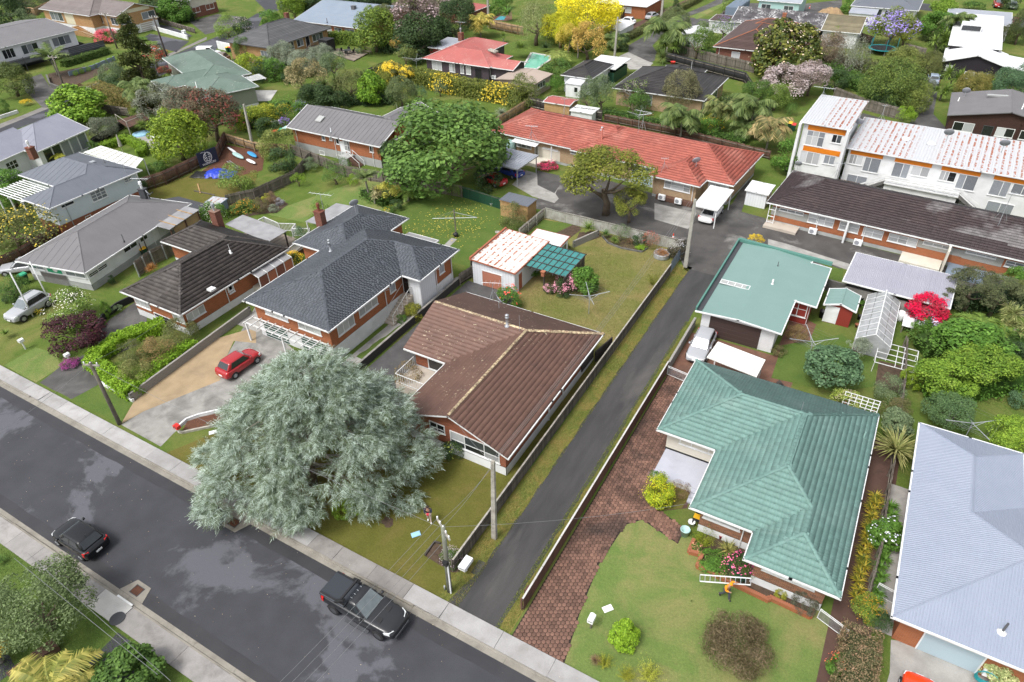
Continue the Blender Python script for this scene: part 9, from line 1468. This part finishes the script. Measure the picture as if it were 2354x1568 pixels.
lathe('bucket','large pale teal garden bucket on the lawn by the planter','bucket',(14,1585,215),bk(.55,.3),'teal_pale');lathe('bucket','white bucket beside the water blaster','bucket',(14,1645,130),bk(.38,.22),'wpl');lathe('water_drum','black coiled drum with blue hose by the corner of the house','drum',(14,1720,40),bk(.7,.3),'pblk');B=MB();B.box(-.3,-.2,.02,.3,.2,.5);B.box(-.25,-.15,.5,.2,.15,.62);o=B.mk('water_blaster',ZM.pblk,None,O3);o.location=tuple(g((14,1700,110)));tag(o,'black water blaster with a yellow top by the house corner','water blaster');q=MB().box(-.28,-.17,.62,.26,.17,.72);q.mk('cover',ZM.yellow_plastic,o,O3);lathe('watering_can','pink watering can against the white plinth','watering can',(14,1915,250),bk(.35,.13),'cloth_red');lathe('pot','terracotta pot beside the glasshouse','pot',(7,815,1440),bk(.3,.2),'terracotta');lathe('pot','stack of black pots beside the glasshouse','pot',(7,835,1370),bk(.4,.2),'pblk');lathe('barrel','black barrel in front of the red garden shed','barrel',(7,490,1350),bk(.7,.28),'pblk');lathe('barrel','black barrel behind the red garden shed','barrel',(7,840,1230),bk(.8,.28),'pblk');lathe('barrel','white plastic barrel beside the glasshouse end','barrel',(7,1205,1380),[(.3,0),(.38,.3),(.38,.7),(.3,.95),(.25,.95)],'wpl');lathe('bird_bath','cream bird bath behind the rusty garage','bird bath',(5,2225,620),[(.2,0),(.08,.08),(.07,.6),(.3,.72),(.3,.76),(.1,.7)],'rail_pale');lathe('water_tank','sage green water tank at the end of the red roofed units','water tank',(1,2345,1420),[(.7,0),(.7,1.9),(.6,2.0),(.1,2.1)],'teal_pale');lathe('pot','white flower pot by the dark green fence','pot',(5,2165,330),bk(.35,.16),'wpl');lathe('water_cylinder','red drum beside the inky roofed house','drum',(2,1475,615),bk(.9,.45),'red_plastic',0);lathe('bollard','short grey marker post beside the front pole','post',(13,1738,720),[(.06,0),(.06,.4),(.03,.43)],'galv');lathe('pot','round black ball pot at the foot of the T-shaped clothesline','pot',(5,1838,610),[(.1,0),(.3,.2),(.3,.4),(.1,.55)],'pblk')
rp_=lathe('raised_bed','round corrugated steel garden bed full of dry cuttings','raised bed',(6,1375,795),[(.82,0),(.86,.1),(.82,.2),(.86,.3),(.82,.4),(.86,.5),(.82,.55),(.78,.5)],'galv',0,24);V,F=leaves(np.column_stack([RV.normal(0,.35,(700,2)).clip(-.75,.75),RV.uniform(.45,.62,700)]),np.tile([0,0,1.],(700,1)),.4,.08,.1,.9);cr=obj('cuttings',npmesh('cuttings',V,F,LEAF),rp_);cr['kind']='stuff';colour(cr,(.2,.1,.045),(.3,.17,.08))
def cone(label,p,z=0):
	t=thing('traffic_cone',label,'traffic cone',g(p,z));B=MB();B.box(-.18,-.18,0,.18,.18,.03);B.lathe([(.15,.03),(.105,.28)],O3,12);B.lathe([(.08,.46),(.03,.74)],O3,12);B.mk('body',po,t,O3);B=MB();B.lathe([(.105,.28),(.08,.46)],O3,12);B.mk('band',ZM.wpl,t,O3)
cone('orange and white traffic cone at the end of the corrugated fence',(6,1480,635));cone('orange traffic cone near the timber stack in the work yard',(3,745,100));cone('orange traffic cone beside the tan boards in the work yard',(3,382,78))
def lbx(label,p,m,sz=(.3,.42,.3),h=.8,pm='tgy',flat=0):
	t=thing('letterbox',label,'letterbox',g(p));B=MB();x,y,z=sz;B.box(-x/2,-y/2,h,x/2,y/2,h+z)
	if not flat:B.add([(-x/2,-y/2,h+z),(x/2,-y/2,h+z),(x/2,y/2,h+z),(-x/2,y/2,h+z),(0,-y/2,h+z+.1),(0,y/2,h+z+.1)],[(0,4,5,3),(1,2,5,4),(0,1,4),(2,3,5)])
	B.mk('box',MATS[m],t,O3);B=MB();B.box(-x*.35,-y/2-.006,h+z*.55,x*.35,-y/2-.001,h+z*.72);B.mk('slot',ZM.pblk,t,O3);B=MB();B.box(-.05,-.05,0,.05,.05,h-.002);B.mk('post',MATS[pm],t,O3);return t
lb=lbx('red letterbox with a round white and black emblem on the mulched bed corner',(8,1650,845),'red_plastic',(.5,.34,.3),.5,'white_paint');B=MB();B.add([(-.05+.09*cs_(i*.5236),-.19,.66+.09*sn(i*.5236))for i in range(12)],[tuple(range(12))]);B.mk('emblem',ZM.pblk,lb,O3);B=MB();B.add([(-.02+.035*cs_(i*.5236),-.195,.65+.035*sn(i*.5236))for i in range(12)],[tuple(range(12))]);B.mk('emblem_dot',ZM.wpl,lb,O3);lbx('white letterbox on a post on the front lawn of the sea-green roof',(14,725,1070),'wpl',(.34,.5,.3));lbx('long white letterbox at the end of the lichened paling fence',(13,1935,545),'wpl',(.5,.95,.28),.6,'white_paint',1);lbx('white letterbox in front of the purple maple',(8,650,200),'wpl',(.36,.42,.24),.75,'white_paint');lbx('white letterbox at the left edge front lawn',(8,235,75),'wpl',(.36,.42,.24),.85,'white_paint');lbx('white letterbox on the bank by the white retaining wall',(0,1705,350),'wpl',(.8,.6,.6),1.0,'white_paint');lbx('dark brown letterbox at the street end of the white capped fence',(14,150,800),'tbr',(.3,.4,.3),.7,'tbr')
def tray(label,p,m,rz=.4):c=g(p,.03);B=MB();B.box(-.3,-.19,0,.3,.19,.035);B.box(-.26,-.15,.036,.26,.15,.05);o=B.mk('lid',MATS[m],None,O3);o.location=tuple(c);o.rotation_euler=(0,0,rz);o.name='plastic_lid';tag(o,label,'lid')
PL('sky_plastic',(.30,.52,.68),None,.4);tray('pale blue plastic lid lying on the olive front lawn',(13,1470,212),'sky_plastic',.9);tray('white plastic lid lying on the bright front lawn',(14,880,895),'wpl',.9);tray('white plastic lid half under the cedar near the red letterbox',(8,1960,842),'wpl',.9)
def rotary(label,p,h=2.0,R=1.9,rz=.4,lines=4):
	t=thing('clothesline',label,'clothesline',g(p),rz);T=MB();T.tube([O3,(0,0,h)],.035,6);T.mk('post',ZM.galv,t,O3);T=MB();W_=MB();e=[na([cs_(k*math.pi/2)*R,sn(k*math.pi/2)*R,h+.25])for k in range(4)]
	for q in e:T.tube([(0,0,h-.1),q],.03,5);T.tube([(0,0,h-.55),q*.5+na([0,0,h*.5-.02])],.015,4)
	T.mk('arm',ZM.galv,t,O3)
	for j in range(lines):
		f=1-j*.2
		for k in range(4):a,b=e[k],e[(k+1)%4];z0=na([0,0,h-.1]);W_.tube([z0+(a-z0)*f,z0+(b-z0)*f],.006,3,0)
	W_.mk('line',ZM.wire,t,O3);return t
rotary('rotary clothesline in the middle of the dry back lawn',(6,705,1320),2.1,1.9,.62);rotary('rotary clothesline beyond the powder-blue roof',(11,1790,930),2.0,2.0,.5,2);rotary('rotary clothesline beside the plum-dark house',(1,1480,640),2.0,2.6,.5);rotary('rotary clothesline in front of the white flats',(7,1560,330),1.9,2.1,.3);rotary('rotary clothesline with blue top on the small green lawn',(11,360,190),2.2,2.0,.5);rotary('folding clothesline by the inky roofed house',(2,1160,1200),2.4,1.8,.2)
t=thing('clothesline','old T-shaped clothesline on a wooden pole in the leaf strewn lawn','clothesline',g((5,1840,600)));T=MB();T.bar(O3,(0,0,3.2),.1,.1);T.mk('pole',ZM.tgy,t,O3);T=MB();T.tube([(-2.4,-.9,2.0),(2.4,.9,2.4)],.03,5);T.tube([(2.4,.9,2.4),(0,0,2.9)],.03,5);T.mk('arm',ZM.galv,t,O3);W_=MB();[W_.tube([(-2.3+k*.5,-.85+k*.19,2.05),(0,0,3.1)],.006,3,0)for k in range(5)];W_.mk('line',ZM.wire,t,O3)
def aerial(label,c,h=2.0,L=1.8,rz=.5,n=7,tri=1):
	t=thing('tv_aerial',label,'aerial',c,rz);T=MB();T.tube([(0,0,-.3),(0,0,h)],.025,5);[T.tube([(cs_(a)*.7,sn(a)*.7,-.2),(0,0,h*.6)],.015,4)for a in((0,2.1,4.2)if tri else())];T.mk('mast',ZM.galv,t,O3);T=MB();T.tube([(-L/2,0,h),(L/2,0,h)],.02,4);[T.tube([(-L/2+L*k/(n-1),-.28-.05*k,h),(-L/2+L*k/(n-1),.28+.05*k,h)],.012,4)for k in range(n)];T.mk('boom',ZM.galv,t,O3)
def rf(H,p):q=on_roof(H,p);return H.W(*q)
aerial('tv aerial on a tall mast beside the brick chimney of the slate roof',rf(H2,(5,640,460)),3.0,2.6,.2,6,0);aerial('tv aerial at the back corner of the brown roof',rf(H1,(5,2180,1190)),1.8,2.0,.4,6);aerial('tv aerial on the left end of the red roof',rf(H8,(2,180,1270)),1.6,1.6,.3);aerial('tripod tv aerial on the ridge of the red roof',rf(H8,(2,480,1075)),2.4,.9,.6,4);aerial('tv aerial on a mast in the middle of the red ridge',rf(H8,(2,1195,1215)),2.6,2.2,-.1);aerial('small tv aerial low on the red roof',rf(H8,(2,1395,1560)),1.4,.8,.4,4);aerial('tv aerial on the tall block of the white flats',rf(H10,(3,500,895)),1.2,2.6,0.,9);aerial('braced tv mast on the back edge of the white flats',rf(H10,(3,1030,1130)),2.2,.6,.5,3);aerial('tv aerial at the left of the dark purple tiles',rf(H9,(7,620,70)),1.8,1.2,.4,4);aerial('tv aerial on the right of the dark purple tiles',rf(H9,(7,2130,470)),3.0,1.0,.4,4);aerial('tv aerial on the chimney of the plum-dark house',rf(H21,(1,1885,330))+na([0,0,1.6]),.9,2.2,.1,7,0);aerial('tv aerial on the dark chimney of the charcoal roof',rf(H4,(4,1330,215))+na([0,0,1.2]),.7,2.2,.4,8,0);aerial('thin aerial on the corner of the pale weatherboard house',H5.W(-80.4,44.5,4.2),1.2,.5,.3,3,0)
def dish(label,c,az=.8,s=.42):
	t=thing('satellite_dish',label,'satellite dish',c,az);T=MB();T.tube([(0,0,-.2),(0,0,.7)],.03,5);T.tube([(.0,0,.6),(.55,0,.72)],.015,4);T.mk('bracket',ZM.galv,t,O3);B=MB();B.lathe([(.02,0),(s*.5,.03),(s*.85,.09),(s,.14)],O3,16);o=B.mk('reflector',ZM.steel_grey,t,O3,smooth=1);o.location=(0,0,.8);o.rotation_euler=(0,rad(62),0);B=MB();B.box(.5,-.06,.66,.64,.06,.78);B.mk('feed_horn',ZM.pblk,t,O3)
PL('steel_grey',(.27,.28,.31),None,.5)
dish('grey satellite dish on the back edge of the brown roof',rf(H1,(5,2235,1270)),1.0);dish('satellite dish on a tripod on the slate roof',rf(H2,(5,925,430))+na([0,0,.7]),2.6,.5);dish('grey satellite dish on the lower part of the red roof',rf(H8,(2,1690,1540)),2.2,.5);dish('grey satellite dish at the left end of the red roof',rf(H8,(1,2225,1180)),2.2,.45);dish('white satellite dish beside the dark chimney',rf(H4,(4,1375,270)),1.2);dish('satellite dish on the brick chimney of the orange brick house',rf(H7,(1,1535,1080)),.8);dish('grey satellite dish on the step of the white flats',rf(H10,(3,840,1120)),1.6,.5);dish('grey satellite dish at mid ridge of the white flats',rf(H10,(3,1640,1290)),1.6,.5);dish('grey satellite dish right on the ridge of the white flats',rf(H10,(3,2150,1390)),1.6,.5);dish('grey satellite dish on the gable roof at the right edge',rf(H31,(3,1805,890)),1.6,.55);dish('grey dish on a post by the shed of the dark tiled units',g((3,265,1568),1.6),1.6,.45)
def hp(label,H,x,y,z=.1):t=thing('heat_pump',label,'heat pump',H.W(x,y,z),H.rot);B=MB();B.box(-.42,-.16,0,.42,.16,.62);B.mk('case',ZM.wpl,t,O3);B=MB();B.add([(-.1+.24*cs_(i*.3927),-.166,.31+.24*sn(i*.3927))for i in range(16)],[tuple(range(16))[::-1]]);B.mk('fan_grille',ZM.steel_grey,t,O3)
hp('white heat pump unit left of two under the big window of the red units',H8,26.5,-3.0,.3);hp('white heat pump unit right of two under the big window of the red units',H8,28.6,-3.0,.3);hp('white heat pump against the left brick bay of the dark tiled units',H9,5.3,.2);hp('white heat pump against the middle brick bay of the dark tiled units',H9,10.0,.1);hp('white heat pump on the end wall of the plum-dark house',H21,-65.4,106.4,.8)
tr=thing('trellis','white wooden trellis frame leaning behind the sea-green roof','trellis',(3.2,45.6,0));
for i in range(7):T=MB();T.bar((-1.2+i*.4,0,.6+(0)),(-1.2+i*.4,.5,1.9),.05,.05);T.mk('upright',WP,tr,O3)
for j in range(6):T=MB();f=j/5;T.bar((-1.25,f*.5,.6+1.3*f),(1.25,f*.5,.6+1.3*f),.05,.04);T.mk('rail',WP,tr,O3)
T=MB();[T.bar((x,.3,0),(x,.3,1.2),.07,.07)for x in(-1,1)];T.mk('leg',ZM.terracotta,tr,O3)
fr_=thing('pipe_frame','white pipe bird-net frame over the vegetable patch','frame',(*g((11,1150,230))[:2],0));T=MB();[T.bar((-1.5,-1.6+k*.8,1.0),(1.5,-1.6+k*.8,1.0),.045,.045)for k in range(5)];[T.bar((x,-1.6,1.0),(x,1.6,1.0),.045,.045)for x in(-1.5,0,.5,1.5)];[T.bar((x,y,0),(x,y,1.0),.045,.045)for x in(-1.5,1.5)for y in(-1.6,0,1.6)];T.mk('pipe',WP,fr_,O3);SH('vege_patch',[(11,1020,180),(11,1240,230),(11,1200,480),(11,985,400)],'soil',5)
bn=thing('garden_bench','dark green wire garden bench among the pink roses','bench',(*g((14,2030,600))[:2],0),rad(-32));T=MB();[T.bar((-.7,.1*k,.42),(.7,.1*k,.42),.06,.03)for k in range(4)];T.mk('seat',ZM.bin_green,bn,O3);T=MB();[T.bar((-.7,-.05,.55+.12*k),(.7,-.05,.55+.12*k),.03,.05)for k in range(3)];T.mk('backrest',ZM.bin_green,bn,O3);T=MB();[T.bar((x,y,0),(x,y,.42),.05,.05)for x in(-.65,.65)for y in(0,.3)];T.mk('leg',ZM.bin_green,bn,O3)
def table(label,p,rz,m,n=6,r=1.0):
	t=thing('garden_table',label,'table',(*g(p,.22)[:2],.22),rz);B=MB();B.lathe([(.05,.7),(r*.8,.7),(r*.8,.74)],O3,16);B.mk('top',MATS[m],t,O3);T=MB();T.tube([O3,(0,0,.7)],.06,6);T.mk('leg',MATS[m],t,O3)
	for k in range(n):
		a=k*6.283/n;c=thing('garden_chair','black garden chair around the dark dining set on the timber deck','chair',na(t.location)+na([cs_(a)*1.35,sn(a)*1.35,0]),a,'dining chairs on the deck');B=MB();B.box(-.25,-.25,.4,.25,.25,.45);B.mk('seat',MATS[m],c,O3);B=MB();B.box(.2,-.25,.46,.26,.25,1.0);B.mk('backrest',MATS[m],c,O3);[MB().bar((x,y,0),(x,y,.4),.04,.04).mk('leg',MATS[m],c,O3)for x in(-.2,.2)for y in(-.2,.2)]
table('round black garden dining table on the timber deck',(1,845,495),.3,'pblk')
bn=thing('garden_bench','weathered wooden bench at the end of the timber deck','bench',(*g((1,1025,490),.22)[:2],.22),-.2);B=MB();B.box(-1.1,-.3,.4,1.1,.3,.46);B.mk('seat',ZM.deck,bn,O3);T=MB();[T.bar((-1+k*.28,.28,.5),(-1+k*.28,.28,.95),.07,.03)for k in range(8)];T.bar((-1.1,.28,1.0),(1.1,.28,1.0),.07,.08);T.mk('backrest',ZM.deck,bn,O3);[MB().bar((x,y,0),(x,y,.4),.08,.08).mk('leg',ZM.deck,bn,O3)for x in(-1,1)for y in(-.25,.25)]
tp=thing('trampoline','round trampoline with teal rim and dark safety net under the jacaranda','trampoline',(*g((3,1040,490))[:2],0));n=20;cs=[(cs_(i*6.2832/n),sn(i*6.2832/n))for i in range(n)];T=MB();[T.bar((cs[i][0]*2.4,cs[i][1]*2.4,.95),(cs[(i+1)%n][0]*2.4,cs[(i+1)%n][1]*2.4,.95),.35,.08)for i in range(n)];T.mk('rim_pad',ZM.teal_bright if 'teal_bright' in MATS else PL('teal_bright',(.02,.25,.27),None,.5),tp,O3);B=MB();B.prism([(c[0]*2.25,c[1]*2.25)for c in cs],.9,.93);B.mk('mat',ZM.pblk,tp,O3);T=MB();[T.tube([(cs[i][0]*2.5,cs[i][1]*2.5,.9),(cs[i][0]*2.45,cs[i][1]*2.45,2.9)],.05,5)for i in range(0,n,4)];T.mk('net_pole',ZM.teal_bright,tp,O3);T=MB();[T.tube([(cs[i][0]*2.2,cs[i][1]*2.2,0),(cs[i][0]*2.3,cs[i][1]*2.3,.92)],.05,5)for i in range(0,n,4)];T.mk('leg',ZM.galv,tp,O3);T=MB();[T.bar((cs[i][0]*2.42,cs[i][1]*2.42,1.0),(cs[i][0]*2.42,cs[i][1]*2.42,2.8),.03,.03)for i in range(n)];[T.bar((cs[i][0]*2.42,cs[i][1]*2.42,1.1+k*.28),(cs[(i+1)%n][0]*2.42,cs[(i+1)%n][1]*2.42,1.1+k*.28),.02,.02)for i in range(n//2,n)for k in range(7)];T.mk('net',ZM.pblk,tp,O3)
s=N('pool_water');s.out(s.val((.16,.45,.33),s.noise(.6,4),.2),.08,.6);s=N('pool_blue');s.out(s.val((.08,.36,.46),s.noise(.6,4),.15),.08,.6);pl=thing('swimming_pool',None,None,(*g((2,220,560))[:2],0));pl['kind']='structure';P=gg((2,95,630),(2,180,490),(2,350,520),(2,345,560),(2,230,640));B=MB();B.poly([(*p,.05)for p in ccw([tuple(q)for q in P])]);B.mk('water',ZM.pool_water,pl);T=MB();[T.bar((*P[i],.08),(*P[(i+1)%5],.08),.4,.14)for i in range(5)];T.mk('coping',ZM.slab_light,pl)
SH('pool_surround',[(1,2150,190),(1,2180,140),(1,2260,120),(1,2354,110),(2,0,180),(1,2300,195)],'brick_pave',4);SH('pool_water',[(1,2195,185),(1,2240,150),(1,2300,150),(1,2280,185)],'pool_blue',6);B=MB();B.lathe([(.02,.3),(1.0,.28),(1.25,.2),(1.3,0)],O3,20);o=B.mk('paddling_pool',ZM.sky_plastic,None,O3);o.location=tuple(g((0,1300,1237)));tag(o,'round blue covered paddling pool below the timber viewing deck','paddling pool');SH('patio_dirt',[(0,1150,1270),(0,1380,1240),(0,1480,1330),(0,1340,1390),(0,1200,1320)],'ycn',5)
def board(label,p,L,W,m,rz,name='surfboard',cat='surfboard'):
	B=MB();n=18;ring=[(cs_(i*6.2832/n)*L/2,sn(i*6.2832/n)*W/2*(1-.15*cs_(i*6.2832/n)))for i in range(n)];B.add([(x*.94,y*.9,.02)for x,y in ring]+[(x,y,.08)for x,y in ring]+[(x*.9,y*.85,.14)for x,y in ring],[tuple(range(n-1,-1,-1)),tuple(range(2*n,3*n))]+[(k*n+i,k*n+(i+1)%n,(k+1)*n+(i+1)%n,(k+1)*n+i)for k in range(2)for i in range(n)]);o=B.mk(name,MATS[m],None,O3,smooth=1);o.location=tuple(g(p,.25));o.rotation_euler=(0,.05,rz);return tag(o,label,cat)
board('white and green paddle board on the junk pile',(0,2190,1435),3.0,.85,'teal_pale',-.25);board('blue sit-on kayak beside the paddle board',(0,2320,1425),2.6,.8,'blue_plastic',-.3,'kayak','kayak');board('white and orange surfboard lowest on the junk pile',(0,2310,1490),2.2,.6,'wpl',-.2);board('slim white board at the back of the junk pile',(0,2140,1390),3.2,.4,'wpl',-.3);board('white oval table top on the small patio',(0,1430,1262),2.0,.9,'wpl',.1,'table_top','table')
ld=thing('ladder','silver ladder lying below the surfboards','ladder',(*g((0,2150,1520),.3)[:2],.3),-.35);[MB().bar((-2,y,0),(2,y,0),.07,.05).mk('rail',ZM.galv,ld,O3)for y in(-.2,.2)];[MB().bar((-1.9+k*.32,-.2,0),(-1.9+k*.32,.2,0),.04,.04).mk('rung',ZM.galv,ld,O3)for k in range(13)]
def tarp(label,p,sx,sy,m,h,seed):
	n=18;R_=np.random.default_rng(seed);c=g(p);H_=R_.uniform(0,1,(n+1,n+1))*h*.5;V=[]
	for i in range(n+1):
		for j in range(n+1):u,v=i/n-.5,j/n-.5;k=max(0,1-(abs(u)*2)**3)*max(0,1-(abs(v)*2)**3);V.append((u*sx+sn(j*1.7)*.12,v*sy+sn(i*1.3)*.12,.05+k*(h*.6+H_[i,j])))
	me=npmesh('sheet',na(V),na([(i*(n+1)+j,(i+1)*(n+1)+j,(i+1)*(n+1)+j+1,i*(n+1)+j+1)for i in range(n)for j in range(n)]),MATS[m]);o=obj('tarpaulin',me,None,c,(0,0,.4));tag(o,label,'tarpaulin')
PL('tarp_blue',(.02,.05,.42),None,.4);tarp('crumpled bright blue tarpaulin in the junk yard',(4,2020,40),4.2,2.6,'tarp_blue',.7,1);tarp('crumpled black plastic sheet under the blue tarpaulin',(4,1900,45),4.0,2.2,'pblk',.3,2);tarp('pile of broken timber and rubbish in the work yard',(3,580,130),5,4,'timber_tan',1.3,3)
bp=[na(g((0,1815,1430),1.2)),na(g((0,1985,1500),.5))];bp=[na([-82.6,56.0]),na([-82.2,59.2])];bt_=thing('banner','dark navy banner with a white crest and lettering hung on the board fence','banner',(-82.15,57.3,1.1),rad(84));B=MB();B.box(-1.5,-.02,-1.0,1.5,.02,1.1);B.mk('cloth',ZM.navy,bt_,O3);T=MB()
for s_ in(-1,1):
	for k in range(6):a0,a1=1.9-k*.55,1.35-k*.55;T.bar((s_*.62*cs_(a0),-.03,.72*sn(a0)+.1),(s_*.62*cs_(a1),-.03,.72*sn(a1)+.1),.03,.07,(1,0,0))
	T.bar((s_*.12,-.03,.7),(s_*.5,-.03,.45),.03,.07,(1,0,0));T.bar((s_*.12,-.03,.45),(s_*.5,-.03,.2),.03,.07,(1,0,0));T.bar((s_*.1,-.03,.15),(s_*.45,-.03,-.02),.03,.1,(1,0,0));T.bar((s_*.1,-.03,-.05),(s_*.3,-.03,-.3),.03,.07,(1,0,0));T.bar((s_*.3,-.03,-.3),(0,-.03,-.42),.03,.07,(1,0,0))
T.mk('crest',ZM.wpl,bt_,O3)
def text(s_,parent,loc,size,m):cu=bpy.data.curves.new('lettering','FONT');cu.body=s_;cu.size=size;cu.align_x='CENTER';cu.extrude=.004;o=obj('lettering',cu,parent,loc,(math.pi/2,0,0));me=bpy.data.meshes.new_from_object(o);me.materials.append(MATS[m]);o2=obj('lettering',me,parent,loc,(math.pi/2,0,0));bpy.data.objects.remove(o);o2.name='lettering';return o2
text('WARRIORS',bt_,(0,-.035,-.85),.42,'wpl');text('V O D A',bt_,(-.55,-.035,.86),.2,'wpl')
hr_=thing('garden_hose','coiled teal hose on a wall reel beside the pale garage door','hose',(12.05,27.6,.6));T=MB();[T.tube([(cs_(a*.45)*(.42+.03*k),-.06-.03*k,sn(a*.45)*(.42+.03*k))for a in range(15)],.022,5,0)for k in range(5)];T.mk('coil',ZM.teal_bright,hr_,O3);B=MB();B.box(-.2,-.03,-.1,.2,.2,.3);B.mk('bracket',ZM.wpl,hr_,O3);B=MB();B.box(-.55,-.4,0,.55,.4,.3);o=B.mk('planter_box',ZM.wpl,None,O3);o.location=(12.8,26.2,0);tag(o,'white planter box below the hose reel','planter');plant('variegated cream leaved shrub under the powder-blue eave','bigleaf',(15,2110,1480),130,.7,.8,((.2,.25,.09),(.48,.48,.25)))
def gate(label,a,b,h=.95,arch=0):
	t=thing('gate',label,'gate',(*a,0));a2=na(b)-na(a);L=nrm(a2);d=a2/L;T=MB();[T.tube([(*(d*x),.06),(*(d*x),h)],.022,5)for x in(0,L)];[T.tube([(0,0,z),(*(d*L),z)],.022,5)for z in(.08,h-.12,h)];T.mk('frame',WP,t,O3);W_=MB();n=int(L/.09);hh=h-.2
	for k in range(-int(hh/.09),n):
		for s_ in(0,1):x0,x1=k*.09,k*.09+hh;c0,c1=max(0,x0),min(L,x1);z=(lambda x:.08+(x-x0))if s_==0 else(lambda x:.08+hh-(x-x0));W_.bar((*(d*c0),z(c0)),(*(d*c1),z(c1)),.006,.008)if c1>c0 else None
	W_.mk('wire_mesh',ZM.galv,t,O3)
gate('white wire mesh gate leaf beside the clipped cube bush',(3.75,27.15),(5.0,26.7));gate('second white wire mesh gate leaf towards the clipped hedge',(5.03,26.68),(5.9,26.3));gate('white wire mesh gate between the block wall and the sea-green roof',(-11.2,43.9),(-9.1,43.6));gate('white picket side gate between the right hand houses',(6.4,30.4),(7.4,30.2),1.1)
tb=thing('work_bench','white topped bench against the timber fence by the azalea','bench',(*g((7,1270,1440))[:2],0));B=MB();B.box(-.45,-1.2,.75,.45,1.2,.82);B.mk('top',ZM.wpl,tb,O3);[MB().bar((x,y,0),(x,y,.75),.08,.08).mk('leg',ZM.tgy,tb,O3)for x in(-.35,.35)for y in(-1.1,1.1)]
bx=thing('bird_box','terracotta coloured nest box on the pergola post','nest box',(-26.15,50.25,1.9));B=MB();B.box(-.16,-.2,0,.16,.1,.5);B.mk('box',ZM.terracotta,bx,O3);B=MB();B.box(-.22,-.28,.5,.22,.14,.55);B.mk('lid',ZM.terracotta,bx,O3);bu=MB();bu.lathe([(.04,0),(.04,2.2),(.2,1.6),(.28,.9),(.06,2.6)],O3,10);o=bu.mk('patio_umbrella',ZM.rail_pale,None,O3);o.location=tuple(g((0,1130,1400)));tag(o,'folded pale patio umbrella inside the curved lime hedge','umbrella');sc_=MB();sc_.box(-1.3,-.05,0,1.3,.05,1.15);o=sc_.mk('bin_screen',ZM.tdk,None,O3);o.location=(-16.95,43.9,0);o.rotation_euler=(0,0,1.4);tag(o,'dark screen panel at the back corner of the brown roof','screen')
"""fallen leaves: scattered yellow leaves on the lawn below the huge tree"""
n=520;c=np.column_stack([RV.normal(-42.5,2.6,n),RV.normal(58.5,3.0,n),RV.uniform(.03,.05,n)]);V,F=leaves(c,np.tile([0,0,1.],(n,1)),.17,.6,.2,.3);o=obj('fallen_leaves',npmesh('fallen_leaves',V,F,LEAF));o['kind']='stuff';colour(o,(.36,.28,.04),(.5,.42,.1))
n=260;c=np.column_stack([RV.uniform(-60,-5,n),RV.uniform(8.8,17.5,n),RV.uniform(.13,.14,n)]);c[:,2]=np.where(c[:,1]>16.5,.14,.03);V,F=leaves(c,np.tile([0,0,1.],(n,1)),.05,.6,.2,.3);o=obj('leaf_litter',npmesh('leaf_litter',V,F,LEAF));o['kind']='stuff';colour(o,(.25,.16,.06),(.5,.45,.33))
for i,(p,L,rz,lb_)in enumerate((((4,1830,170),3.2,-.6,'long yellow timber plank across the back yard grass'),((4,1880,210),3.5,.1,'grey timber beam lying in the back yard grass'),((2,1260,1065),1.6,.9,'orange plank standing in the dug garden by the cream brick house'))):B=MB();B.box(-L/2,-.07,0,L/2,.07,.09);o=B.mk('timber_plank',MATS['ply' if i!=1 else 'tgy'],None,O3);o.location=tuple(g(p,.03));o.rotation_euler=(0,0,rz);tag(o,lb_,'plank')
